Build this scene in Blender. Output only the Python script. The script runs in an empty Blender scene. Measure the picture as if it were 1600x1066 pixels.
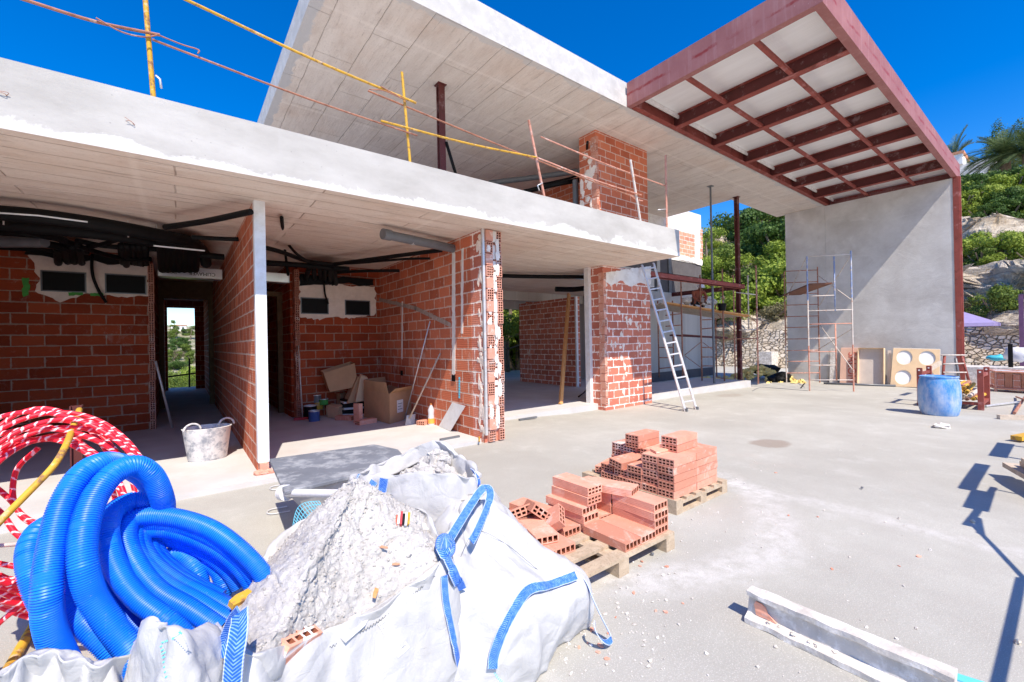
import bpy, bmesh, math, random
import numpy as np
from mathutils import Vector, Matrix, noise as mnoise
R = math.radians
random.seed(7)
sc = bpy.context.scene
COL = sc.collection

# ------------------------------------------------------------------ camera
FPX = 676.5536
CH = 1.5
WM = np.array([(0.79315505, -0.01354314, 0.60886915), (-0.60871938, 0.01376657, 0.79326616), (-0.01912536, -0.99981352, 0.00267506)])
cam = bpy.data.cameras.new('camera')
cam.lens = FPX / 1600 * 36
cam.sensor_width = 36
cam.clip_start = 0.05
cam.clip_end = 3000
camo = bpy.data.objects.new('camera', cam)
COL.objects.link(camo)
_r, _u, _b = WM @ [1, 0, 0], WM @ [0, -1, 0], WM @ [0, 0, -1]
camo.matrix_world = Matrix(((_r[0], _u[0], _b[0], 0), (_r[1], _u[1], _b[1], 0), (_r[2], _u[2], _b[2], CH), (0, 0, 0, 1)))
sc.camera = camo

# ------------------------------------------------------------------ sky, sun, exposure
SUN = Vector((0.19, 0.74, -1.0)).normalized()
to_sun = -SUN
w = bpy.data.worlds.new("World")
sc.world = w
w.use_nodes = True
wn = w.node_tree
for n in list(wn.nodes):
    wn.nodes.remove(n)
sky = wn.nodes.new('ShaderNodeTexSky')
sky.sky_type = 'NISHITA'
sky.sun_disc = False
sky.sun_elevation = math.asin(to_sun.z)
sky.sun_rotation = math.atan2(to_sun.x, to_sun.y)
sky.altitude = 0
sky.air_density = 1.0
sky.dust_density = 0.25
sky.ozone_density = 4.0
hs = wn.nodes.new('ShaderNodeHueSaturation')
hs.inputs['Saturation'].default_value = 1.45
hs.inputs['Hue'].default_value = 0.512
bg = wn.nodes.new('ShaderNodeBackground')
bg.inputs['Strength'].default_value = 0.142
wo = wn.nodes.new('ShaderNodeOutputWorld')
wn.links.new(sky.outputs[0], hs.inputs['Color'])
wn.links.new(hs.outputs[0], bg.inputs['Color'])
wn.links.new(bg.outputs[0], wo.inputs['Surface'])
sl = bpy.data.lights.new('sun', 'SUN')
sl.energy = 4.1
sl.angle = R(0.5)
sl.color = (1.0, 0.90, 0.765)
so = bpy.data.objects.new('sun', sl)
COL.objects.link(so)
so.rotation_euler = SUN.to_track_quat('-Z', 'Y').to_euler()
so.location = (0, -10, 20)
vs = sc.view_settings
sc.display_settings.display_device = 'sRGB'
vs.view_transform = 'Standard'
vs.look = 'None'
vs.exposure = 0.66
vs.gamma = 1
vs.use_curve_mapping = False
sc.cycles.max_bounces = 10
sc.cycles.diffuse_bounces = 8
sc.cycles.use_denoising = True

# ------------------------------------------------------------------ measuring helpers: a sight line meets a known plane
def ray(px, py):
    return WM @ np.array([px - 800., py - 533., FPX])
def G(px, py, z=0.0):
    d = ray(px, py); t = (z - CH) / d[2]
    return Vector((d[0] * t, d[1] * t, z))
def AX(px, py, x):
    d = ray(px, py); t = x / d[0]
    return Vector((x, d[1] * t, CH + d[2] * t))
def AY(px, py, y):
    d = ray(px, py); t = y / d[1]
    return Vector((d[0] * t, y, CH + d[2] * t))
def D(px, py, dep):
    d = ray(px, py) * (dep / FPX)
    return Vector((d[0], d[1], CH + d[2]))
def gz(x):
    t = min(1, max(0, (x - 4.8) / 2.4)); u = min(1, max(0, (x - 10) / 9)); return -0.09 * t * t * (3 - 2 * t) - 0.12 * u * u * (3 - 2 * u)
def GG(px, py):
    p = G(px, py, 0)
    for _ in range(4):
        p = G(px, py, gz(p.x))
    return p

# ------------------------------------------------------------------ materials
MATS = {}
GAIN = {'board marked ceiling': 1, 'board marked roof soffit': 1, 'white roof sheet': 1, 'white block render': 1.25, 'white paper': 1.4, 'silver duct foil': 1, 'white cap': 1.15, 'white villa wall': 1.2, 'black insulation': .6, 'hazy film': .95, 'grey render': 1.32, 'pale concrete edge': 1.38, 'concrete ground': 1.42, 'grey screed floor': 1.36, 'white woven sack': 1.4, 'faded red primer': 1.25, 'red hollow brick wall': 1.1, 'plaster rubble': 1.38, 'pale roof edge': 1.38, 'white painted steel': 1.35, 'dusty aluminium': 1.3, 'chipped yellow paint': 1.3, 'blue ribbed plastic': 1.1, 'hillside rock and soil': 1.65, 'dry stone wall': 1.1, 'lilac canvas': 1.1}
class NT:
    def __init__(s, name):
        s.m = bpy.data.materials.new(name); s.m.use_nodes = True
        s.t = s.m.node_tree; s.p = s.t.nodes['Principled BSDF']; s.x = 0
    def n(s, typ, **kw):
        o = s.t.nodes.new(typ)
        ins = kw.pop('ins', {})
        for k, v in kw.items(): setattr(o, k, v)
        for k, v in ins.items(): s.i(o, k, v)
        return o
    def i(s, node, key, v):
        sock = node.inputs[key]
        if hasattr(v, 'is_output') or isinstance(v, bpy.types.NodeSocket): s.t.links.new(v, sock)
        else: sock.default_value = v
    def coord(s, kind='Object'):
        return s.n('ShaderNodeTexCoord').outputs[kind]
    def mapv(s, v, scale=(1, 1, 1), loc=(0, 0, 0), rot=(0, 0, 0)):
        return s.n('ShaderNodeMapping', ins={'Vector': v, 'Scale': scale, 'Location': loc, 'Rotation': rot}).outputs[0]
    def noise(s, v, scale=5, detail=5, rough=.55, dist=0):
        return s.n('ShaderNodeTexNoise', ins={'Vector': v, 'Scale': scale, 'Detail': detail, 'Roughness': rough, 'Distortion': dist}).outputs[0]
    def vor(s, v, scale=5, feature='F1', out='Distance', rnd=1.0):
        return s.n('ShaderNodeTexVoronoi', feature=feature, ins={'Vector': v, 'Scale': scale, 'Randomness': rnd}).outputs[out]
    def ramp(s, f, stops, interp='LINEAR'):
        o = s.n('ShaderNodeValToRGB'); s.i(o, 'Fac', f); cr = o.color_ramp; cr.interpolation = interp
        while len(cr.elements) < len(stops): cr.elements.new(0.5)
        for e, (p, c) in zip(cr.elements, stops):
            e.position = p; e.color = (c, c, c, 1) if not hasattr(c, '__len__') else (*c[:3], 1)
        return o.outputs[0]
    def mix(s, f, a, b, mode='MIX'):
        o = s.n('ShaderNodeMix', data_type='RGBA', blend_type=mode)
        s.i(o, 0, f)
        for k, v in ((6, a), (7, b)):
            if hasattr(v, '__len__') and not hasattr(v, 'is_output'): v = (*v[:3], 1)
            s.i(o, k, v)
        return o.outputs[2]
    def math(s, op, a, b=0.0, c=0.0):
        o = s.n('ShaderNodeMath', operation=op); s.i(o, 0, a); s.i(o, 1, b)
        if op in ('MULTIPLY_ADD', 'SMOOTH_MIN'): s.i(o, 2, c)
        return o.outputs[0]
    def sep(s, v):
        return s.n('ShaderNodeSeparateXYZ', ins={0: v}).outputs
    def comb(s, x, y, z):
        return s.n('ShaderNodeCombineXYZ', ins={0: x, 1: y, 2: z}).outputs[0]
    def bump(s, h, strength=.3, dist=.01, prev=None):
        o = s.n('ShaderNodeBump', ins={'Height': h, 'Strength': strength, 'Distance': dist})
        if prev is not None: s.i(o, 'Normal', prev)
        return o.outputs[0]
    def fin(s, col, rough=.8, normal=None, spec=.3, metal=0.0):
        if hasattr(col, '__len__') and not hasattr(col, 'is_output'): col = (*col[:3], 1)
        k = GAIN.get(s.m.name, 1.5)
        if k != 1: col = s.mix(1.0, col, (k, k, k), 'MULTIPLY')
        s.i(s.p, 'Base Color', col); s.i(s.p, 'Roughness', rough)
        s.i(s.p, 'Specular IOR Level', spec); s.i(s.p, 'Metallic', metal)
        if normal is not None: s.i(s.p, 'Normal', normal)
        MATS[s.m.name] = s.m
        return s.m

def m_plain(name, c, rough=.6, var=.25, scale=6, bump=.15, spec=.3, metal=0.0, dirt=None, dirtamt=.5):
    n = NT(name); v = n.coord()
    f = n.noise(v, scale, 6, .6)
    c1 = tuple(x * (1 - var) for x in c); c2 = tuple(min(1, x * (1 + var * .6)) for x in c)
    col = n.mix(n.ramp(f, [(.3, 0), (.7, 1)]), c1, c2)
    if dirt:
        g = n.noise(n.mapv(v, (1, 1, 1), (3, 7, 1)), scale * 1.7, 7, .7)
        col = n.mix(n.math('MULTIPLY', n.ramp(g, [(.48, 0), (.62, 1)]), dirtamt), col, dirt)
    nb = n.bump(n.noise(v, scale * 8, 4, .6), bump, .004)
    return n.fin(col, rough, nb, spec, metal)

def m_ground():
    n = NT('concrete ground'); v = n.coord()
    a = n.noise(v, .35, 6, .6); b = n.noise(n.mapv(v, (1, 1, 1), (9, 4, 0)), 2.2, 8, .7); c = n.noise(v, 60, 4, .7)
    col = n.mix(n.ramp(a, [(.35, 0), (.68, 1)]), (.268, .263, .234), (.355, .351, .316))
    col = n.mix(n.math('MULTIPLY', n.ramp(b, [(.40, 1), (.62, 0)]), .35), col, (.25, .235, .21))
    col = n.mix(n.math('MULTIPLY', n.ramp(b, [(.58, 0), (.75, 1)]), .5), col, (.40, .388, .372))
    x, y, z = n.sep(v)
    # dusty curved wheel tracks
    wob = n.math('MULTIPLY', n.noise(v, 1.4, 3), .35)
    for (cx, cy, rr, wd, amt) in ((3.2, 2.9, 1.55, .11, .5), (-5.5, 1.3, 10.03, .08, .38)):
        dx = n.math('SUBTRACT', x, cx); dy = n.math('SUBTRACT', y, cy)
        d = n.math('SQRT', n.math('ADD', n.math('MULTIPLY', dx, dx), n.math('MULTIPLY', dy, dy)))
        d = n.math('ABSOLUTE', n.math('SUBTRACT', n.math('ADD', d, wob), rr + .17))
        f = n.ramp(d, [(0, 1), (wd, .7), (wd * 2.2, 0)])
        f = n.math('MULTIPLY', n.math('MULTIPLY', f, amt), n.ramp(n.noise(v, 9, 6, .7), [(.38, .1), (.6, 1)]))
        f = n.math('MULTIPLY', f, n.ramp(n.math('SUBTRACT', y, 2.2), [(0, 1), (.5, 0)])); f = n.math('MULTIPLY', f, n.ramp(n.math('MULTIPLY', x, .2), [(.3, 0), (.42, 1)]))
        col = n.mix(f, col, (.50, .492, .48))
    # damp brown stains
    for (cx, cy, rx, ry, amt) in ((6.98, 2.81, .40, .27, .85), (12.2, 5.93, .6, .3, .45), (1.9, 4.6, 1.0, .5, .2)):
        dx = n.math('DIVIDE', n.math('SUBTRACT', x, cx), rx); dy = n.math('DIVIDE', n.math('SUBTRACT', y, cy), ry)
        d = n.math('SQRT', n.math('ADD', n.math('MULTIPLY', dx, dx), n.math('MULTIPLY', dy, dy)))
        d = n.math('ADD', d, n.math('MULTIPLY', n.math('SUBTRACT', n.noise(v, 4, 4), .5), .8))
        col = n.mix(n.math('MULTIPLY', n.ramp(d, [(.75, 1), (1.0, 0)]), amt), col, (.20, .165, .135))
    # red brick dust
    rd = n.ramp(n.noise(n.mapv(v, (1, 1, 1), (31, 2, 5)), 1.1, 7, .75), [(.60, 0), (.78, 1)])
    col = n.mix(n.math('MULTIPLY', rd, .16), col, (.42, .30, .24))
    # hairline cracks and pits
    pit = n.vor(v, 38, 'F1'); col = n.mix(n.math('MULTIPLY', n.ramp(pit, [(.05, 1), (.12, 0)]), .45), col, (.25, .22, .2))
    sp = n.noise(v, 95, 4, .75); col = n.mix(n.math('MULTIPLY', n.ramp(sp, [(.38, 1), (.5, 0)]), .32), col, (.25, .22, .2)); sp = n.noise(n.mapv(v, (1, 1, 1), (3, 3, 3)), 170, 2, .6); col = n.mix(n.math('MULTIPLY', n.ramp(sp, [(.56, 0), (.68, 1)]), .35), col, (.62, .59, .56))
    nb = n.bump(c, .35, .006); nb = n.bump(b, .3, .01, nb)
    return n.fin(col, .92, nb, .15)

def m_conc_face():   # pale cast edge of the slabs, whiter drips at the foot
    n = NT('pale concrete edge'); v = n.coord(); x, y, z = n.sep(v)
    a = n.noise(n.mapv(v, (.6, .6, 1.5)), 1.8, 8, .65)
    col = n.mix(n.ramp(a, [(.35, 0), (.65, 1)]), (.31, .298, .278), (.40, .389, .367))
    h = n.math('ADD', z, n.math('MULTIPLY', n.math('SUBTRACT', n.noise(n.mapv(v, (1.0, 1.0, 1.3)), 1.7, 9, .72, .5), .5), .55))
    wl = n.ramp(h, [(.0, 1), (.34, 1), (.40, 0)])
    hh = n.math('SUBTRACT', h, 3.08)
    wl = n.ramp(hh, [(.19, 1), (.22, 0)])
    col = n.mix(n.math('MULTIPLY', wl, .85), col, (.505, .495, .475))
    s = n.noise(n.mapv(v, (9, 9, .35)), 1.5, 4, .6)
    col = n.mix(n.math('MULTIPLY', n.ramp(s, [(.58, 0), (.7, 1)]), .35), col, (.36, .35, .34))
    pit = n.vor(v, 9); col = n.mix(n.math('MULTIPLY', n.ramp(pit, [(.03, 1), (.07, 0)]), .6), col, (.2, .19, .18))
    nb = n.bump(n.noise(v, 40, 6, .7), .35, .006); nb = n.bump(a, .3, .02, nb)
    return n.fin(col, .9, nb, .15)

def m_soffit(name, rotz, bw, bh, c1, c2, line, edge=None):
    n = NT(name); v = n.coord()
    vv = n.mapv(v, (1, 1, 0), (0, 0, 0), (0, 0, rotz))
    wob = n.n('ShaderNodeVectorMath', operation='SCALE', ins={0: n.n('ShaderNodeTexNoise', ins={'Vector': v, 'Scale': 3.0}).outputs['Color'], 'Scale': .03}).outputs[0]
    vv2 = n.n('ShaderNodeVectorMath', operation='ADD', ins={0: vv, 1: wob}).outputs[0]
    br = n.n('ShaderNodeTexBrick', offset=.5, ins={'Vector': vv2, 'Color1': (0, 0, 0, 1), 'Color2': (1, 1, 1, 1), 'Mortar': (.5, .5, .5, 1), 'Scale': 1.0,
        'Mortar Size': .009, 'Mortar Smooth': 1.0, 'Brick Width': bw, 'Row Height': bh})
    a = n.noise(n.mapv(vv, (.5, 3.0, 1)), 1.6, 8, .65); b = n.noise(vv, .7, 5, .6)
    col = n.mix(n.ramp(a, [(.32, 0), (.68, 1)]), c1, c2)
    col = n.mix(n.math('MULTIPLY', br.outputs['Color'], .30), col, tuple(x * .84 for x in c1))
    blot = n.noise(n.mapv(vv, (1.2, 2.2, 1), (6, 2, 0)), 1.1, 9, .72, .4)
    col = n.mix(n.math('MULTIPLY', n.ramp(blot, [(.50, 0), (.64, 1)]), .45), col, tuple(x * q for x, q in zip(c1, (.80, .76, .74))))
    col = n.mix(n.math('MULTIPLY', n.ramp(n.noise(v, 26, 6, .75), [(.34, 1), (.46, 0)]), .3), col, tuple(x * .62 for x in c1))
    col = n.mix(n.math('MULTIPLY', n.ramp(b, [(.5, 0), (.72, 1)]), .35), col, tuple(x * f for x, f in zip(c1, (.95, .8, .7))))
    col = n.mix(n.math('MULTIPLY', br.outputs['Fac'], n.ramp(n.noise(v, 1.7, 5), [(.45, .02), (.66, .65)])), col, line)
    # dark scars where the boards tore away
    sc_ = n.noise(n.mapv(vv, (.35, 5, 1), (3, 1, 0)), 2.6, 6, .7)
    col = n.mix(n.math('MULTIPLY', n.ramp(sc_, [(.60, 0), (.70, 1)]), .6), col, tuple(x * .5 for x in line))
    # faint strips where the blocks and beams meet
    st = n.n('ShaderNodeTexBrick', offset=0.0, ins={'Vector': n.mapv(vv2, (1, 1, 1), (.3, .2, 0)), 'Color1': (0, 0, 0, 1), 'Color2': (0, 0, 0, 1), 'Mortar': (1, 1, 1, 1), 'Scale': 1.0,
        'Mortar Size': .05, 'Mortar Smooth': .8, 'Brick Width': 1.55, 'Row Height': 40.0})
    col = n.mix(n.math('MULTIPLY', st.outputs['Fac'], .28), col, tuple(min(1, x * 1.12) for x in c2))
    hgt = n.math('ADD', n.math('MULTIPLY', br.outputs['Fac'], -.6), n.math('ADD', n.math('MULTIPLY', a, .6), n.math('MULTIPLY', sc_, -.3)))
    if edge:
        x, y, z = n.sep(v)
        e = n.math('ADD', n.math('SUBTRACT', x, edge), n.math('MULTIPLY', n.math('SUBTRACT', n.noise(v, 2.2, 6, .7), .5), .35))
        col = n.mix(n.ramp(e, [(.13, 1), (.16, 0)]), col, (.60, .59, .58))
        e2 = n.math('ADD', n.math('SUBTRACT', y, 5.69), n.math('MULTIPLY', n.math('SUBTRACT', n.noise(v, 1.6, 6, .7), .5), .55))
        e2 = n.math('ADD', e2, n.math('MULTIPLY', n.ramp(x, [(0, 0), (1, 1)]), 0.0))
        col = n.mix(n.math('MULTIPLY', n.ramp(e2, [(.08, 1), (.12, 0)]), .7), col, (.62, .61, .59))
    nb = n.bump(n.math('ADD', hgt, n.math('MULTIPLY', blot, .8)), .8, .03); nb = n.bump(n.noise(v, 30, 5, .7), .25, .006, nb)
    return n.fin(col, .92, nb, .1)

def m_brick(name, bw=.37, rh=.1768, c1=(.33, .062, .024), c2=(.21, .034, .014), mortar=(.33, .25, .20), smear=.35, splash=.2, groove=True, off=0.0):
    n = NT(name); v = n.coord(); x, y, z = n.sep(v)
    vv = n.comb(n.math('ADD', x, y), n.math('ADD', z, off), 0.0)
    wob = n.n('ShaderNodeVectorMath', operation='SCALE', ins={0: n.n('ShaderNodeTexNoise', ins={'Vector': vv, 'Scale': 5.0, 'Detail': 3.0}).outputs['Color'], 'Scale': .014}).outputs[0]
    vv = n.n('ShaderNodeVectorMath', operation='ADD', ins={0: vv, 1: wob}).outputs[0]
    br = n.n('ShaderNodeTexBrick', offset=.5, ins={'Vector': vv, 'Color1': (*c1, 1), 'Color2': (*c2, 1), 'Mortar': (*mortar, 1), 'Scale': 1.0,
        'Mortar Size': .0075, 'Mortar Smooth': .15, 'Bias': -.1, 'Brick Width': bw, 'Row Height': rh})
    a = n.noise(v, 2.4, 6, .6); col = br.outputs['Color']
    uu, v2, _w = n.sep(vv); row = n.math('FLOOR', n.math('DIVIDE', v2, rh)); par = n.math('MULTIPLY', n.math('MODULO', n.math('ABSOLUTE', row), 2.0), .5)
    cell = n.math('FLOOR', n.math('ADD', n.math('DIVIDE', uu, bw), n.math('SUBTRACT', .5, par)))
    tone = n.n('ShaderNodeTexWhiteNoise', noise_dimensions='2D', ins={'Vector': n.comb(cell, row, 0.0)}).outputs['Value']
    col = n.mix(n.math('MULTIPLY', n.ramp(tone, [(0, 1), (.45, 0)]), .45), col, tuple(q * .55 for q in c2)); col = n.mix(n.math('MULTIPLY', n.ramp(tone, [(.7, 0), (1, 1)]), .5), col, (c1[0] * 1.2, c1[1] * 1.45, c1[2] * 1.5))
    col = n.mix(br.outputs['Fac'], col, mortar)
    col = n.mix(n.math('MULTIPLY', n.ramp(a, [(.4, 0), (.7, 1)]), .35), col, tuple(q * 1.25 for q in c1))
    f = n.noise(n.mapv(v, (1, 1, 1), (5, 2, 8)), 11, 6, .7)
    nearj = n.n('ShaderNodeTexBrick', offset=.5, ins={'Vector': vv, 'Color1': (0, 0, 0, 1), 'Color2': (0, 0, 0, 1), 'Mortar': (1, 1, 1, 1), 'Scale': 1.0,
        'Mortar Size': .03, 'Mortar Smooth': 1.0, 'Brick Width': bw, 'Row Height': rh}).outputs['Fac']
    sm = n.math('MULTIPLY', n.ramp(n.math('ADD', f, n.math('MULTIPLY', nearj, .22)), [(.60, 0), (.74, 1)]), smear)
    col = n.mix(sm, col, tuple(min(1, q * 1.25) for q in mortar))
    big = n.noise(n.mapv(v, (1, 1, .6), (11, 4, 2)), 1.7, 8, .75)
    col = n.mix(n.math('MULTIPLY', n.ramp(big, [(.60, 0), (.66, 1)]), splash), col, (.58, .54, .50))
    h = n.math('MULTIPLY', br.outputs['Fac'], -1.0)
    if groove:
        gr = n.math('SINE', n.math('MULTIPLY', z, 2 * math.pi / .0295))
        h = n.math('ADD', h, n.math('MULTIPLY', gr, .12))
    nb = n.bump(h, .55, .012); nb = n.bump(f, .35, .008, nb)
    return n.fin(col, .88, nb, .15)

def m_foliage(name, dark, light, trans=.25):
    n = NT(name)
    oi = n.n('ShaderNodeObjectInfo').outputs['Random']
    g = n.n('ShaderNodeNewGeometry').outputs['Random Per Island']
    v = n.coord()
    f = n.math('ADD', n.math('MULTIPLY', g, .55), n.math('MULTIPLY', n.noise(v, .9, 3), .5))
    col = n.mix(n.ramp(f, [(.25, 0), (.8, 1)]), dark, light)
    col = n.mix(n.math('MULTIPLY', oi, .35), col, tuple(q * .6 for q in light))
    n.fin(col, .6, None, .25)
    tr = n.n('ShaderNodeBsdfTranslucent'); n.i(tr, 'Color', n.mix(1.0, col, (1.4, 1.4, 1.4), 'MULTIPLY'))
    ms = n.n('ShaderNodeMixShader', ins={0: trans}); n.t.links.new(n.p.outputs[0], ms.inputs[1]); n.t.links.new(tr.outputs[0], ms.inputs[2])
    out = [q for q in n.t.nodes if q.type == 'OUTPUT_MATERIAL'][0]; n.t.links.new(ms.outputs[0], out.inputs[0])
    return n.m

def m_fabric():
    n = NT('white woven sack'); v = n.coord()
    a = n.noise(v, 3.5, 5, .6); b = n.noise(v, 9, 6, .65, 1.2)
    col = n.mix(n.ramp(a, [(.35, 0), (.65, 1)]), (.43, .43, .43), (.52, .52, .52))
    d = n.noise(n.mapv(v, (1, 1, 1), (4, 4, 1)), 5, 7, .75)
    col = n.mix(n.math('MULTIPLY', n.ramp(d, [(.56, 0), (.75, 1)]), .4), col, (.36, .335, .31))
    w1 = n.n('ShaderNodeTexWave', ins={'Vector': v, 'Scale': 220.0}).outputs['Fac']
    rid = n.n('ShaderNodeTexNoise', noise_type='RIDGED_MULTIFRACTAL', ins={'Vector': n.mapv(v, (1.0, 1.0, .55)), 'Scale': 4.5, 'Detail': 4.0, 'Roughness': .5, 'Distortion': .6}).outputs[0]
    cr = n.n('ShaderNodeTexVoronoi', feature='DISTANCE_TO_EDGE', ins={'Vector': n.n('ShaderNodeVectorMath', operation='ADD', ins={0: v, 1: n.n('ShaderNodeVectorMath', operation='SCALE', ins={0: n.n('ShaderNodeTexNoise', ins={'Vector': v, 'Scale': 6.0}).outputs['Color'], 'Scale': .12}).outputs[0]}).outputs[0], 'Scale': 7.0}).outputs['Distance']
    nb = n.bump(rid, .5, .02); nb = n.bump(b, .35, .02, nb); nb = n.bump(n.ramp(cr, [(0, 0), (.35, 1)]), .28, .018, nb); nb = n.bump(w1, .06, .002, nb)
    n.fin(col, .55, nb, .3)
    tr = n.n('ShaderNodeBsdfTranslucent'); n.i(tr, 'Color', (.8, .8, .8, 1)); n.i(tr, 'Normal', nb)
    ms = n.n('ShaderNodeMixShader', ins={0: .22}); n.t.links.new(n.p.outputs[0], ms.inputs[1]); n.t.links.new(tr.outputs[0], ms.inputs[2])
    out = [q for q in n.t.nodes if q.type == 'OUTPUT_MATERIAL'][0]; n.t.links.new(ms.outputs[0], out.inputs[0])
    return n.m

def m_strap():
    n = NT('blue woven strap'); u = n.n('ShaderNodeUVMap').outputs[0]
    x, y, z = n.sep(u)
    w1 = n.math('SINE', n.math('ADD', n.math('MULTIPLY', x, 700), n.math('MULTIPLY', n.math('ABSOLUTE', n.math('SUBTRACT', y, .5)), 26)))
    f = n.noise(n.mapv(n.coord(), (1, 1, 1)), 60, 4)
    col = n.mix(n.ramp(n.math('ADD', n.math('MULTIPLY', w1, .3), f), [(.45, 0), (.85, 1)]), (.012, .085, .40), (.16, .30, .62))
    edge = n.ramp(n.math('ABSOLUTE', n.math('SUBTRACT', y, .5)), [(.44, 0), (.47, 1)])
    col = n.mix(n.math('MULTIPLY', edge, .6), col, (.6, .65, .75))
    return n.fin(col, .7, n.bump(w1, .3, .003), .25)

def m_rust(name, paint, rust=(.16, .06, .03), amt=.5, scale=14, pale=(.5, .48, .45), paleamt=.3):
    n = NT(name); v = n.coord()
    a = n.noise(v, scale, 7, .7); b = n.noise(n.mapv(v, (1, 1, 1), (8, 3, 5)), scale * .7, 7, .7)
    col = n.mix(n.ramp(n.noise(v, 3, 3), [(.3, 0), (.7, 1)]), tuple(q * .8 for q in paint), paint)
    col = n.mix(n.ramp(a, [(.62 - amt * .25, 0), (.70 - amt * .2, 1)]), col, rust)
    col = n.mix(n.math('MULTIPLY', n.ramp(b, [(.56, 0), (.64, 1)]), paleamt), col, pale)
    return n.fin(col, .65, n.bump(a, .3, .004), .35)

def m_rock():
    n = NT('hillside rock and soil'); v = n.coord()
    a = n.noise(v, .12, 8, .65); b = n.noise(n.mapv(v, (1, 1, 3)), .8, 10, .7); c = n.noise(v, .35, 6, .6)
    x, y, z = n.sep(v)
    col = n.mix(n.ramp(b, [(.35, 0), (.65, 1)]), (.50, .42, .32), (.72, .645, .535))
    col = n.mix(n.math('MULTIPLY', n.ramp(c, [(.5, 0), (.65, 1)]), .7), col, (.42, .30, .17))
    col = n.mix(n.math('MULTIPLY', n.ramp(a, [(.52, 0), (.62, 1)]), .5), col, (.17, .18, .08))
    wv = n.n('ShaderNodeVectorMath', operation='ADD', ins={0: n.mapv(v, (.6, .6, 1.7)), 1: n.n('ShaderNodeTexNoise', ins={'Vector': v, 'Scale': .9, 'Detail': 5.0}).outputs['Color']}).outputs[0]
    ck = n.n('ShaderNodeTexVoronoi', feature='DISTANCE_TO_EDGE', ins={'Vector': wv, 'Scale': .9}).outputs['Distance']
    sx_ = n.noise(n.mapv(v, (.12, .12, 2.6), (3, 1, 0)), 1.0, 7, .7, .6)
    col = n.mix(n.math('MULTIPLY', n.ramp(sx_, [(.56, 0), (.68, 1)]), .55), col, (.40, .28, .165))
    col = n.mix(n.math('MULTIPLY', n.ramp(ck, [(.0, 1), (.035, 0)]), .6), col, (.22, .17, .12))
    col = n.mix(n.math('MULTIPLY', n.ramp(n.noise(v, 2.6, 9, .75), [(.34, 1), (.45, 0)]), .35), col, (.28, .22, .16))
    gx = n.noise(v, .25, 8, .7); far = n.ramp(n.math('MULTIPLY', n.math('ADD', y, -45), .02), [(0, 0), (.5, 1)])
    col = n.mix(n.math('MULTIPLY', far, n.ramp(gx, [(.38, .95), (.62, .35)])), col, (.10, .125, .045))
    nb = n.bump(b, 1.0, .5); nb = n.bump(n.ramp(ck, [(0, 0), (.2, 1)]), .9, .35, nb); nb = n.bump(n.math('ADD', n.noise(v, 3, 10, .78), sx_), 1.0, .3, nb)
    return n.fin(col, .95, nb, .1)

def m_stone():
    n = NT('dry stone wall'); v = n.coord(); x, y, z = n.sep(v)
    vv = n.comb(n.math('ADD', y, n.math('MULTIPLY', x, .3)), n.math('MULTIPLY', z, 1.5), 0.0)
    d = n.n('ShaderNodeTexVoronoi', feature='DISTANCE_TO_EDGE', ins={'Vector': vv, 'Scale': 4.6}).outputs['Distance']
    cc = n.n('ShaderNodeTexVoronoi', feature='F1', ins={'Vector': vv, 'Scale': 4.6}).outputs['Color']
    s = n.sep(cc)[0]
    col = n.mix(s, (.56, .45, .32), (.80, .72, .60))
    col = n.mix(n.math('MULTIPLY', n.noise(v, 4, 6), .4), col, (.62, .55, .46))
    col = n.mix(n.ramp(d, [(.012, 1), (.038, 0)]), col, (.24, .18, .13))
    nb = n.bump(n.ramp(d, [(0, 0), (.12, 1)]), 1, .12); nb = n.bump(n.noise(v, 12, 6), .4, .03, nb)
    return n.fin(col, .95, nb, .1)

def m_rubble():
    n = NT('plaster rubble'); v = n.coord()
    a = n.noise(v, 9, 8, .7); b = n.noise(v, 45, 6, .75); c = n.vor(v, 42, 'F1')
    col = n.mix(n.ramp(a, [(.35, 0), (.65, 1)]), (.38, .36, .335), (.47, .455, .435))
    col = n.mix(n.math('MULTIPLY', n.ramp(b, [(.58, 0), (.68, 1)]), .6), col, (.72, .70, .68))
    col = n.mix(n.math('MULTIPLY', n.ramp(b, [(.34, 1), (.42, 0)]), .6), col, (.22, .19, .17))
    rd = n.noise(n.mapv(v, (1, 1, 1), (2, 9, 4)), 14, 6, .7)
    col = n.mix(n.math('MULTIPLY', n.ramp(rd, [(.66, 0), (.72, 1)]), .5), col, (.46, .25, .17))
    nb = n.bump(a, .6, .03); nb = n.bump(b, .8, .012, nb); nb = n.bump(c, .4, .008, nb)
    return n.fin(col, .95, nb, .1)

def m_blue():
    n = NT('blue ribbed plastic'); v = n.coord()
    col = n.mix(n.ramp(n.noise(v, 5, 4), [(.3, 0), (.7, 1)]), (.004, .16, .72), (.006, .21, .86))
    d = n.noise(v, 120, 3, .7)
    col = n.mix(n.math('MULTIPLY', n.ramp(d, [(.66, 0), (.72, 1)]), .25), col, (.5, .6, .7))
    return n.fin(n.mix(n.math('MULTIPLY', n.ramp(n.noise(n.mapv(v, (1, 1, 1), (2, 5, 1)), 6, 7, .7), [(.50, 0), (.72, 1)]), .22), col, (.22, .36, .62)), .42, None, .4)

def m_stripe():
    n = NT('red and white spiral tube'); u = n.n('ShaderNodeUVMap').outputs[0]
    x, y, z = n.sep(u)
    s = n.math('ADD', n.math('MULTIPLY', x, 21.0), y)
    fr = n.math('FRACT', n.math('ADD', s, n.math('MULTIPLY', n.noise(n.coord(), 26, 5), .95)))
    f = n.ramp(fr, [(.70, 0), (.78, .9), (.88, .9), (.97, 0)])
    col = n.mix(f, (.60, .012, .028), (.78, .55, .56))
    return n.fin(col, .4, None, .4)

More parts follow.
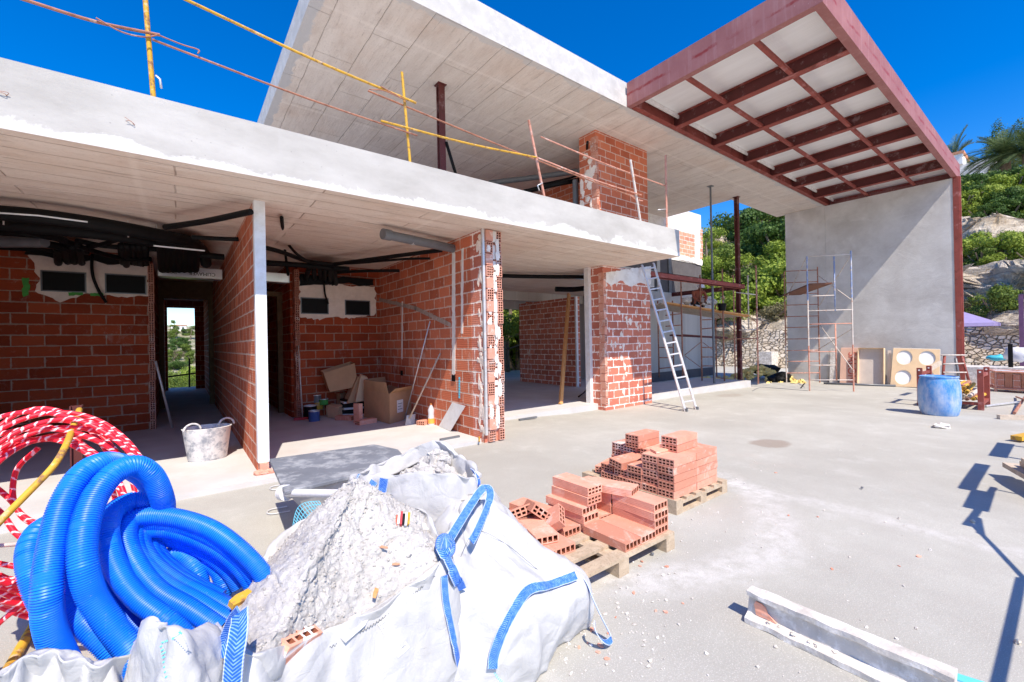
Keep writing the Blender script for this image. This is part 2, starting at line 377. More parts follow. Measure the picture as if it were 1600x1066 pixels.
def m_barrel():
    n = NT('scuffed blue barrel plastic'); v = n.coord(); x, y, z = n.sep(v)
    a = n.noise(n.mapv(v, (1, 1, .5)), 5, 8, .7)
    col = n.mix(n.ramp(n.noise(v, 2, 4), [(.3, 0), (.7, 1)]), (.025, .13, .36), (.05, .24, .50))
    s = n.math('ADD', a, n.math('MULTIPLY', n.ramp(z, [(0, .25), (.8, 0)]), .6))
    col = n.mix(n.math('MULTIPLY', n.ramp(s, [(.45, 0), (.75, 1)]), .75), col, (.45, .46, .50))
    return n.fin(col, .55, n.bump(a, .2, .01), .35)

def m_wood(name, c1, c2, scale=6):
    n = NT(name); v = n.coord()
    a = n.noise(n.mapv(v, (1, 1, 1)), scale, 7, .65, 1.5)
    g = n.noise(n.mapv(v, (2, 2, 2)), scale * 6, 3, .5)
    col = n.mix(n.ramp(a, [(.3, 0), (.7, 1)]), c1, c2)
    col = n.mix(n.math('MULTIPLY', n.ramp(g, [(.55, 0), (.65, 1)]), .3), col, tuple(q * .5 for q in c1))
    return n.fin(col, .8, n.bump(g, .3, .004), .2)

GROUND = m_ground()
FLOORM = m_plain('grey screed floor', (.425, .42, .412), .9, .12, 1.5, .3, .15, dirt=(.42, .36, .33), dirtamt=.35)
EDGE = m_conc_face()
SOFF = m_soffit('board marked ceiling', 0, 2.6, .30, (.80, .665, .555), (.91, .80, .70), (.36, .21, .13))
ROOFS = m_soffit('board marked roof soffit', R(90), 1.9, .62, (.76, .67, .585), (.89, .81, .725), (.38, .28, .21), edge=1.527)
BRICK = m_brick('red hollow brick wall')  # darker than the other bricks: room shade is mixed into this colour
BRICKP = m_brick('mortar streaked brick pier', smear=.85, splash=.85, c1=(.42, .145, .095), c2=(.33, .10, .07), mortar=(.56, .51, .475))
BRICKC = m_brick('clean red brick', smear=.45, splash=.28, c1=(.40, .118, .062), c2=(.30, .078, .042), mortar=(.41, .335, .285))
PALEB = m_brick('pale pink brick', smear=.5, splash=.4, c1=(.55, .25, .17), c2=(.46, .2, .14), mortar=(.6, .57, .54))
def m_clay(name, c, dirt, amt):
    n = NT(name); v = n.coord(); oi = n.n('ShaderNodeObjectInfo').outputs['Random']; x, y, z = n.sep(v)
    col = n.mix(oi, tuple(q * .72 for q in c), (min(1, c[0] * 1.12), c[1] * 1.3, c[2] * 1.4)); off = n.n('ShaderNodeVectorMath', operation='ADD', ins={0: v, 1: n.comb(n.math('MULTIPLY', oi, 40), n.math('MULTIPLY', oi, 17), 0.0)}).outputs[0]
    col = n.mix(n.math('MULTIPLY', n.ramp(n.noise(off, 7, 6, .65), [(.40, 0), (.66, 1)]), .5), col, tuple(q * .78 for q in c))
    col = n.mix(n.math('MULTIPLY', n.ramp(n.noise(off, 4.5, 8, .75, .5), [(.52, 0), (.66, 1)]), amt), col, dirt)
    col = n.mix(n.math('MULTIPLY', n.ramp(n.noise(off, 55, 5, .7), [(.33, 1), (.42, 0)]), .35), col, (.20, .09, .06))
    g = n.math('SINE', n.math('MULTIPLY', z, 2 * math.pi / .0115)); g2 = n.math('SINE', n.math('MULTIPLY', y, 2 * math.pi / .0165))
    nb = n.bump(n.math('ADD', g, g2), .22, .002); nb = n.bump(n.noise(off, 45, 5, .65), .35, .004, nb); return n.fin(col, .88, nb, .12)
CLAY = m_clay('orange clay', (.52, .222, .150), (.58, .44, .37), .6)
CLAYW = m_clay('clay with mortar', (.49, .215, .15), (.60, .56, .52), .85)
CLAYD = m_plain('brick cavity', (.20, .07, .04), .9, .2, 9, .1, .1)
MORTAR = m_plain('grey mortar', (.55, .52, .49), .95, .15, 7, .5, .1)
PLASTER = m_plain('rough white plaster', (.58, .50, .44), .95, .14, 5, .5, .1, dirt=(.5, .40, .33), dirtamt=.4)
WALLC = NT('grey render')
_v = WALLC.coord(); _a = WALLC.noise(_v, .9, 8, .65); _b = WALLC.noise(WALLC.mapv(_v, (1, .8, 1.25)), 1.5, 9, .74, .8)
_c = WALLC.mix(WALLC.ramp(_a, [(.33, 0), (.67, 1)]), (.38, .362, .345), (.53, .52, .505))
_c = WALLC.mix(WALLC.math('MULTIPLY', WALLC.ramp(_b, [(.52, 0), (.7, 1)]), .5), _c, (.60, .59, .575))
_c = WALLC.mix(WALLC.math('MULTIPLY', WALLC.ramp(_b, [(.3, 1), (.42, 0)]), .35), _c, (.33, .295, .265))
WALLC = WALLC.fin(_c, .95, WALLC.bump(_b, .4, .03, WALLC.bump(WALLC.noise(_v, 25, 6, .7), .3, .008)), .1)
FORMED = m_soffit('formed concrete', 0, 1.0, .5, (.36, .35, .33), (.44, .43, .41), (.25, .23, .22))
WHITEB = m_plain('white block render', (.70, .68, .655), .95, .1, 4, .4, .1, dirt=(.52, .48, .44), dirtamt=.5)
TAR = m_plain('grey damp proof paint', (.085, .08, .085), .8, .2, 3, .4, .2)
REDP = m_rust('red primer steel', (.215, .05, .038), (.13, .03, .022), .35, 5, (.42, .22, .21), .35)
def m_fascia():
    n = NT('faded red primer'); v = n.coord(); x, y, z = n.sep(v); a = n.noise(v, 1.6, 8, .65)
    col = n.mix(n.ramp(a, [(.3, 0), (.7, 1)]), (.235, .085, .078), (.31, .135, .125))
    s = n.noise(n.mapv(v, (7, 7, .5)), 1.4, 5, .65); col = n.mix(n.math('MULTIPLY', n.ramp(s, [(.52, 0), (.68, 1)]), .4), col, (.38, .22, .215))
    e = n.math('ABSOLUTE', n.math('ADD', n.math('SUBTRACT', z, .24), n.math('MULTIPLY', n.math('SUBTRACT', n.noise(v, 1.3, 6, .7), .5), .22)))
    m = n.math('MULTIPLY', n.ramp(e, [(.012, 1), (.040, 0)]), n.ramp(n.noise(n.mapv(v, (1, 1, 1), (4, 2, 0)), 2.1, 5, .65), [(.42, 0), (.56, 1)]))
    col = n.mix(n.math('MULTIPLY', m, .9), col, (.21, .022, .02))
    col = n.mix(n.math('MULTIPLY', n.ramp(n.noise(v, 9, 6, .75), [(.66, 0), (.71, 1)]), .7), col, (.55, .45, .43))
    return n.fin(col, .6, n.bump(a, .2, .004), .35)
REDF = m_fascia()
REDC = m_rust('dark primer and web shade', (.085, .02, .018), (.06, .018, .014), .3, 5, (.4, .3, .3), .25)
PANEL = NT('white roof sheet')
_x, _y, _z = PANEL.sep(PANEL.coord())
_w = PANEL.math('SINE', PANEL.math('MULTIPLY', _x, 2 * math.pi / .045))
PANEL = PANEL.fin(PANEL.mix(PANEL.ramp(PANEL.noise(PANEL.mapv(PANEL.coord(), (3, .5, 1)), 2.2, 6), [(.3, 0), (.7, 1)]), (.84, .83, .81), (.92, .915, .90)), .45, PANEL.bump(_w, .25, .006), .4)
GALV = m_plain('galvanised steel', (.50, .50, .50), .45, .2, 8, .1, .5, .6, dirt=(.6, .57, .54), dirtamt=.4)
WPAINT = m_plain('white painted steel', (.62, .63, .64), .55, .12, 6, .1, .4, dirt=(.5, .45, .4), dirtamt=.3)
ALU = m_plain('dusty aluminium', (.66, .63, .60), .45, .15, 8, .1, .5, .5, dirt=(.55, .5, .45), dirtamt=.5)
YEL = m_rust('chipped yellow paint', (.56, .32, .03), (.22, .11, .05), .42, 17, (.55, .46, .36), .6)
RUST = m_rust('rusty tube', (.30, .13, .08), (.17, .07, .045), .5, 14, (.50, .40, .34), .4)
RUSTP = m_rust('pink primer tube', (.46, .22, .16), (.25, .10, .06), .4, 9, (.55, .50, .46), .5)
WTUBE = m_rust('whitewashed tube', (.46, .41, .37), (.34, .2, .13), .30, 9, (.65, .63, .6), .5)
BTUBE = m_rust('blue daubed tube', (.20, .26, .42), (.4, .36, .34), .4, 7, (.55, .53, .5), .6)
CHASEM = m_plain('chase mortar', (.27, .205, .17), .95, .2, 9, .4, .1, dirt=(.36, .30, .27), dirtamt=.6)
BLACK = m_plain('black insulation', (.009, .009, .010), .6, .3, 20, .5, .2)
GREYP = m_plain('dark grey pipe', (.10, .105, .115), .35, .15, 8, .05, .5)
FOIL = m_plain('silver duct foil', (.86, .87, .90), .32, .06, 10, .2, .5, .85)
INK = m_plain('black ink', (.02, .02, .02), .6, .1)
REDINK = m_plain('red ink', (.40, .08, .05), .7, .2)
FAB = m_fabric()
STRAP = m_strap()
RUBBLE = m_rubble()
BLUE = m_blue()
STRIPE = m_stripe()
BARREL = m_barrel()
CARD = m_plain('brown cardboard', (.36, .22, .125), .85, .12, 4, .1, .2)
CARDL = m_plain('pale cardboard', (.52, .38, .24), .85, .10, 4, .1, .2)
CARDI = m_plain('box inside grey', (.40, .355, .32), .85, .10, 4, .1, .2)
PAPER = m_plain('white paper', (.62, .615, .60), .7, .08)
WOODP = m_wood('pallet wood', (.27, .205, .14), (.40, .325, .24))
WOODO = m_wood('orange timber', (.42, .20, .07), (.54, .29, .12))
WOODG = m_wood('grey weathered plank', (.30, .245, .19), (.44, .37, .30))
WOODD = m_wood('dark door wood', (.09, .055, .03), (.14, .09, .05))
RUBBER = m_plain('dusty rubber tub', (.50, .495, .49), .8, .15, 5, .3, .2, dirt=(.14, .16, .20), dirtamt=.75)
SLATE = m_plain('grey plastic board', (.13, .14, .16), .55, .18, 3, .2, .3, dirt=(.36, .37, .38), dirtamt=.55)
METG = m_plain('cement crusted metal', (.40, .40, .40), .8, .2, 6, .4, .2, dirt=(.55, .53, .5), dirtamt=.6)
TEAL = m_plain('teal plastic', (.05, .34, .42), .5, .15)
CONCB = m_plain('weathered grey concrete', (.40, .37, .335), .95, .22, 7, .6, .1, dirt=(.62, .60, .58), dirtamt=.7)
ROCKM = m_rock()
STONE = m_stone()
ROCKB = m_plain('pale limestone', (.44, .385, .31), .95, .25, 1.2, 1.0, .1, dirt=(.32, .23, .14), dirtamt=.6)
YSTONE = m_plain('yellow stone chips', (.60, .46, .17), .95, .25, 3, .6, .1)
PINE = m_foliage('pine foliage', (.045, .085, .016), (.16, .21, .035))
BUSHD = m_foliage('dark bush foliage', (.022, .055, .012), (.085, .145, .028))
BUSHL = m_foliage('lime bush foliage', (.10, .16, .018), (.27, .33, .05), .3)
SCRUB = m_foliage('dry scrub', (.10, .09, .045), (.20, .18, .10))
PALMM = m_foliage('palm fronds', (.03, .06, .02), (.12, .16, .06))
BARK = m_wood('bark', (.10, .075, .055), (.19, .15, .11))
LILAC = m_plain('lilac canvas', (.25, .21, .38), .8, .08)
SKIN = m_plain('brown skin', (.10, .05, .03), .5, .1)
CLOTH = m_plain('rust coloured shirt', (.22, .07, .045), .85, .15)
TROUS = m_plain('dark work trousers', (.05, .05, .06), .9, .15)
HAT = m_plain('white cap', (.78, .78, .78), .6, .05)
CLEAR = m_plain('hazy film', (.66, .66, .70), .25, .1, 5, .3, .5)
REDB = m_plain('red brush plastic', (.35, .03, .04), .5, .1)
ORANGE = m_plain('orange liquid', (.75, .30, .06), .3, .1)
VILLA = m_plain('white villa wall', (.75, .73, .70), .9, .06)
TERRA = m_plain('terracotta', (.42, .20, .12), .9, .15)
GLASSD = m_plain('dark glass', (.03, .04, .05), .15, .1, 3, 0, .6)
GREEN = m_plain('green foam', (.06, .26, .05), .8, .2)
CYAN = m_plain('turquoise net', (.10, .42, .55), .6, .15)
ROADM = m_plain('pink grey road', (.40, .335, .315), .95, .12, .8, .3, .1)

# ------------------------------------------------------------------ object helpers
ROOTM = {}
def root_matrix(o):
    while o.parent: o = o.parent
    return ROOTM.get(o.name, Matrix.Identity(4))
def tag(o, label=None, cat=None, group=None, kind=None):
    if label: o['label'] = label
    if cat: o['category'] = cat
    if group: o['group'] = group
    if kind: o['kind'] = kind
    return o
def thing(name, label, cat, loc=(0, 0, 0), rz=0, group=None, rot=None):
    o = bpy.data.objects.new(name, None); COL.objects.link(o)
    o.empty_display_size = .1
    o.location = loc; o.rotation_euler = rot if rot else (0, 0, rz)
    ROOTM[o.name] = Matrix.Translation(Vector(loc)) @ o.rotation_euler.to_matrix().to_4x4()
    return tag(o, label, cat, group)
def clone(src, loc, rz=0, label=None, group=None, rot=None, scale=None):
    r = src.copy(); COL.objects.link(r); r.location = loc
    r.rotation_euler = rot if rot else (0, 0, rz)
    if scale: r.scale = scale if hasattr(scale, '__len__') else (scale,) * 3
    if label: r['label'] = label
    if group: r['group'] = group
    for ch in src.children:
        c = ch.copy(); COL.objects.link(c); c.parent = r
        for g in ch.children:
            d = g.copy(); COL.objects.link(d); d.parent = c
    return r

class MB:
    def __init__(s): s.v = []; s.f = []; s.uv = []; s.mi = []; s.cur = 0
    def vert(s, p): s.v.append(tuple(p)); return len(s.v) - 1
    def face(s, idx, uv=None): s.f.append(tuple(idx)); s.uv.append(uv); s.mi.append(s.cur)
    def quad(s, a, b, c, d, uv=None):
        k = len(s.v); s.v += [tuple(a), tuple(b), tuple(c), tuple(d)]; s.face((k, k + 1, k + 2, k + 3), uv)
    def poly(s, pts):
        k = len(s.v); s.v += [tuple(p) for p in pts]; s.face(range(k, k + len(pts)))
    def box(s, lo, hi, M=None):
        k = len(s.v)
        for z in (lo[2], hi[2]):
            for (x, y) in ((lo[0], lo[1]), (hi[0], lo[1]), (hi[0], hi[1]), (lo[0], hi[1])):
                p = Vector((x, y, z)); s.v.append(tuple(M @ p if M else p))
        for q in ((0, 3, 2, 1), (4, 5, 6, 7), (0, 1, 5, 4), (1, 2, 6, 5), (2, 3, 7, 6), (3, 0, 4, 7)):
            s.face([k + i for i in q])
        return s
    def cbox(s, c, size, rz=0, M=None):
        m = Matrix.Translation(Vector(c)) @ Matrix.Rotation(rz, 4, 'Z') if M is None else M
        return s.box([-q / 2 for q in size], [q / 2 for q in size], m)
    def bar(s, a, b, wx, wy, up=(0, 0, 1)):
        a, b = Vector(a), Vector(b); d = b - a; L = d.length; d.normalize(); u = Vector(up)
        if abs(d.dot(u)) > .98: u = Vector((1, 0, 0))
        x = d.cross(u).normalized(); y = x.cross(d).normalized()
        m = Matrix((( x[0], y[0], d[0], a[0]), (x[1], y[1], d[1], a[1]), (x[2], y[2], d[2], a[2]), (0, 0, 0, 1)))
        return s.box((-wx / 2, -wy / 2, 0), (wx / 2, wy / 2, L), m)
    def prism(s, pts, z0, z1):   # plan outline extruded upward
        k = len(s.v); n = len(pts)
        s.v += [(p[0], p[1], z0) for p in pts] + [(p[0], p[1], z1) for p in pts]
        s.face([k + i for i in reversed(range(n))]); s.face([k + n + i for i in range(n)])
        for i in range(n): s.face((k + i, k + (i + 1) % n, k + n + (i + 1) % n, k + n + i))
        return s
    def slab(s, pts, off):       # any flat outline thickened by a vector
        off = Vector(off); k = len(s.v); n = len(pts)
        s.v += [tuple(p) for p in pts] + [tuple(Vector(p) + off) for p in pts]
        s.face([k + i for i in range(n)]); s.face([k + n + i for i in reversed(range(n))])
        for i in range(n): s.face((k + (i + 1) % n, k + i, k + n + i, k + n + (i + 1) % n))
        return s
    def tube(s, pts, r, n=8, cap=True, closed=False, rf=None):
        pts = [Vector(p) for p in pts]; m = len(pts); k = len(s.v)
        T = []
        for i in range(m):
            a = pts[(i - 1) % m] if (closed or i > 0) else pts[i]; b = pts[(i + 1) % m] if (closed or i < m - 1) else pts[i]
            t = b - a; T.append(t.normalized() if t.length > 1e-9 else Vector((0, 0, 1)))
        u = T[0].orthogonal().normalized(); L = [0.0]
        for i in range(1, m): L.append(L[-1] + (pts[i] - pts[i - 1]).length)
        for i in range(m):
            u = (u - T[i] * u.dot(T[i])); u = u.normalized() if u.length > 1e-6 else T[i].orthogonal().normalized()
            w_ = T[i].cross(u); rr = rf(L[i], i) if rf else r
            for j in range(n):
                a = 2 * math.pi * j / n
                s.v.append(tuple(pts[i] + (u * math.cos(a) + w_ * math.sin(a)) * rr))
        for i in range(m if closed else m - 1):
            i2 = (i + 1) % m; l1 = L[i + 1] if i + 1 < m else L[-1]
            for j in range(n):
                j2 = (j + 1) % n
                s.face((k + i * n + j, k + i * n + j2, k + i2 * n + j2, k + i2 * n + j),
                       ((L[i], j / n), (L[i], (j + 1) / n), (l1, (j + 1) / n), (l1, j / n)))
        if cap and not closed:
            s.face([k + j for j in reversed(range(n))]); s.face([k + (m - 1) * n + j for j in range(n)])
        return s
    def ribbon(s, pts, wdt, nrm, th=.004):
        pts = [Vector(p) for p in pts]; m = len(pts); k = len(s.v); L = 0
        for i in range(m):
            t = (pts[min(i + 1, m - 1)] - pts[max(i - 1, 0)]).normalized()
            N = Vector(nrm[i] if isinstance(nrm, list) else nrm); N = (N - t * N.dot(t)).normalized(); b = t.cross(N)
            ww = wdt[i] if isinstance(wdt, list) else wdt
            for q in (b * ww / 2 + N * th / 2, -b * ww / 2 + N * th / 2, -b * ww / 2 - N * th / 2, b * ww / 2 - N * th / 2): s.v.append(tuple(pts[i] + q))
        for i in range(m - 1):
            l = (pts[i + 1] - pts[i]).length
            for j in range(4):
                a = k + i * 4 + j; b = k + i * 4 + (j + 1) % 4
                va, vb = (0, 1) if j == 0 else ((1, 1) if j == 1 else ((1, 0) if j == 2 else (0, 0)))
                s.face((a, b, b + 4, a + 4), ((L, va), (L, vb), (L + l, vb), (L + l, va)))
            L += l
        s.face((k, k + 1, k + 2, k + 3)); e = k + (m - 1) * 4; s.face((e + 3, e + 2, e + 1, e))
        return s
    def lathe(s, prof, c, n=24, sx=1, sy=1):
        k = len(s.v); m = len(prof)
        for (r, z) in prof:
            for j in range(n):
                a = 2 * math.pi * j / n; s.v.append((c[0] + r * math.cos(a) * sx, c[1] + r * math.sin(a) * sy, c[2] + z))
        for i in range(m - 1):
            for j in range(n):
                j2 = (j + 1) % n; s.face((k + i * n + j, k + i * n + j2, k + (i + 1) * n + j2, k + (i + 1) * n + j))
        return s
    def blob(s, c, rx, ry, rz, seed=0, amp=.25, n=7, sub=10):
        k = len(s.v); rnd = random.Random(seed); o = Vector((rnd.random() * 50, rnd.random() * 50, 0))
        for i in range(n + 1):
            th = math.pi * i / n
            for j in range(sub):
                a = 2 * math.pi * j / sub
                d = Vector((math.sin(th) * math.cos(a), math.sin(th) * math.sin(a), math.cos(th)))
                f = 1 + amp * 2 * mnoise.noise(d * 1.6 + o)
                s.v.append((c[0] + d.x * rx * f, c[1] + d.y * ry * f, c[2] + d.z * rz * f))
        for i in range(n):
            for j in range(sub):
                j2 = (j + 1) % sub; s.face((k + i * sub + j, k + (i + 1) * sub + j, k + (i + 1) * sub + j2, k + i * sub + j2))
        return s
    def brick(s, M, l=.37, w_=.162, h=.08, nx=4, ny=2, wall=.011, crop=None):
        """hollow brick: length on x, holes right through; holes lie nx across y and ny up z"""
        hw = (w_ - wall * (nx + 1)) / nx; hh = (h - wall * (ny + 1)) / ny
        ys = []; y = -w_ / 2
        for i in range(nx): ys += [y, y + wall]; y += wall + hw
        ys += [y, y + wall]
        zs = []; z = 0
        for i in range(ny): zs += [z, z + wall]; z += wall + hh
        zs += [z, z + wall]
        k = len(s.v); Y, Z = len(ys), len(zs)
        for x in (-l / 2, l / 2):
            for zz in zs:
                for yy in ys: s.v.append(tuple(M @ Vector((x, yy, zz))))
        I = lambda e, a, b: k + e * Y * Z + b * Y + a
        for b in range(Z - 1):
            for a in range(Y - 1):
                hole = a % 2 == 1 and b % 2 == 1
                if not hole:
                    s.face((I(0, a, b), I(0, a, b + 1), I(0, a + 1, b + 1), I(0, a + 1, b)))
                    s.face((I(1, a, b), I(1, a + 1, b), I(1, a + 1, b + 1), I(1, a, b + 1)))
                else:
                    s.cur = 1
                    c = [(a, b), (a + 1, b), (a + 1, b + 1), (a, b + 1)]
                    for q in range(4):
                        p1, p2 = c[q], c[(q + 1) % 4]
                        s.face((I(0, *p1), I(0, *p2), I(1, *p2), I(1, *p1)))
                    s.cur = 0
        for a in range(Y - 1):
            s.face((I(0, a, 0), I(0, a + 1, 0), I(1, a + 1, 0), I(1, a, 0))); s.face((I(0, a, Z - 1), I(1, a, Z - 1), I(1, a + 1, Z - 1), I(0, a + 1, Z - 1)))
        for b in range(Z - 1):
            s.face((I(0, 0, b), I(1, 0, b), I(1, 0, b + 1), I(0, 0, b + 1))); s.face((I(0, Y - 1, b), I(0, Y - 1, b + 1), I(1, Y - 1, b + 1), I(1, Y - 1, b)))
        return s
    def build(s, name, mat, parent=None, smooth=False, origin=None, sharp=None, bevel=0):
        me = bpy.data.meshes.new(name)
        if parent is not None: m = root_matrix(parent).inverted(); vv = [tuple(m @ Vector(p)) for p in s.v]
        elif origin is not None: o_ = Vector(origin); vv = [tuple(Vector(p) - o_) for p in s.v]
        else: vv = s.v
        me.from_pydata(vv, [], s.f)
        for mm in (mat if isinstance(mat, (list, tuple)) else [mat]): me.materials.append(mm)
        if any(s.mi): me.polygons.foreach_set('material_index', s.mi)
        if any(u is not None for u in s.uv):
            ul = me.uv_layers.new(name='UVMap'); i = 0
            for f, u in zip(s.f, s.uv):
                for q in range(len(f)):
                    if u is not None: ul.data[i].uv = u[q]
                    i += 1
        if smooth: me.polygons.foreach_set('use_smooth', [True] * len(me.polygons))
        me.update()
        if sharp is not None:
            me.set_sharp_from_angle(angle=R(sharp))
        o = bpy.data.objects.new(name, me); COL.objects.link(o)
        if parent is not None: o.parent = parent
        elif origin is not None: o.location = origin
        if bevel:
            b = o.modifiers.new('bevel', 'BEVEL'); b.width = bevel; b.segments = 2; b.limit_method = 'ANGLE'
        return o

def spline(pts, n=8, closed=False):
    P = [Vector(p) for p in pts]; m = len(P); out = []
    for i in range(m if closed else m - 1):
        p0 = P[(i - 1) % m] if (closed or i > 0) else P[0] * 2 - P[1]; p1 = P[i]; p2 = P[(i + 1) % m]
        p3 = P[(i + 2) % m] if (closed or i + 2 < m) else P[-1] * 2 - P[-2]
        for q in range(n):
            t = q / n
            out.append(0.5 * ((2 * p1) + (p2 - p0) * t + (2 * p0 - 5 * p1 + 4 * p2 - p3) * t * t + (3 * p1 - p0 - 3 * p2 + p3) * t ** 3))
    if not closed: out.append(P[-1])
    return out
def resample(pts, step, closed=False):
    P = list(pts) + ([pts[0]] if closed else []); L = [0]
    for a, b in zip(P, P[1:]): L.append(L[-1] + (b - a).length)
    n = max(2, int(L[-1] / step)); out = []; j = 0
    for i in range(n + (0 if closed else 1)):
        d = L[-1] * i / n
        while j < len(L) - 2 and L[j + 1] < d: j += 1
        t = (d - L[j]) / max(1e-9, L[j + 1] - L[j]); out.append(P[j].lerp(P[j + 1], t))
    return out
def loft(rings, nu, nv, disp=0.0, freq=3.0, seed=0, closed=True, fold=0.0, nfold=11, droop=True):
    """cloth surface through successive rings of points"""
    mb = MB()
    rs = []
    for r_ in rings:
        c = spline(r_, 10, closed); P = c + ([c[0]] if closed else []); L = [0]
        for a, b in zip(P, P[1:]): L.append(L[-1] + (b - a).length)
        o = []; j = 0
        # keep control points in step from ring to ring: uniform in parameter, not in length
        N = len(c)
        for i in range(nu + (0 if closed else 1)):
            t = i / nu * (N if closed else N - 1); a = int(t); f = t - a
            o.append(P[min(a, len(P) - 1)].lerp(P[min(a + 1, len(P) - 1)], f))
        rs.append(o)
    cols = []
    W_ = len(rs[0])
    for i in range(W_): cols.append(spline([r_[i] for r_ in rs], max(1, nv // (len(rings) - 1))))
    H_ = len(cols[0])
    g = [[cols[i][j] for i in range(W_)] for j in range(H_)]
    off = Vector((seed * 7.3, seed * 3.1, seed * 1.7)); out = []
    for j in range(H_):
        row = []
        for i in range(W_):
            p = g[j][i]
            a = g[j][(i + 1) % W_] if closed or i + 1 < W_ else p; b = g[j][(i - 1) % W_] if closed or i > 0 else p
            c = g[min(j + 1, H_ - 1)][i]; d = g[max(j - 1, 0)][i]
            nn = (a - b).cross(c - d); nn = nn.normalized() if nn.length > 1e-9 else Vector((0, 0, 1))
            q = Vector((p.x * freq, p.y * freq, p.z * freq * .55)) + off
            dd = disp * (mnoise.noise(q) + .5 * mnoise.noise(q * 2.1) + .25 * mnoise.noise(q * 4.6))
            rg = 1 - abs(mnoise.noise(q * 1.35 + Vector((9, 2, 4)))) * 2.2
            dd += disp * .55 * max(0, rg) ** 2
            dd += fold * math.sin(nfold * 2 * math.pi * i / W_ + 2.5 * mnoise.noise(q * .7) + j * .07) * math.sin(math.pi * min(1, (j + 2) / H_)) ** .6
            row.append(p + nn * dd)
        out.append(row)
    for row in out:
        for p in row: mb.v.append(tuple(p))
    for j in range(H_ - 1):
        for i in range(W_ if closed else W_ - 1):
            i2 = (i + 1) % W_; mb.face((j * W_ + i, j * W_ + i2, (j + 1) * W_ + i2, (j + 1) * W_ + i))
    return mb
def solidify(o, t):
    m = o.modifiers.new('thickness', 'SOLIDIFY'); m.thickness = t; m.offset = 0; return o
def text_mesh(name, body, size, M, mat, parent=None, origin=None, depth=.0012):
    cu = bpy.data.curves.new(name, 'FONT'); cu.body = body; cu.size = size; cu.extrude = depth; cu.align_x = 'CENTER'; cu.align_y = 'CENTER'
    t = bpy.data.objects.new('tmp_text', cu); COL.objects.link(t); bpy.context.view_layer.update()
    me = bpy.data.meshes.new_from_object(t.evaluated_get(bpy.context.evaluated_depsgraph_get()))
    bpy.data.objects.remove(t); bpy.data.curves.remove(cu)
    mm = (root_matrix(parent).inverted() if parent is not None else Matrix.Identity(4)) @ M
    me.transform(mm); me.materials.clear(); me.materials.append(mat)
    o = bpy.data.objects.new(name, me); COL.objects.link(o)
    if parent is not None: o.parent = parent
    return o
def ragged(pts, step=.05, amp=.04, seed=0):
    rnd = random.Random(seed); out = []; n = len(pts)
    for i in range(n):
        a = Vector(pts[i]); b = Vector(pts[(i + 1) % n]); m = max(1, int((b - a).length / step))
        for q in range(m): out.append(a.lerp(b, q / m))
    c = sum(out, Vector()) / len(out); res = []
    for p in out:
        d = (p - c).normalized(); res.append(p + d * (rnd.random() - .5) * 2 * amp)
    return res

# ================================================================== SETTING
mb = MB()
xs = [i * .75 for i in range(-24, 36)]; ys = [i * .75 for i in range(-24, 28)]
for y in ys:
    for x in xs: mb.v.append((x, y, gz(x) + .004 * mnoise.noise(Vector((x, y, 0)) * .7)))
nx = len(xs)
for j in range(len(ys) - 1):
    for i in range(nx - 1): mb.face((j * nx + i, j * nx + i + 1, (j + 1) * nx + i + 1, (j + 1) * nx + i))
tag(mb.build('terrace_ground', GROUND, smooth=True), kind='structure')

def terr(x, y):
    nz = lambda s, o=0: mnoise.fractal(Vector((x * s + o, y * s, 0)), 1.0, 2.0, 5)
    z = -.35
    if y > 21.5: z -= min(9.0, (y - 21.5) * .33)
    if y > 70:
        t = min(1, (y - 70) / 150); z += 20 * t * t * (3 - 2 * t) + 2.5 * nz(.02) * t
    if y < -18: z -= min(12, (-18 - y) * .3)
    if x < -18: z -= min(8, (-18 - x) * .25)
    if x > 28.6 - .063 * (y + 14):
        d = x - 28.6 + .063 * (y + 14)
        h = 2.1 + .60 * d + 1.5 * nz(.11) * min(1, d / 4) + .55 * nz(.5, 5) * min(1, d / 2) + .22 * abs(nz(1.6, 9)) * min(1, d / 2)
        st = 3.4; q = h / st; fl = math.floor(q); fr = q - fl
        h2 = (fl + min(1, max(0, (fr - .25) / .5))) * st          # rock ledges
        h = h * .55 + h2 * .45
        cap = 12.3 + 1.2 * nz(.03); h = min(h, cap)
        s = 1.0 if y < 24 else max(0.0, 1 - (y - 24) / 30)
        z += h * s
    elif x > 26.2: z += 0
    return z
mb = MB()
def axis(lo, hi, f0, f1, fine, coarse):
    o = []; v = lo
    while v < hi:
        o.append(v); v += fine if f0 <= v <= f1 else coarse
    return o + [hi]
xs = axis(-200, 420, 14, 62, .5, 7); ys = axis(-220, 420, -12, 40, .5, 7)
for y in ys:
    for x in xs: mb.v.append((x, y, terr(x, y)))
nx = len(xs)
for j in range(len(ys) - 1):
    for i in range(nx - 1): mb.face((j * nx + i, j * nx + i + 1, (j + 1) * nx + i + 1, (j + 1) * nx + i))
tag(mb.build('hillside', ROCKM, smooth=True), kind='structure')
mb = MB(); mb.box((-3000, -3000, -14), (3000, 3000, -13.6)); tag(mb.build('far_ground', ROCKM), kind='structure')
# road beyond the terrace
mb = MB(); mb.box((20.2, -30, -.16), (26.3, 6.0, gz(21) + .02)); tag(mb.build('road', ROADM), kind='structure')
# interior floor, one low step above the terrace
FZ = .05
mb = MB(); mb.prism([(-9, 5.42), (3.55, 5.42), (3.55, 5.5), (3.93, 5.5), (3.93, 6.72), (15.3, 6.72), (15.3, 8.55), (12.3, 8.55), (12.3, 14.2), (4.0, 14.2), (4.0, 20.4), (-9, 20.4)], -.3, FZ)
tag(mb.build('interior_floor', FLOORM), kind='structure')

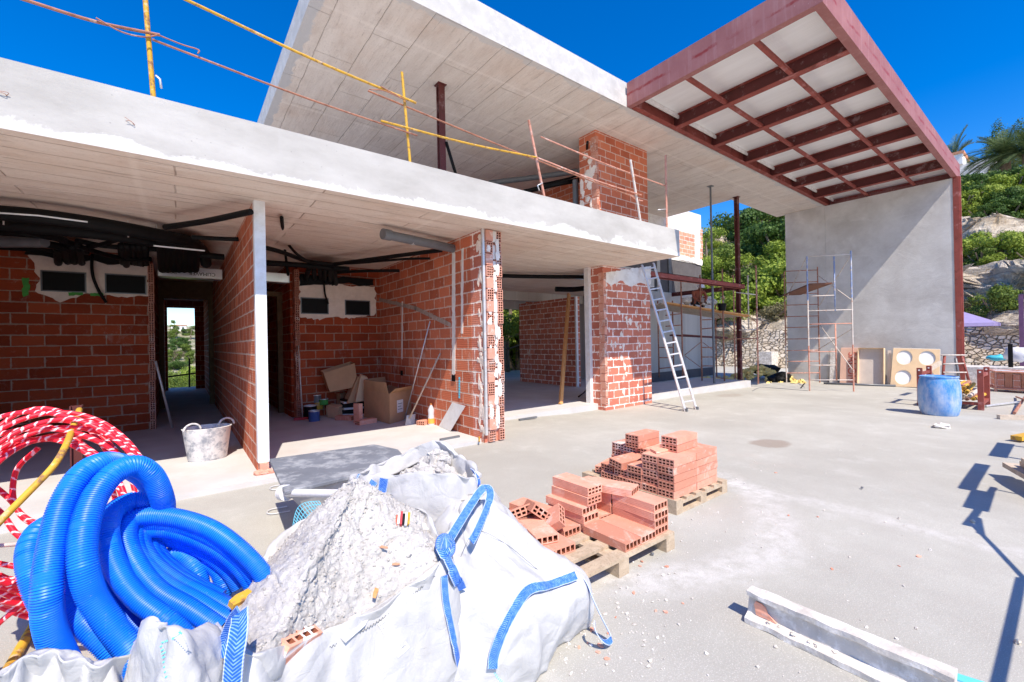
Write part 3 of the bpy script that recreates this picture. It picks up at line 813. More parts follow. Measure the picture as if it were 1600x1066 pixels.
# ================================================================== HOUSE
house = thing('unfinished_house', 'unfinished flat-roofed house of raw concrete slabs and red hollow brick walls', 'house', (0, 0, 0))
def hp(name, mb, mat, **k): return mb.build(name, mat, house, **k)
SZ0, SZ1, SY = 3.2, 3.74, 4.95
# lower slab: soffit below, pale edge round it
mb = MB()
pts = [(-9, SY), (8.2, SY), (8.2, 8.35), (12.3, 8.35), (12.3, 21), (-9, 21)]
mb.prism(pts, SZ0, SZ1)
mb.mi[0] = 1
mb.uv = [None] * len(mb.f)
lower = hp('terrace_slab', mb, [EDGE, SOFF])
# roof slab
RZ = 6.397
mb = MB()
pts = [(1.527, 5.69), (19.4, 5.69), (19.4, 7.37), (15.58, 7.37), (15.58, 15.3), (1.527, 15.3)]
mb.prism(pts, RZ, RZ + .25); mb.mi[0] = 1
roofm = m_plain('pale roof edge', (.40, .39, .375), .9, .14, 3, .4, .1, dirt=(.48, .47, .455), dirtamt=.6)
hp('roof_slab', mb, [roofm, ROOFS])
mb = MB(); q = .035
pts = [(1.527 + q, 5.69 + q), (19.4, 5.69 + q), (19.4, 7.37 - q), (15.58 - q, 7.37 - q), (15.58 - q, 15.3), (1.527 + q, 15.3)]
mb.prism(pts, RZ + .252, RZ + .55); hp('roof_parapet', mb, roofm)

# walls
def wall(name, lo, hi, mat=BRICK):
    mb = MB(); mb.box(lo, hi); return hp(name, mb, mat)
wall('brick_wall', (-2.40, 5.9, FZ), (-2.25, 10.25, SZ0))
bw1 = wall('brick_wall', (-2.25, 10.25, FZ), (-.44, 10.40, SZ0))
part = wall('brick_wall', (.70, 5.87, FZ), (.82, 19.2, SZ0), BRICKC)
bw2 = wall('brick_wall', (1.92, 9.6, FZ), (3.6, 9.75, SZ0))
rw = wall('brick_wall', (3.6, 5.72, FZ), (3.92, 16.0, SZ0), BRICKC)
wall('brick_wall', (-.52, 10.402, FZ), (-.40, 19.2, SZ0))
wall('brick_wall', (1.80, 9.752, FZ), (1.92, 14.0, SZ0))
wall('brick_wall', (.822, 14.0, FZ), (3.5, 14.15, SZ0))
# end of the corridor: opening on the left, brick on the right
e0, e1 = AY(262, 545, 19.2).x, AY(305, 545, 19.2).x
zt = AY(280, 481, 19.2).z
wall('brick_wall', (e1, 19.2, FZ), (.9, 19.35, SZ0))
wall('brick_wall', (-3.5, 19.2, FZ), (e0, 19.35, SZ0))
wall('lintel', (e0 - .02, 19.21, zt), (e1 + .02, 19.34, SZ0))
# door frame half way along the corridor
mb = MB(); mb.box((-.40, 13.6, FZ), (-.30, 13.75, 2.75)); mb.box((.60, 13.6, FZ), (.70, 13.75, 2.75)); mb.box((-.40, 13.6, 2.75), (.70, 13.75, 2.85)); mb.box((-.40, 13.62, 2.85), (.70, 13.74, SZ0))
hp('door_frame', mb, WOODD)
mb = MB(); mb.box((.82, 10.6, FZ), (.92, 10.75, 2.6)); mb.box((1.70, 10.6, FZ), (1.80, 10.75, 2.6)); mb.box((.82, 10.6, 2.6), (1.80, 10.75, 2.7))
hp('door_frame', mb, WOODD)
def hole_column(mb, x0, x1, y, z0, z1, nx=2, seed=0, miss=0, depth=.37, alt=False):
    """courses of hollow bricks set on edge with their open ends facing the terrace"""
    rnd = random.Random(seed); z = z0; k = 0
    while z + .165 <= z1 + .05:
        M = Matrix(((0, 0, 1, x0 + rnd.uniform(-.004, .004)), (1, 0, 0, y + depth / 2 + rnd.uniform(-.012, .012)), (0, 1, 0, z + .081), (0, 0, 0, 1)))
        if alt and k % 2: mb.box((x0, y + rnd.uniform(-.01, .012), z), (x1, y + depth, z + .16))
        else: mb.brick(M, depth, .162, x1 - x0, 4, nx)
        z += .1768; k += 1
# end of the first back wall and of the second one
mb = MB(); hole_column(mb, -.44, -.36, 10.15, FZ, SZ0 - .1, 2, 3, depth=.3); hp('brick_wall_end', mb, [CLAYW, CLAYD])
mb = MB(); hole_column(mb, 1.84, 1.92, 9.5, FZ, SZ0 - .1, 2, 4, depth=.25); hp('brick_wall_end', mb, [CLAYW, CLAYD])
# pier at the end of the partition
wall('brick_wall', (3.602, 5.40, 0), (3.918, 5.718, SZ0), BRICKP)
mb = MB(); hole_column(mb, 3.835, 3.93, 5.34, .02, SZ0 - .05, 2, 5); hole_column(mb, 3.64, 3.76, 5.33, .02, SZ0 - .05, 3, 6, alt=True)
pier = hp('brick_pier', mb, [CLAYW, CLAYD])
mb = MB(); rnd = random.Random(3)
z = .2
while z < SZ0 - .05:
    h = rnd.uniform(.05, .22); mb.box((3.765, 5.335 + rnd.uniform(.004, .03), z), (3.832, 5.45, min(z + h, SZ0 - .01))); z += h - .003 + rnd.uniform(0, .05)
for q in range(34):
    zz = rnd.uniform(.25, 3.0); c = Vector((rnd.choice((3.69, 3.78, 3.8, 3.85)), 5.335, zz)); mb.blob(c, rnd.uniform(.02, .045), .010, rnd.uniform(.03, .12), q, .3, 5, 8)
mb.build('mortar_smear', MORTAR, pier, smooth=False).parent = pier
# steel profile and chases on the side of that partition
mb = MB(); mb.box((3.592, 5.355, .12), (3.63, 5.395, SZ0)); hp('steel_profile', mb, GALV)
mb = MB(); rnd = random.Random(9)
for k in range(34):
    yy = 5.40 + rnd.uniform(0, .16); zz = rnd.uniform(.15, 3.1); mb.blob((3.60, yy, zz), .008, rnd.uniform(.02, .06), rnd.uniform(.03, .12), k + 50, .35, 5, 8)
hp('mortar_smear', mb, PLASTER)
def chase(pxs, wd, seed):
    P = [AX(px, py, 3.6) for px, py in pxs]; mb = MB()
    for a, b in zip(P, P[1:]):
        d = (b - a).normalized(); s = Vector((1, 0, 0)).cross(d) * wd / 2
        mb.slab(ragged([a - s, b - s, b + s, a + s], .035, .026, seed), (-.006, 0, 0))
    return hp('plaster_chase', mb, CHASEM if seed == 3 else MORTAR)
chase([(709, 395), (709, 585)], .10, 1); chase([(723, 390), (722, 520)], .06, 2); chase([(592, 468), (650, 482), (704, 508)], .075, 3); chase([(629, 470), (628, 560)], .06, 4)
for px, py in ((709, 591), (628, 583)):
    p = AX(px, py, 3.595); mb = MB(); mb.box((p.x - .012, p.y - .05, p.z - .05), (p.x, p.y + .05, p.z + .05)); hp('socket_box', mb, BLACK)
mb = MB()
for k in range(8):
    p = AX(717.5, 590 + k * 4.2, 3.594); mb.box((p.x - .006, p.y - .028, p.z - .03), (p.x, p.y + .012, p.z + .006))
hp('blue_tape', mb, CYAN)['label'] = 'blue crayon measuring marks on brick'

def patch_y(name, pxs, y, mat, th=.012, amp=.03, seed=0, step=.05):
    P = [AY(px, py, y - .002) for px, py in pxs]
    mb = MB(); mb.slab(ragged(P, step, amp, seed), (0, -th, 0)); return hp(name, mb, mat)
def vent(px0, py0, px1, py1, y, par):
    a = AY(px0, py0, y - .016); b = AY(px1, py1, y - .016); mb = MB()
    mb.box((min(a.x, b.x), y - .022, min(a.z, b.z)), (max(a.x, b.x), y - .012, max(a.z, b.z)))
    o = mb.build('vent_opening', BLACK, house); o.parent = par
    t = .018; x0, x1, z0, z1 = min(a.x, b.x), max(a.x, b.x), min(a.z, b.z), max(a.z, b.z); mb = MB()
    for lo, hi in (((x0 - t, z0 - t), (x1 + t, z0)), ((x0 - t, z1), (x1 + t, z1 + t)), ((x0 - t, z0), (x0, z1)), ((x1, z0), (x1 + t, z1))):
        mb.box((lo[0], y - .034, lo[1]), (hi[0], y - .012, hi[1]))
    o = mb.build('vent_frame', GREYP, house); o.parent = par
patch_y('plaster_patch', [(45, 396), (130, 402), (232, 414), (233, 462), (190, 464), (140, 458), (95, 472), (55, 455), (60, 430)], 10.25, PLASTER, seed=1)
vent(66, 424, 133, 456, 10.25, bw1); vent(166, 429, 227, 459, 10.25, bw1)
patch_y('plaster_patch', [(468, 440), (530, 446), (586, 448), (586, 492), (545, 497), (520, 494), (500, 500), (468, 495)], 9.6, PLASTER, seed=2)
vent(471, 466, 512, 490, 9.6, bw2); vent(540, 470, 577, 492, 9.6, bw2)
for pts_, yy in (([(35, 433), (46, 434), (45, 462), (36, 466)], 10.245), ([(105, 457), (128, 455), (128, 461), (106, 463)], 10.234), ([(140, 458), (160, 457), (160, 463), (140, 463)], 10.234)):
    patch_y('foam_dab', pts_, yy, GREEN, .014, .02, 4, .03)
def patch_x(pxs, x, mat, seed, amp=.05):
    P = [AX(px, py, x + .002) for px, py in pxs]; mb = MB(); mb.slab(ragged(P, .06, amp, seed), (.008, 0, 0)); return hp('plaster_patch', mb, mat)
patch_x([(2, 385), (17, 388), (17, 470), (2, 466)], -2.25, PLASTER, 8)

# post at the front of the partition, brick stub under it
mb = MB(); mb.box((.70, 5.76, .16), (.815, 5.868, SZ0)); hp('steel_post', mb, WPAINT)
mb = MB(); mb.box((.71, 5.70, FZ), (.80, 5.86, .16))
for k in range(9): mb.blob((.68 + .02 * k, 5.68 + random.uniform(-.03, .05), FZ + .015), .05, .05, .03, k, .4, 4, 7)
hp('mortar_stub', mb, CLAYW)
# pillar, lower and upper
PX0, PX1, PY0, PY1 = 7.62, 9.38, 6.50, 6.98
pil = wall('brick_pillar', (PX0, PY0, -.12), (PX1, PY1, SZ0), BRICKP)
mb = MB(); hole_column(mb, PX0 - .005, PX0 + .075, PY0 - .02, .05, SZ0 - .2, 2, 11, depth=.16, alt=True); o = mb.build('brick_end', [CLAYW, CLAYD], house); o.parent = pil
mb = MB(); mb.box((PX0 - .09, PY1 - .12, .0), (PX0 - .002, PY1 + .02, SZ0)); hp('steel_profile', mb, WPAINT)
rnd = random.Random(12); mb = MB()
for k in range(46):
    xx = rnd.uniform(PX0, PX1 - .05); zz = rnd.uniform(.2, 3.0); mb.blob((xx, PY0, zz), rnd.uniform(.02, .06), .007, rnd.uniform(.03, .085), k + 7, .4, 5, 8)
o = mb.build('mortar_smear', PLASTER, house); o.parent = pil
P = [AY(a, b, PY0 - .002) for a, b in ((945, 426), (1016, 416), (1016, 446), (1000, 442), (985, 447), (970, 438), (955, 446), (944, 440))]
mb = MB(); mb.slab(ragged(P, .06, .03, 3), (0, -.012, 0)); o = mb.build('plaster_patch', WHITEB, house); o.parent = pil
up = wall('brick_pillar', (7.72, 6.73, SZ1), (9.70, 7.25, RZ), BRICKC)
mb = MB(); hole_column(mb, 7.715, 7.795, 6.71, SZ1 + .05, 6.3, 2, 21, depth=.16, alt=True); o = mb.build('brick_end', [CLAYW, CLAYD], house); o.parent = up
rnd = random.Random(14); mb = MB()
for k in range(26):
    mb.blob((7.72, rnd.uniform(6.8, 7.2), rnd.uniform(3.8, 6.2)), .01, rnd.uniform(.04, .1), rnd.uniform(.05, .2), k, .35, 5, 8)
o = mb.build('mortar_smear', PLASTER, house); o.parent = up
wall('brick_wall', (9.5, 7.252, SZ1), (9.65, 12.5, RZ), BRICKC)
wall('brick_wall', (5.5, 12.5, SZ1), (9.65, 12.65, RZ), BRICKC)
# steel columns
def column(base, top, w_, mat=REDC):
    mb = MB(); x, y = base[0], base[1]; t = w_ * .22
    mb.box((x - w_ / 2, y - w_ / 2, base[2]), (x + w_ / 2, y - w_ / 2 + t, top)); mb.box((x - w_ / 2, y + w_ / 2 - t, base[2]), (x + w_ / 2, y + w_ / 2, top)); mb.box((x - t / 2, y - w_ / 2 + t, base[2]), (x + t / 2, y + w_ / 2 - t, top))
    mb.box((x - w_ * .75, y - w_ * .75, top - .012), (x + w_ * .75, y + w_ * .75, top - .001))
    return hp('steel_column', mb, mat)
c = G(688, 133, RZ); column((c.x, c.y, SZ1), RZ, .12)
c = G(1150.5, 308, RZ); column((c.x, c.y, -.2), RZ, .125)
colp = c
# room behind the wide opening
bx0 = AY(823, 545, 13.5).x
wall('brick_wall', (bx0, 13.5, FZ), (12.28, 13.65, SZ0), BRICKC)
wall('lintel', (3.92, 13.5, 2.8), (bx0 - .002, 13.65, SZ0), FORMED)
mb = MB(); mb.box((bx0 - .20, 13.35, FZ), (bx0 - .02, 13.49, 2.8)); hp('steel_profile', mb, m_plain('blue grey metal', (.22, .26, .34), .6, .1))
wall('brick_wall', (9.95, 9.6, FZ), (10.1, 12.5, 2.9), BRICKP)
mb = MB(); mb.box((9.87, 9.54, FZ), (9.95, 9.599, 2.9)); hp('steel_profile', mb, WPAINT)
wall('ceiling_beam', (3.92, 11.4, 2.9), (12.2, 11.7, SZ0), FORMED)

# ================================================================== STEEL CANOPY
CZ = RZ; CX0, CX1, CY0, CY1 = 7.526, 19.85, 2.19, 5.676
can = thing('steel_canopy', 'red primed steel canopy with a grid of beams under white roof sheets', 'canopy', (CX0, CY0, CZ))
def cp(name, mb, mat, **k): return mb.build(name, mat, can, **k)
def channel(mb, a, b, h, fl, inward):
    """edge channel: tall web with flanges turned inwards; a,b on the outer foot line"""
    a, b, inw = Vector(a), Vector(b), Vector(inward); up = Vector((0, 0, h)); t = .014
    mb.slab([a, b, b + up, a + up], inw * t)
    mb.slab([a + inw * t, b + inw * t, b + inw * fl, a + inw * fl], (0, 0, t)); tt = Vector((0, 0, h - t))
    mb.slab([a + inw * t + tt, b + inw * t + tt, b + inw * fl + tt, a + inw * fl + tt], (0, 0, t))
mb = MB(); channel(mb, (CX0, CY1, CZ), (CX0, CY0, CZ), .50, .13, (1, 0, 0)); cp('fascia_channel', mb, REDF)
mb = MB(); mb.box((CX0 + .012, CY0 + .012, CZ + .0145), (CX0 + .16, CY0 + .16, CZ + .022)); cp('corner_plate', mb, REDP)
mb = MB(); channel(mb, (CX0 + .002, CY0 - .002, CZ - .004), (CX1, CY0 - .002, CZ - .004), .504, .13, (0, 1, 0)); cp('fascia_channel', mb, REDF)
mb = MB(); channel(mb, (CX1, CY0 + .012, CZ + .002), (CX1, CY1, CZ + .002), .49, .12, (-1, 0, 0)); cp('fascia_channel', mb, REDF)
mb = MB(); channel(mb, (CX0 + .16, CY1 + .002, CZ + .003), (CX1 - .02, CY1 + .002, CZ + .003), .46, .12, (0, -1, 0)); cp('edge_beam', mb, REDP)
for x in (9.24, 10.94, 12.69, 14.44, 16.13, 17.99):
    mb = MB(); z = CZ + .004; y0, y1 = CY0 + .03, CY1 - .03
    mb.box((x - .075, y0, z), (x + .075, y1, z + .016)); mb.box((x - .075, y0, z + .27), (x + .075, y1, z + .286))
    bm_ = cp('cross_beam', mb, REDP)
    mb = MB(); mb.box((x - .012, y0, z + .0165), (x + .012, y1, z + .2695)); o = mb.build('web', REDC, can); o.parent = bm_  # dark primer on the web also carries its shade under the sheets
for y in (3.19, 4.42):
    mb = MB(); mb.box((CX0 + .15, y - .035, CZ + .022), (CX1 - .15, y + .035, CZ + .085)); cp('purlin', mb, REDP)
mb = MB(); mb.box((CX0 + .02, CY0 + .02, CZ + .30), (CX1 - .02, CY1 - .02, CZ + .35)); cp('roof_sheet', mb, PANEL)
mb = MB(); mb.box((CX0 + .14, CY1 - .16, CZ + .20), (CX1 - .15, CY1 - .125, CZ + .295)); cp('edge_strip', mb, WHITEB)

# ================================================================== END WALL UNDER THE CANOPY
ew = thing('rendered_wall', 'tall grey rendered end wall holding up the far end of the red canopy', 'wall', (19.26, 4.4, -.2))
mb = MB(); mb.box((19.26, 5.68, -.5), (19.6, 7.02, RZ - .002)); mb.box((19.264, 2.29, -.5), (19.6, 5.675, RZ - .02)); mb.build('render', WALLC, ew)
mb = MB(); mb.box((19.25, 2.15, -.5), (19.43, 2.288, RZ - .004)); mb.box((19.29, 2.12, -.5), (19.39, 2.15, RZ - .004)); mb.build('steel_column', REDP, ew)
# ================================================================== STAIR BLOCK BEHIND
YB = 10.0
sb = thing('stair_tower', 'block walled stair tower, white on top and damp proofed below', 'tower', (AY(1097, 500, YB).x, YB, 0))
xr = AY(1097.3, 450, YB).x; zt = AY(1097, 337, YB).z; zb = AY(1097, 413, YB).z; zc = AY(1070, 462, YB).z
mb = MB(); mb.box((12.3, YB, zb - .03), (xr, YB + 3, zt)); mb.build('white_render', WHITEB, sb)
P = [AY(a, b, YB) for a, b in ((1062, 398), (1097.2, 407), (1097.2, 416), (1080, 410), (1062, 406))]
mb = MB(); mb.slab(ragged(P, .12, .05, 5), (0, -.02, 0)); mb.build('render_drip', WHITEB, sb)
P = [AY(a, b, YB) for a, b in ((1058.5, 360.5), (1085, 366), (1085.5, 404), (1058.5, 399))]
mb = MB(); mb.slab(P, (0, -.012, 0)); mb.build('brick_panel', PALEB, sb)
P = [AY(a, b, YB) for a, b in ((1094, 361), (1097.3, 360), (1097.3, 405), (1094, 404))]
mb = MB(); mb.slab(ragged(P, .2, .06, 2), (0, -.012, 0)); mb.build('brick_corner', PALEB, sb)
mb = MB(); mb.box((12.3, YB + .02, zc), (xr - .02, YB + 3, zb - .032)); mb.build('damp_proof_band', TAR, sb)
mb = MB(); mb.box((12.3, YB - .35, -.6), (xr + .1, YB + 3, zc - .002)); mb.build('concrete_base', FORMED, sb)
mb = MB(); mb.box((12.32, YB - .36, -.1), (xr + .11, YB - .34, .25)); mb.build('tar_skirt', TAR, sb)
for px in (1029, 1047):
    a = AY(px, 430, YB - .02); mb = MB(); mb.box((a.x - .1, YB - .03, zc), (a.x + .1, YB + .01, zb - .04)); mb.build('formwork_strip', GREYP if px > 1040 else FORMED, sb)

# ================================================================== STONE WALL
def stone_wall(name, label, pts, z0, ztop, th=.6, seed=0):
    rnd = random.Random(seed); t = thing(name, label, 'wall', (pts[0][0], pts[0][1], z0)); mb = MB()
    P = resample([Vector((p[0], p[1], 0)) for p in pts], .35); n = len(P); k = len(mb.v)
    for i, p in enumerate(P):
        h = ztop(p.y) + rnd.uniform(-.10, .10)
        for (dx, z) in ((-.3, z0), (-.1 + rnd.uniform(-.03, .03), (z0 + h) / 2), (.08, h), (th, h + rnd.uniform(-.06, .06)), (th, z0)): mb.v.append((p.x + dx, p.y, z))
    for i in range(n - 1):
        for j in range(4): mb.face((k + i * 5 + j, k + (i + 1) * 5 + j, k + (i + 1) * 5 + j + 1, k + i * 5 + j + 1))
    mb.build('masonry', STONE, t); return t
stone_wall('stone_wall', 'dry stone retaining wall at the foot of the rocky hillside', [(28.3, -14), (25.9, 24)], -.6, lambda y: 2.02 - max(0, (y - 6)) * .03)
# plain grey rendered panel set in the stone wall
mb = MB(); a = AX(1186, 550, 25.75); b = AX(1206, 580, 25.75); mb.box((25.75, b.y, -.3), (27, a.y, a.z)); tag(mb.build('meter_cabinet', CONCB, origin=(25.75, b.y, 0)), 'plain grey rendered cabinet built into the stone wall', 'cabinet')

# ================================================================== THINGS ON AND ROUND THE HOUSE
def dep_of(p): return .60886915 * p[0] + .79326616 * p[1]
def VZ(p, px, py):
    d = ray(px, py) * (dep_of(p) / FPX); return CH + d[2]
# guard rail of scaffold tubes on the terrace slab
gr = thing('guard_rail', 'makeshift guard rail of yellow and rusty scaffold tubes along the terrace slab', 'railing', (2, 5.05, SZ1))
YR = 5.05
for (bx, by, tx, ty, m, r) in ((240, 152, 226, -14, YEL, .020), (641, 252, 628, 113, YEL, .017), (851, 308, 826, 188, RUSTP, .020), (1001, 347, 985, 250, WTUBE, .022), (1042, 358, 1040, 243, RUSTP, .020)):
    a = AY(bx, by, YR); b = AY(tx, ty, YR); a.z = SZ1; mb = MB(); mb.tube([a, b], r, 10); mb.build('post', m, gr, smooth=True, sharp=40)
for (ax, ay, bx, by, m, r, dy) in ((30, -3, 250, 55, RUST, .013, -.045), (238, 62, 652, 212, RUST, .010, -.04), (285, -3, 650, 161, YEL, .014, -.05), (575, 142, 985, 306, RUST, .011, .045),
                              (595, 189, 838, 246, YEL, .014, -.05), (838, 246, 1002, 305, RUSTP, .012, -.045), (845, 214, 1041, 291, RUSTP, .012, .04), (985, 305, 1004, 314, RUSTP, .012, .03)):
    a = AY(ax, ay, YR + dy); b = AY(bx, by, YR + dy); c = a.lerp(b, .5) - Vector((0, 0, .03)); mb = MB(); mb.tube(spline([a, c, b], 6), r, 8); mb.build('rail', m, gr, smooth=True, sharp=40)
for (pts,) in (([(150, 28), (190, 50), (226, 58), (246, 55)],), ([(250, 56), (285, 70), (310, 78), (309, 84)],), ([(595, 135), (625, 152), (632, 156)],), ([(577, 140), (600, 142), (632, 156)],)):
    mb = MB(); mb.tube(spline([AY(x, y, YR - .07) for x, y in pts], 5), .006, 6); mb.build('tie_wire', RUST, gr, smooth=True)
for (pts,) in (([(243, 118), (250, 124), (252, 138)],), ([(848, 286), (840, 290), (843, 298)],), ([(1040, 327), (1028, 328)],)):
    mb = MB(); mb.tube([AY(x, y, YR - .03) for x, y in pts], .009, 6); mb.build('bent_bar', GALV, gr, smooth=True)
# little bits of tie wire poking from the slab edge
for k, (px, py) in enumerate(((10, 150), (210, 196))):
    mb = MB(); rnd = random.Random(k)
    for q in range(2):
        a = AY(px, py, SY); mb.tube(spline([a, a + Vector((rnd.uniform(-.03, .02), -.02, rnd.uniform(-.01, .03))), a + Vector((rnd.uniform(-.10, -.04), -.015, rnd.uniform(.0, .06)))], 4), .002, 5)
    mb.build('tie_wire', RUST, house)

# black pipes and ducts under the slab
def pipes(name, label, cat, runs, loc):
    t = thing(name, label, cat, loc)
    for (nm, pts, r, m) in runs:
        mb = MB(); mb.tube(resample(spline(pts, 8), max(.05, r)), r, 10); mb.build(nm, m, t, smooth=True, sharp=50)
    return t
C = lambda px, py, z=3.02: G(px, py, z)
t = pipes('insulated_pipes', 'thick bundle of black insulated pipes under the ceiling of the left room', 'pipes', [
    ('pipe', [C(-40, 330), C(60, 338), C(150, 350), C(240, 366), C(300, 380), C(318, 396), C(322, 412)], .085, BLACK),
    ('pipe', [C(-40, 348), C(60, 356), C(150, 365), C(240, 378), C(290, 392), C(298, 412)], .08, BLACK),
    ('pipe', [C(-40, 362), C(60, 368), C(110, 380), C(135, 395)], .04, BLACK),
    ('pipe', [C(20, 353), C(60, 366), C(95, 374), C(110, 388)], .05, BLACK),
    ('pipe', [C(-30, 378, 2.95), C(20, 378, 2.95), C(70, 378, 2.95)], .075, GREYP),
    ('pipe', [C(60, 379, 2.95), C(95, 386, 2.95), C(112, 392, 2.95)], .05, BLACK),
    ('pipe', [C(-30, 386, 2.95), C(50, 390, 2.95), C(100, 392, 2.95), C(150, 384, 2.98), C(200, 370)], .03, BLACK),
    ('pipe', [C(120, 376), C(160, 384), C(210, 388), C(250, 390)], .035, BLACK),
    ('pipe', [C(120, 384, 2.95), C(165, 398, 2.95), C(200, 405, 2.95), C(235, 405, 2.95)], .035, BLACK),
    ('pipe', [C(258, 355), C(320, 346), C(392, 331)], .035, BLACK),
    ('pipe', [C(300, 371), C(340, 373), C(372, 374)], .03, BLACK),
    ('pipe', [C(310, 398, 2.95), C(350, 402, 2.95)], .05, BLACK)], (0, 8, SZ0))
rnd = random.Random(5)
for k in range(9):   # flexible tails dropping into the wall above the vents
    px = 95 + rnd.uniform(-6, 30); a = C(px, 385, 2.98); b = AY(px + rnd.uniform(-5, 8), 402 + rnd.uniform(0, 10), 10.2)
    mb = MB(); mb.tube(spline([a, a.lerp(b, .5) + Vector((0, 0, -.04)), b], 5), .05, 8); mb.build('pipe_tail', BLACK, t, smooth=True)
for k in range(5):
    px = 190 + k * 9; a = C(px, 384, 2.98); b = AY(px + rnd.uniform(-3, 3), 410 + rnd.uniform(0, 5), 10.2)
    mb = MB(); mb.tube(spline([a, a.lerp(b, .5), b], 5), .05, 8); mb.build('pipe_tail', BLACK, t, smooth=True)
for k in range(7):
    px = 252 + k * 9; a = C(px, 372 + k * 2, 3.0); b = C(px, 405, 2.96) + Vector((0, .5, -.1)); mb = MB(); mb.tube(spline([a, a.lerp(b, .5), b], 5), .06, 8); mb.build('pipe_tail', BLACK, t, smooth=True)
mb = MB(); P = [AY(x, y, 10.18) for x, y in ((40, 391), (90, 394), (126, 397), (178, 402), (234, 410), (234, 416), (222, 417), (190, 412), (168, 414), (150, 408), (126, 410), (120, 404), (90, 406), (70, 400), (40, 398))]
mb.slab(ragged(P, .05, .03, 4), (0, -.04, 0)); mb.build('pipe_wrap', BLACK, t)
for px, py, py2 in ((5, 322, 340), (200, 345, 372), (245, 352, 362)):
    a = C(px, py, SZ0); mb = MB(); mb.tube([a, a - Vector((0, 0, .22))], .008, 6); mb.build('hanger', GALV, t)
mb = MB(); mb.tube([C(240, 384, 2.88), C(320, 392, 2.88)], .012, 6); mb.build('hanger', GALV, t)
mb = MB(); mb.tube([C(0, 333, 2.93), C(60, 337, 2.93), C(137, 347, 2.93)], .009, 6); mb.build('hanger', GALV, t)
mb = MB(); mb.tube(spline([AY(144, 397, 10.15), AY(144, 425, 10.1), AY(152, 450, 10.1), AY(166, 473, 10.1)], 6), .022, 8)
tag(mb.build('hanging_cable', BLACK, smooth=True), 'black cable hanging between the two vent openings of the left room', 'cable')
t = pipes('insulated_pipes', 'thin black insulated pipes under the ceiling of the room with boxes', 'pipes', [
    ('pipe', [C(402, 384), C(440, 394), C(480, 408), C(520, 413)], .035, BLACK),
    ('pipe', [C(404, 410, 2.98), C(450, 413, 2.98), C(500, 417, 2.98), C(545, 421, 2.98)], .05, BLACK),
    ('pipe', [C(500, 416), C(560, 408), C(620, 400), C(690, 391)], .035, BLACK),
    ('pipe', [C(510, 413), C(560, 411), C(630, 405), C(672, 404)], .022, BLACK),
    ('pipe', [C(500, 428, 2.95), C(560, 424, 2.95), C(624, 423, 2.95)], .03, BLACK),
    ('pipe', [C(440, 340, 3.15), AY(444, 380, 8.2), AY(450, 430, 9.0)], .022, BLACK),
    ('pipe', [AY(446, 377, 8.2), C(465, 398), C(488, 412)], .022, BLACK)], (2.4, 8.5, SZ0))
for k in range(7):
    px = 475 + rnd.uniform(0, 50); a = C(px, 418, 2.98); b = AY(px + rnd.uniform(-8, 8), 436 + rnd.uniform(0, 8), 9.55); mb = MB(); mb.tube(spline([a, a.lerp(b, .5), b], 5), .045, 8); mb.build('pipe_tail', BLACK, t, smooth=True)
mb = MB(); P = [AY(x, y, 9.56) for x, y in ((468, 428), (500, 432), (530, 433), (583, 437), (583, 446), (560, 447), (545, 442), (520, 446), (490, 445), (468, 447))]
mb.slab(ragged(P, .05, .03, 4), (0, -.04, 0)); mb.build('pipe_wrap', BLACK, t)
mb = MB(); mb.tube(spline([AY(506, 440, 9.5), AY(508, 460, 9.5), AY(513, 475, 9.5)], 5), .018, 8); tag(mb.build('hanging_cable', BLACK, smooth=True), 'short black cable hanging above the vents of the room with boxes', 'cable')
t = thing('drain_pipe', 'dark grey drain pipe slung under the slab beside the brick pier', 'pipe', C(660, 380, 3.05))
mb = MB(); mb.tube([C(600, 366, 3.06), C(725, 392, 3.06)], .068, 16); mb.tube([C(598, 365.5, 3.06), C(610, 368, 3.06)], .078, 16); mb.build('pipe', GREYP, t, smooth=True, sharp=40)
mb = MB(); a = C(642, 375, 3.06); b = C(646, 376, 3.06); mb.tube([a, b], .074, 16); mb.build('pipe_clip', GALV, t, smooth=True, sharp=40)
t = pipes('drain_pipe', 'black pipe and clips under the slab in the wide opening', 'pipe', [('pipe', [C(780, 431, 3.1), C(850, 432.5, 3.1), C(935, 433, 3.1)], .05, BLACK), ('pipe', [C(868, 452, 2.9), C(900, 452, 2.9), C(935, 447, 2.9)], .07, BLACK),
    ('pipe', [C(900, 468, 2.9), AY(900, 476, 11.0)], .02, BLACK)], (6, 8.5, SZ0))
t = thing('waste_pipes', 'black waste pipes behind the guard rail on the upper floor', 'pipes', (7.2, 8, SZ1))
U = lambda px, py, z=6.05: G(px, py, z)
for pts, r in (([U(765, 286), U(830, 278), U(915, 266)], .075), ([U(810, 302, 5.6), U(870, 288, 5.6), U(915, 280, 5.8)], .06), ([U(918, 222), U(910, 270), U(840, 290)], .03)):
    mb = MB(); mb.tube(resample(spline(pts, 6), .08), r, 12); mb.build('pipe', GREYP if r > .07 else BLACK, t, smooth=True, sharp=40)
mb = MB(); a = U(899, 282, 5.6); mb.tube([a, Vector((a.x, a.y, SZ1))], .075, 12); mb.build('pipe', GREYP, t, smooth=True, sharp=40)
mb = MB(); mb.tube([AY(697, 222, 7.2), AY(712, 272, 7.2)], .03, 8); mb.build('pipe', BLACK, t, smooth=True)
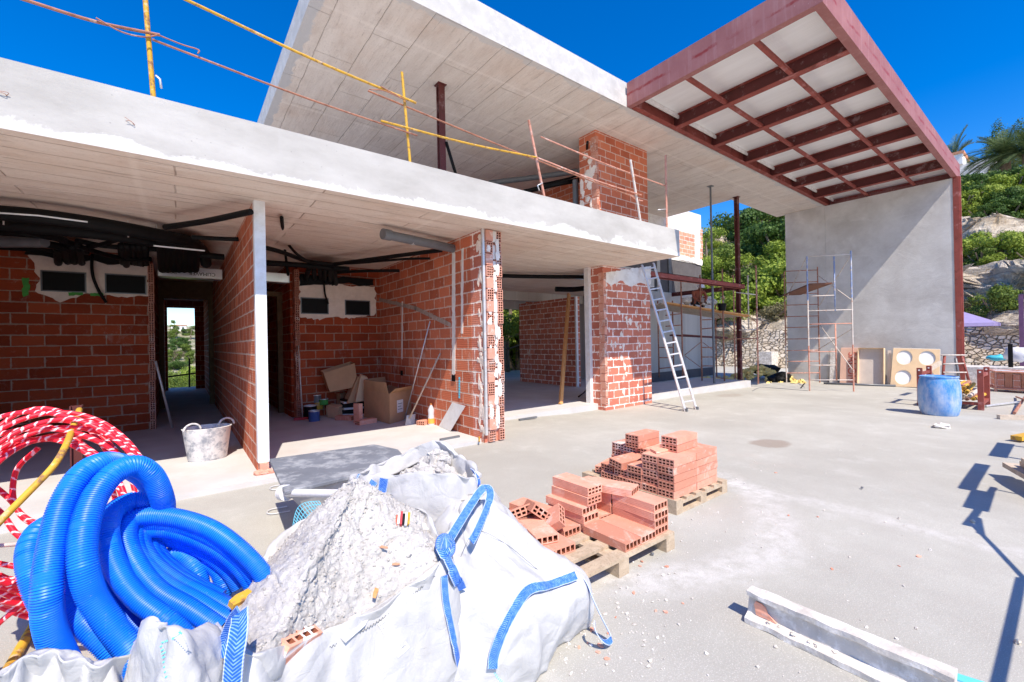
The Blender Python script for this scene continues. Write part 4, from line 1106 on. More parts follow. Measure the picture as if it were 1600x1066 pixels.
# ducts over the doors
def duct(label, pa, pb, y, h, dlen):
    a = AY(*pa, y); b = AY(*pb, y); zc = (a.z + b.z) / 2; t = thing('air_duct', label, 'air duct', ((a.x + b.x) / 2, y, zc - h / 2)); x0, x1 = a.x, b.x; th = .03
    mb = MB(); z0, z1 = zc - h / 2, zc + h / 2
    mb.box((x0, y, z0), (x1, y + dlen, z1)); mb.build('duct_body', FOIL, t)
    mb = MB()
    for lo, hi in (((x0 - .012, z0 - .012), (x1 + .012, z0)), ((x0 - .012, z1), (x1 + .012, z1 + .012)), ((x0 - .012, z0), (x0, z1)), ((x1, z0), (x1 + .012, z1))): mb.box((lo[0], y - .015, lo[1]), (hi[0], y + .03, hi[1]))
    mb.build('duct_edge', GALV, t); return t, x0, x1, zc
t, x0, x1, zc = duct('silver foil air duct with upside down lettering over the dark doorway', (248, 424), (346, 428), 9.9, .165, .35)
Mt = Matrix.Translation((x0 + (x1 - x0) * .68, 9.898, zc - .012)) @ Matrix.Rotation(R(90), 4, 'X') @ Matrix.Rotation(R(180), 4, 'Z')
text_mesh('lettering', 'CLIMAVER', .088, Mt, INK, t)
Mt = Matrix.Translation((x0 + (x1 - x0) * .52, 9.898, zc + .052)) @ Matrix.Rotation(R(90), 4, 'X') @ Matrix.Rotation(R(180), 4, 'Z'); text_mesh('lettering', '360', .06, Mt, INK, t)
Mt = Matrix.Translation((x0 + (x1 - x0) * .15, 9.898, zc - .01)) @ Matrix.Rotation(R(90), 4, 'X') @ Matrix.Rotation(R(180), 4, 'Z'); text_mesh('lettering', 'ISOVER', .075, Mt, INK, t)
duct('plain silver foil air duct end beside the white post', (405, 431), (451, 436), 9.4, .15, .35)

# ladder against the pillar
a0, a1 = GG(1071, 643), GG(1088, 640); b0, b1 = AY(1003, 414, 6.42), AY(1021, 411, 6.42)
lad = thing('ladder', 'dusty aluminium ladder leaning on the brick pillar under the slab corner', 'ladder', (a0 + a1) / 2)
side = (a1 - a0).normalized()
for a, b in ((a0, b0), (a1, b1)):
    mb = MB(); mb.bar(a, b, .028, .065, side); mb.build('rail', ALU, lad, bevel=.004)
for k in range(13):
    f = (k + .75) / 13.2; p, q = a0.lerp(b0, f), a1.lerp(b1, f); mb = MB(); mb.bar(p, q, .03, .03, (0, .3, 1)); mb.build('rung', ALU, lad)
for a in (a0, a1):
    mb = MB(); mb.cbox(a + Vector((0, 0, .03)), (.05, .10, .07)); mb.build('foot', GREYP, lad)

# steel balcony frame between pillar and column
bf = thing('balcony_steelwork', 'red primed steel angle frame projecting beside the ladder at door height', 'steel frame', (10.5, colp.y, 2.9))
b = AY(1160, 449, colp.y - .12); a = AY(1022, 430, colp.y - .12); a.x = 9.4
mb = MB(); z1 = (a.z + b.z) / 2 + .09; mb.box((a.x, b.y - .08, z1 - .16), (b.x, b.y - .06, z1)); mb.box((a.x, b.y - .08, z1 - .16), (b.x, b.y + .06, z1 - .145)); mb.box((a.x, b.y - .08, z1 - .015), (b.x, b.y + .06, z1)); mb.build('front_beam', REDP, bf)
mb = MB(); mb.box((b.x - .12, b.y + .08, z1 - .17), (b.x - .04, 9.9, z1 - .02)); mb.build('side_beam', REDC, bf)
# grey prop standing behind the balcony frame
p = G(1110, 292, RZ - .02); pr = thing('steel_prop', 'tall thin grey steel prop under the roof beside the dark column', 'prop', (p.x, p.y, FZ))
mb = MB(); mb.tube([(p.x, p.y, 2.4), (p.x, p.y, RZ - .02)], .030, 10); mb.build('inner_tube', GREYP, pr, smooth=True, sharp=40)
mb = MB(); mb.tube([(p.x, p.y, FZ), (p.x, p.y, 3.6)], .038, 10); mb.build('outer_tube', GREYP, pr, smooth=True, sharp=40)
mb = MB(); mb.cbox((p.x, p.y, RZ - .008), (.16, .16, .012)); mb.build('head_plate', GREYP, pr)

# scaffold tower in front of the end wall
A_, B_, C_, D_ = GG(1265, 611), GG(1334, 612), GG(1229, 598), GG(1281, 598)
st = thing('scaffold_tower', 'tall paint daubed scaffold tower with two rusty boards before the grey end wall', 'scaffold', (A_ + D_) / 2)
zA, zB, zC, zD = VZ(A_, 1260, 400), VZ(B_, 1325, 392), VZ(C_, 1228, 425), VZ(D_, 1278, 417)
for p, z, ms in ((A_, zA, (RUSTP, WTUBE, BTUBE)), (B_, zB, (RUSTP, WTUBE, BTUBE)), (C_, zC, (WTUBE, RUST, RUST)), (D_, zD, (RUST, RUST, RUST))):
    h = (z - p.z) / 3
    for k, m in enumerate(ms):
        mb = MB(); mb.tube([(p.x, p.y, p.z + k * h), (p.x, p.y, p.z + (k + 1) * h)], .021, 8); mb.build('standard', m, st, smooth=True, sharp=40)
def rung_at(p, q, py0, px0, m, r=.014, pa=0, pb=1):
    z = VZ(p, px0, py0); a = Vector((p.x, p.y, z)).lerp(Vector((q.x, q.y, z)), pa); b = Vector((p.x, p.y, z)).lerp(Vector((q.x, q.y, z)), pb)
    mb = MB(); mb.tube([a, b], r, 8); mb.build('rung', m, st, smooth=True)
for py, m, pb in ((401, WTUBE, 1), (463, WTUBE, .62), (486, WTUBE, 1), (507, RUSTP, 1), (529, WTUBE, .62), (550, RUSTP, .62), (571, WTUBE, .62), (594, WTUBE, 1)): rung_at(A_, B_, py, 1262, m, .014, 0, pb)
for f, y0, y1, m in ((.62, 401, 486, BTUBE), (.62, 507, 594, RUSTP)):
    p = A_.lerp(B_, f); mb = MB(); mb.tube([(p.x, p.y, VZ(p, 1300, y0)), (p.x, p.y, VZ(p, 1300, y1))], .02, 8); mb.build('standard', m, st, smooth=True)
for py in (424, 442, 460, 477, 495, 512, 530, 548, 565, 583): rung_at(C_, D_, py, 1230, RUST if py < 540 else RUSTP, .016)
for (p, ya, q, yb) in ((D_, 430, B_, 470), (C_, 470, A_, 400), (D_, 505, B_, 580), (B_, 400, D_, 480), (B_, 515, D_, 545)):
    mb = MB(); mb.tube([(p.x, p.y, VZ(p, 1270, ya)), (q.x, q.y, VZ(q, 1300, yb))], .014, 8); mb.build('brace', WTUBE, st, smooth=True)
for k, f in enumerate((.08, .34)):
    a = C_.lerp(D_, f); b = A_.lerp(B_, f + .1); za = VZ(C_, 1235, 461); zb_ = VZ(A_, 1265, 444)
    mb = MB(); mb.bar((a.x, a.y, za + .0), (b.x, b.y, zb_), .30, .04); tag(mb.build('scaffold_board', m_plain('rusty board', (.13, .06, .04), .85, .3, 6) if k == 0 else MATS['rusty board']),
        'rusty scaffold board on the tower, ' + ('outer' if k == 0 else 'inner') + ' of the two', 'board', 'boards on the scaffold tower')

# scaffold in front of the stair tower
s2 = thing('scaffold', 'rusty tube scaffold with plank decks in front of the stair tower', 'scaffold', (14.2, 8.0, FZ))
DN, DF = 14.6, 15.8
def sv(px, y0, y1, dp, m=RUST, r=.025):
    a = D(px, y1, dp); b = D(px, y0, dp); mb = MB(); mb.tube([a, Vector((a.x, a.y, b.z))], r, 8); mb.build('standard', m, s2, smooth=True)
def sh(p, q, dp, m=RUST, r=.018, nm='ledger', dp2=None):
    mb = MB(); mb.tube([D(*p, dp), D(*q, dp2 or dp)], r, 8); mb.build(nm, m, s2, smooth=True)
for px, y0, y1, dp, m in ((1067, 440, 592, DN, RUST), (1097, 430, 595, DN, RUST), (1132, 420, 597, DN, RUST), (1185, 415, 600, DN, RUSTP), (1030, 470, 590, DF, RUST), (1053, 470, 590, DF, RUST), (1120, 470, 590, DF, RUST), (1149, 430, 592, DF, RUSTP), (1170, 430, 516, DF, WTUBE)): sv(px, y0, y1, dp, m)
for p, q in (((1067, 523), (1133, 528)), ((1097, 500), (1120, 499)), ((1097, 514), (1132, 511)), ((1097, 543), (1120, 543)), ((1097, 558), (1120, 558)), ((1097, 572), (1118, 572)), ((1030, 543), (1053, 543)), ((1030, 559), (1053, 559)), ((1030, 576), (1060, 573)), ((1040, 510), (1066, 508)), ((1040, 493), (1066, 490)), ((1132, 530), (1185, 529)), ((1155, 516), (1183, 515)), ((1150, 457), (1184, 461)), ((1115, 588), (1132, 592))):
    sh(p, q, DN + .3, WTUBE if p[0] > 1140 else RUST)
for p, q in (((1070, 555), (1096, 534)), ((1070, 556), (1096, 575)), ((1098, 535), (1118, 550)), ((1155, 480), (1183, 505)), ((1120, 490), (1150, 520)), ((1098, 455), (1131, 490))): sh(p, q, DN + .5, RUST, .012, 'brace')
pl_a, pl_b = D(1040, 474, DN + .2), D(1168, 494, DN + .2)
for k in range(5):
    o = Vector((.02, .24 * k, 0)); mb = MB(); mb.bar(pl_a + o, pl_b + o, .045, .23, (0, 1, 0)); tag(mb.build('plank', WOODO if k == 0 else WOODG), ('front', 'second', 'middle', 'fourth', 'rear')[k] + ' plank of the deck where the worker crouches', 'plank', 'planks on the scaffold')
a, b = D(1048, 524, DN + .2), D(1135, 528, DN + .2); mb = MB(); mb.bar(a, b, .05, .22, (0, 1, 0)); tag(mb.build('plank', REDC), 'dark red plank low on the rusty scaffold', 'plank')
# black bucket hanging on that scaffold
p = D(1128, 480, DN); bk = thing('bucket', 'small black bucket hanging on the rusty scaffold tubes', 'bucket', p - Vector((0, 0, .12)))
mb = MB(); mb.lathe([(.001, 0), (.10, 0), (.14, .24), (.13, .24), (.09, .02), (.001, .02)], p - Vector((0, 0, .12)), 14); mb.build('tub', BLACK, bk, smooth=True, sharp=40)
mb = MB(); mb.tube([p + Vector((.13 * math.cos(a_), 0, .12 + .22 * math.sin(a_))) for a_ in [math.pi * i / 8 for i in range(9)]], .006, 6); mb.build('handle', GALV, bk)
# rubble bags on the deck
for k, (px, s_) in enumerate(((1073, .17), (1102, .2), (1112, .15))):
    mb = MB(); p = D(px, 470 + k, DN + .35); mb.blob(p, s_ * 1.2, s_, s_ * .75, k + 20, .3, 8, 12); tag(mb.build('cement_bag', CONCB if k != 1 else FAB, smooth=True), ('grey sack left of the crouching worker', 'white sack in front of the crouching worker', 'small grey sack right of the crouching worker')[k] + ' on the deck', 'sack')

# ------------------------------------------------------------------ worker crouching on the deck
def skin_body(name, joints, edges, mat, parent, sub=1):
    me = bpy.data.meshes.new(name); me.from_pydata([tuple(j[0]) for j in joints], edges, []); me.materials.append(mat)
    o = bpy.data.objects.new(name, me); COL.objects.link(o); o.parent = parent
    m = o.modifiers.new('skin', 'SKIN'); m.use_smooth_shade = True
    lay = me.skin_vertices[0] if me.skin_vertices else None
    if lay is None:
        bpy.context.view_layer.objects.active = o
        bm = bmesh.new(); bm.from_mesh(me); bm.verts.layers.skin.verify(); bm.to_mesh(me); bm.free(); lay = me.skin_vertices[0]
    for i, j in enumerate(joints):
        r_ = j[1]; lay.data[i].radius = (r_, r_) if not hasattr(r_, '__len__') else r_
    lay.data[0].use_root = True
    s_ = o.modifiers.new('sub', 'SUBSURF'); s_.levels = sub; s_.render_levels = sub
    return o
wp = D(1088, 484, DN + .55); wp.z = 2.585
wk = thing('person', 'worker in a white cap and rust coloured shirt crouching on the scaffold deck', 'person', wp, R(-128))
S = 0.92   # local frame: +x forward (towards the terrace), z up
J = lambda x, y, z: Vector((x * S, y * S, z * S))
body = [(J(0, 0, .28), .15), (J(.10, 0, .42), .15), (J(.24, 0, .55), .155), (J(.31, 0, .62), .07), (J(.37, 0, .66), .06),          # pelvis .. neck
        (J(.22, .19, .57), .065), (J(.36, .24, .36), .05), (J(.52, .12, .20), .038), (J(.58, .09, .16), .032),
        (J(.22, -.19, .57), .065), (J(.36, -.24, .36), .05), (J(.52, -.12, .20), .038), (J(.58, -.09, .16), .032),
        (J(.02, .11, .26), .09), (J(.36, .17, .34), .075), (J(.14, .15, .06), .05), (J(.26, .16, .03), .045),
        (J(.02, -.11, .26), .09), (J(.36, -.17, .34), .075), (J(.14, -.15, .06), .05), (J(.26, -.16, .03), .045)]
ed = [(0, 1), (1, 2), (2, 3), (3, 4), (2, 5), (5, 6), (6, 7), (7, 8), (2, 9), (9, 10), (10, 11), (11, 12), (0, 13), (13, 14), (14, 15), (15, 16), (0, 17), (17, 18), (18, 19), (19, 20)]
skin_body('body', [(p, r_ * S) for p, r_ in body], ed, CLOTH, wk, 2)
mb = MB(); Mw = ROOTM[wk.name]
def wb(c, rx, ry, rz, seed=0, amp=.03): mb.blob(Mw @ J(*c), rx * S, ry * S, rz * S, seed, amp, 9, 14)
wb((.44, 0, .69), .085, .08, .115); mb.blob(Mw @ J(.53, 0, .665), .02 * S, .02 * S, .022 * S, 1, 0, 5, 6)
for sgn in (-1, 1): mb.blob(Mw @ J(.44, .083 * sgn, .69), .015 * S, .012 * S, .028 * S, 2, 0, 5, 6)
mb.build('head', SKIN, wk, smooth=True)
mb = MB(); mb.lathe([(.001, .105), (.05, .095), (.085, .06), (.10, .0), (.102, -.01)], (0, 0, 0), 16)
mc = Mw @ Matrix.Translation(J(.445, 0, .735)) @ Matrix.Rotation(R(16), 4, 'Y') @ Matrix.Scale(S * 1.3, 4); mb.v = [tuple(mc @ Vector(p)) for p in mb.v]
k = len(mb.v); mb.slab([mc @ Vector((.07 + .10 * math.cos(a_) * .9, .09 * math.sin(a_), .0)) for a_ in [R(-80 + 16 * i) for i in range(11)]], Vector((0, 0, .01)))
mb.build('cap', HAT, wk, smooth=True, sharp=40)
for sgn in (-1, 1):
    mb = MB(); base = Mw @ J(.59, .085 * sgn, .155); mb.blob(base, .045 * S, .04 * S, .022 * S, 3, .05, 6, 8)
    for q in range(4):
        off = (q - 1.5) * .02 * S; L_ = (.07, .082, .078, .06)[q] * S
        dirv = (Mw.to_3x3() @ Vector((.8, 0, -.45))).normalized(); sd = (Mw.to_3x3() @ Vector((0, 1, 0))).normalized()
        p0 = base + dirv * .03 * S + sd * off; mb.tube([p0, p0 + dirv * L_ * .55, p0 + dirv * L_ * .9 + Vector((0, 0, -.02 * S))], .009 * S, 6)
    sd = (Mw.to_3x3() @ Vector((.5, -sgn * .9, -.2))).normalized(); mb.tube([base + sd * .02, base + sd * .065 * S, base + sd * .085 * S + Vector((0, 0, -.01))], .010 * S, 6)
    mb.build('hand', SKIN, wk, smooth=True)
leg_m = [(J(0, 0, .27), .155), (J(.02, .11, .26), .098), (J(.36, .17, .345), .083), (J(.14, .15, .075), .058), (J(.02, -.11, .26), .098), (J(.36, -.17, .345), .083), (J(.14, -.15, .075), .058)]
skin_body('trousers', [(p, r_ * S) for p, r_ in leg_m], [(0, 1), (1, 2), (2, 3), (0, 4), (4, 5), (5, 6)], TROUS, wk, 1)
for sgn in (-1, 1):
    mb = MB(); mb.blob(Mw @ J(.22, .155 * sgn, .035), .13 * S, .05 * S, .045 * S, 4, .03, 7, 10); mb.build('boot', BLACK, wk, smooth=True)

# ------------------------------------------------------------------ things in the rooms
def carton(label, Lp, Cp, Rp, top, z=FZ, flaps=1, m=CARD, seed=0, group='cardboard boxes in the side room', tilt=0, zoff=None):
    """box from three corners of its foot seen from the terrace (left, near, right) and the height of the near edge"""
    L_, c, r_ = G(*Lp, z), G(*Cp, z), G(*Rp, z); h = VZ(c, *top) - z
    if tilt: pass
    t = thing('cardboard_box', label, 'box', c, 0, group); o4 = L_ + r_ - c; th = .008; P = [c, r_, o4, L_]
    mb = MB(); ctr = (c + o4) / 2
    mb.slab([p + Vector((0, 0, .002)) for p in P], (0, 0, th))
    for i in range(4):
        a, b = P[i], P[(i + 1) % 4]; n_ = (ctr - (a + b) / 2); n_.z = 0; n_.normalize()
        mb.slab([a + Vector((0, 0, .01)), b + Vector((0, 0, .01)), b + Vector((0, 0, h)), a + Vector((0, 0, h))], n_ * th)
    mb.build('shell', m, t)
    if flaps:
        rnd = random.Random(seed)
        for i in range(4):
            a, b = P[i], P[(i + 1) % 4]; n_ = ((a + b) / 2 - ctr); n_.z = 0; n_.normalize(); an = R(rnd.uniform(5, 65)); e = (b - a) * .03
            d = (n_ * math.sin(an) + Vector((0, 0, 1)) * math.cos(an)) * min(.2, h * .45); up_ = Vector((0, 0, h))
            mb = MB(); mb.slab([a + e + up_, b - e + up_, b - e * 2 + up_ + d, a + e * 2 + up_ + d], n_ * .006); mb.build('flap', m, t)
    else:
        mb = MB(); mb.slab([p + Vector((0, 0, h - .003)) for p in P], (0, 0, .008)); mb.build('lid', m, t)
    return t, P, h
def label_on(t, a, b, h0, h1, f0, f1, n_):
    a, b = Vector(a), Vector(b); p, q = a.lerp(b, f0), a.lerp(b, f1); mb = MB(); mb.slab([p + Vector((0, 0, h0)), q + Vector((0, 0, h0)), q + Vector((0, 0, h1)), p + Vector((0, 0, h1))], Vector(n_).normalized() * .003); mb.build('address_label', PAPER, t)
    mb = MB()
    for k in range(3): z = h0 + (h1 - h0) * (.25 + .22 * k); mb.slab([p.lerp(q, .12) + Vector((0, 0, z)), p.lerp(q, .85 - .2 * (k % 2)) + Vector((0, 0, z)), p.lerp(q, .85 - .2 * (k % 2)) + Vector((0, 0, z + .008)), p.lerp(q, .12) + Vector((0, 0, z + .008))], Vector(n_).normalized() * .004)
    mb.build('print', INK, t)
t, P, h = carton('largest open brown box, standing on the floor by the leaning tools', (569, 652), (609, 663), (646, 652), (609, 615), m=CARD, seed=2)
nn = Vector((P[1].y - P[0].y, -(P[1].x - P[0].x), 0)); label_on(t, P[0], P[1], h * .30, h * .72, .30, .55, nn)
carton('long low closed box against the back wall under the tilted box', (500, 640), (532, 648), (556, 640), (532, 616), flaps=0, m=CARD)
carton('small box with white tape on top beside the folded black mats', (510, 652), (529, 655), (537, 650), (529, 637), flaps=0, m=CARDL)
carton('yellowish flat box next to the paint tins', (492, 646), (507, 649), (516, 644), (507, 630), flaps=0, m=CARDL)
def tilted_box(label, corners, y, dep, m, grp='cardboard boxes in the side room', lab=None):
    P = [AY(a, b, y) for a, b in corners]; lean = Vector((0, .10, 0)); P[2] += lean; P[3] += lean
    t = thing('cardboard_box', label, 'box', P[0], 0, grp); mb = MB(); bk = Vector((.02, dep, .03))
    mb.slab(P, (0, .008, 0)); n4 = [p + bk for p in P]
    for i in range(3) if lab else range(4):
        j = (i + 1) % 4 if not lab else (i, (i + 1))[1]
        a, b = (P[i], P[j]) if not lab else ((P[3], P[0]), (P[0], P[1]), (P[1], P[2]))[i]
        mb.slab([a, b, b + bk, a + bk], (a - b).cross(bk).normalized() * .007)
    mb.slab(n4, (0, .008, 0)); mb.build('shell', m, t)
    if lab:
        Q = [AY(a, b, y + .02) + Vector((0, -.035 + .05, 0)) for a, b in lab]; 
        mb = MB(); ex = P[1] - P[0]; ez = P[3] - P[0]; o = P[0] + ex * .42 + ez * .46; mb.slab([o, o + ex * .27, o + ex * .27 + ez * .22, o + ez * .22], (0, -.004, 0)); mb.build('address_label', PAPER, t)
    return t
tilted_box('open box with an address label, tilted on top of the pile', [(516, 612), (559, 604), (556, 568), (508, 583)], 9.15, .32, CARD, lab=[(528, 598), (541, 596)])
tilted_box('dark narrow box on edge, leaning behind the largest box', [(543, 630), (556, 628), (574, 595), (562, 590)], 9.0, .3, CARD)
tilted_box('pale narrow box strip leaning beside the largest box', [(556, 628), (567, 626), (577, 592), (567, 588)], 8.85, .12, CARDL)
# folded mats, bricks, broom, tools, bottle, tile
p = G(552, 648, FZ); t = thing('folded_mats', 'untidy stack of folded black and white plastic mats between the boxes', 'mats', p)
for k in range(8):
    mb = MB(); a = .05 * k; mb.box((-.27 + .01 * k, -.16, .045 * k), (.28 - .015 * k, .16, .045 * k + .036), Matrix.Translation(p) @ Matrix.Rotation(R(-20 + 7 * k % 25), 4, 'Z') @ Matrix.Rotation(R(4 - k), 4, 'Y')); mb.build('sheet', BLACK if k % 3 else PAPER, t)
def room_brick(label, p, rot):
    mb = MB(); M = Matrix.Translation(p) @ rot; mb.brick(M, .36, .16, .08)
    return tag(mb.build('hollow_brick', [CLAY, CLAYD], origin=p), label, 'brick', 'loose bricks in the side room')
room_brick('hollow brick standing upright in front of the boxes', G(557, 661, FZ) + Vector((0, 0, .18)), Matrix.Rotation(R(20), 4, 'Z') @ Matrix.Rotation(R(90), 4, 'Y'))
room_brick('hollow brick lying flat, right of the upright one', G(572, 662, FZ), Matrix.Rotation(R(14), 4, 'Z'))
room_brick('hollow brick lying askew, left of the upright one', G(540, 656, FZ), Matrix.Rotation(R(-52), 4, 'Z'))
room_brick('hollow brick lying under the leaning spatula and bottle', G(665, 662, FZ), Matrix.Rotation(R(35), 4, 'Z'))
b0 = G(473, 656, FZ); t = thing('broom', 'red headed broom leaning against the brick wall end', 'broom', b0)
mb = MB(); mb.box((-.16, -.035, .0), (.16, .035, .05), Matrix.Translation(b0) @ Matrix.Rotation(R(-8), 4, 'Z')); mb.build('brush_head', REDB, t, bevel=.01)
mb = MB(); mb.tube([b0 + Vector((0, 0, .04)), AY(466, 540, 9.45)], .012, 8); mb.build('handle', GALV, t, smooth=True)
for k, (px, py, r_, h_, m, lb) in enumerate(((497, 625, .11, .16, GREYP, 'round grey tin on top of the jumble of tins'), (491, 652, .10, .2, m_plain('navy tin', (.04, .07, .2), .4, .1), 'navy blue tin on the floor by the broom'), (508, 630, .09, .12, GREEN, 'green tin behind the yellowish box'), (485, 648, .12, .26, BLACK, 'black pail behind the navy tin'), (500, 640, .10, .14, YEL, 'yellow rimmed tin in the jumble of tins'))):
    p = G(px, py + 6, FZ) if k in (1, 3) else G(px, 650, FZ) + Vector((0, .1, (655 - py) * .009)); t = thing('paint_tin', lb, 'tin', p, 0, 'tins by the broom'); mb = MB(); mb.lathe([(.001, 0), (r_, 0), (r_, h_)], p, 16); mb.build('can', m, t, smooth=True, sharp=40)
    mb = MB(); mb.lathe([(r_ * 1.03, h_ - .012), (r_ * 1.03, h_ + .004), (r_ * .9, h_ + .004), (r_ * .88, h_ - .01), (.001, h_ - .01)], p, 16); mb.build('lid', GALV if m != YEL else YEL, t, smooth=True, sharp=40)
p0 = G(640, 664, FZ); t = thing('spatula', 'long handled metal float leaning on the brick partition', 'tool', p0)
mb = MB(); mb.tube([p0 + Vector((0, 0, .12)), AX(688, 552, 3.56)], .014, 8); mb.build('handle', WOODG, t, smooth=True)
mb = MB(); mb.slab([p0 + Vector((-.09, 0, 0)), p0 + Vector((.11, .03, 0)), p0 + Vector((.15, .08, .17)), p0 + Vector((-.03, .05, .17))], (0, -.01, 0)); mb.build('blade', METG, t)
p0 = G(632, 656, FZ); mb = MB(); mb.tube([p0, AX(672, 502, 3.57)], .012, 8); tag(mb.build('pole', GALV, smooth=True), 'thin stained pole leaning on the brick partition behind the float', 'pole')
p0 = G(674, 664, FZ); t = thing('bottle', 'clear plastic bottle with orange label standing on the sunlit floor', 'bottle', p0)
mb = MB(); mb.lathe([(.001, 0), (.055, 0), (.06, .02), (.06, .09)], p0, 16); mb.lathe([(.061, .09), (.052, .2), (.058, .27), (.022, .35), (.018, .36)], p0, 16); mb.build('body', CLEAR, t, smooth=True, sharp=50)
mb = MB(); mb.lathe([(.0615, .03), (.0615, .12)], p0, 16); mb.build('label', ORANGE, t, smooth=True)
mb = MB(); mb.lathe([(.001, .385), (.02, .385), (.02, .36)], p0, 12); mb.build('cap', ORANGE, t, smooth=True, sharp=40)
a, b = G(686, 666, FZ), G(704, 674, FZ); c = AX(718, 632, 3.57); mb = MB(); d = b - a
mb.slab([a, b, c + d * .45, c - d * .55], Vector((-.012, -.012, .006))); tag(mb.build('floor_tile', WPAINT, origin=a), 'white tile leaning at the foot of the brick partition', 'tile')
mb = MB(); mb.tube(spline([G(709, 666, FZ + .01), G(730, 675, FZ + .01), G(747, 681, FZ + .01), G(749, 690, FZ + .01)], 4), .012, 6); tag(mb.build('foam_strip', YEL, smooth=True), 'yellow expanding foam strip along the foot of the partition', 'foam strip')
p = G(703, 686, FZ); mb = MB(); mb.box((-.17, -.02, 0), (.17, .02, .03), Matrix.Translation(p) @ Matrix.Rotation(R(3), 4, 'Z')); tag(mb.build('batten', GREYP, origin=p), 'short grey batten lying on the floor before the pier', 'batten')
p = G(825, 655, 0); mb = MB(); mb.box((-.22, -.02, 0), (.22, .02, .03), Matrix.Translation(p)); tag(mb.build('batten', GREYP, origin=p), 'dark batten lying below the step of the wide opening', 'batten')
# leaning timber in the wide opening
a, b = G(876, 632, FZ), AY(889, 460, 8.6); mb = MB(); mb.bar(a, b, .10, .05, (0, 1, 0)); tag(mb.build('timber_plank', WOODO, origin=a), 'orange timber plank leaning in the wide opening', 'plank')
mb = MB(); mb.tube(spline([G(904, 620, FZ + .02), G(914, 612, FZ + .02), AY(922, 595, 8.2), AY(924, 560, 8.0)], 6), .02, 8); tag(mb.build('hanging_cable', BLACK, smooth=True), 'black cable curling down to the floor beside the pillar', 'cable')
# pole by the dark doorway
mb = MB(); mb.tube([G(269, 668, FZ), AY(243, 564, 9.9)], .02, 8); tag(mb.build('pole', GALV, smooth=True), 'grey metal pole leaning in the dark doorway of the left room', 'pole')
# bundle of cloths in the left room
for k, (px, py, m, s_, lb) in enumerate(((20, 668, CLEAR, .24, 'pale crumpled plastic bag in the left room corner'), (28, 658, m_plain('blue rag', (.08, .13, .26), .9, .2), .2, 'dull blue rag on top of the bag in the left room'), (52, 660, BLACK, .2, 'black rubbish bag in the left room'))):
    mb = MB(); mb.blob(G(px, py + 12, FZ) + Vector((0, .2, .12 + .1 * (k == 1))), s_ * 1.2, s_, s_ * .7, k + 5, .3, 9, 14); tag(mb.build('rag_bag', m, smooth=True), lb, 'bag')
# railing outside the far opening of the corridor
t = thing('balcony_rail', 'dark metal rail seen through the doorway at the end of the corridor', 'railing', (e0, 20.2, FZ))
for pa, pb in (((262, 589), (308, 583)), ((296, 560), (296, 607))): mb = MB(); mb.tube([AY(*pa, 20.1), AY(*pb, 20.1)], .03, 6); mb.build('bar', BLACK, t)
# rubber tub
p = G(326, 722, FZ); p.y += .22; t = thing('rubber_tub', 'whitened rubber builder\'s tub standing half in the sun', 'tub', p)
mb = MB(); mb.lathe([(.001, 0), (.20, 0), (.215, .02), (.265, .40), (.275, .415), (.262, .42), (.25, .40), (.205, .03), (.001, .03)], p, 32, 1.0, .8); mb.build('tub_wall', RUBBER, t, smooth=True, sharp=50)
for sgn in (-1, 1):
    c = p + Vector((.19 * sgn + .03, .12 * sgn, .40)); mb = MB(); mb.tube([c + Vector((.09 * math.cos(a_), .03 * math.cos(a_), .09 * math.sin(a_))) for a_ in [math.pi * i / 10 for i in range(11)]], .013, 8); mb.build('handle', RUBBER, t, smooth=True)

# ================================================================== FOREGROUND
from mathutils.bvhtree import BVHTree
def bvh(mb): return BVHTree.FromPolygons([Vector(p) for p in mb.v], [list(f) for f in mb.f])
EYE = Vector((0, 0, CH))
def on(px, py, trees, lift=.008, dflt=2.0):
    d = Vector(ray(px, py)).normalized(); best = None
    for t in trees:
        h = t.ray_cast(EYE, d)
        if h[0] is not None and (best is None or h[3] < best[1]): best = (h[0] - d * lift, h[3], h[1] if h[1].dot(d) < 0 else -h[1])
    if best: return best[0], best[2]
    return D(px, py, dflt), -d
def strap_on(name, pts, wd, trees, parent, lift=.010, th=.004):
    q = [on(x, y, trees, lift) for x, y in pts]; P = spline([a for a, _ in q], 8); N_ = []
    for i in range(len(P)):
        N_.append(q[min(len(q) - 1, int(i / 8 + .5))][1])
    mb = MB(); mb.ribbon(P, wd, N_, th); return mb.build(name, STRAP, parent, smooth=True, sharp=50)
def strap(name, pts, wd, parent, nrm, th=.004):
    P = spline([D(*p) for p in pts], 8)
    if isinstance(nrm, list): nrm = [nrm[min(len(nrm) - 1, int(i / 8 + .5))] for i in range(len(P))]
    mb = MB(); mb.ribbon(P, wd, nrm, th); return mb.build(name, STRAP, parent, smooth=True, sharp=50)
def sack(rim, bulge, zs, seed, disp, fold=.0, nfold=9, nu=120, nv=48, inner=True, lip=.02):
    P = [D(*p) for p in rim]; c = sum(P, Vector()) / len(P); rings = []
    if inner:                              # the cloth turns over its lip and goes down inside a little
        rings.append([p.lerp(c, .10) - Vector((0, 0, .10)) for p in P]); rings.append([p.lerp(c, .03) - Vector((0, 0, .01)) for p in P])
    rings.append(P)
    for f, b in zip(zs, bulge):
        r_ = []
        for p in P:
            o = Vector((p.x - c.x, p.y - c.y, 0)); o.normalize(); r_.append(Vector((p.x, p.y, p.z * f)) + o * b)
        rings.append(r_)
    return loft(rings, nu, nv, disp, 4.5, seed, True, fold, nfold), P, c

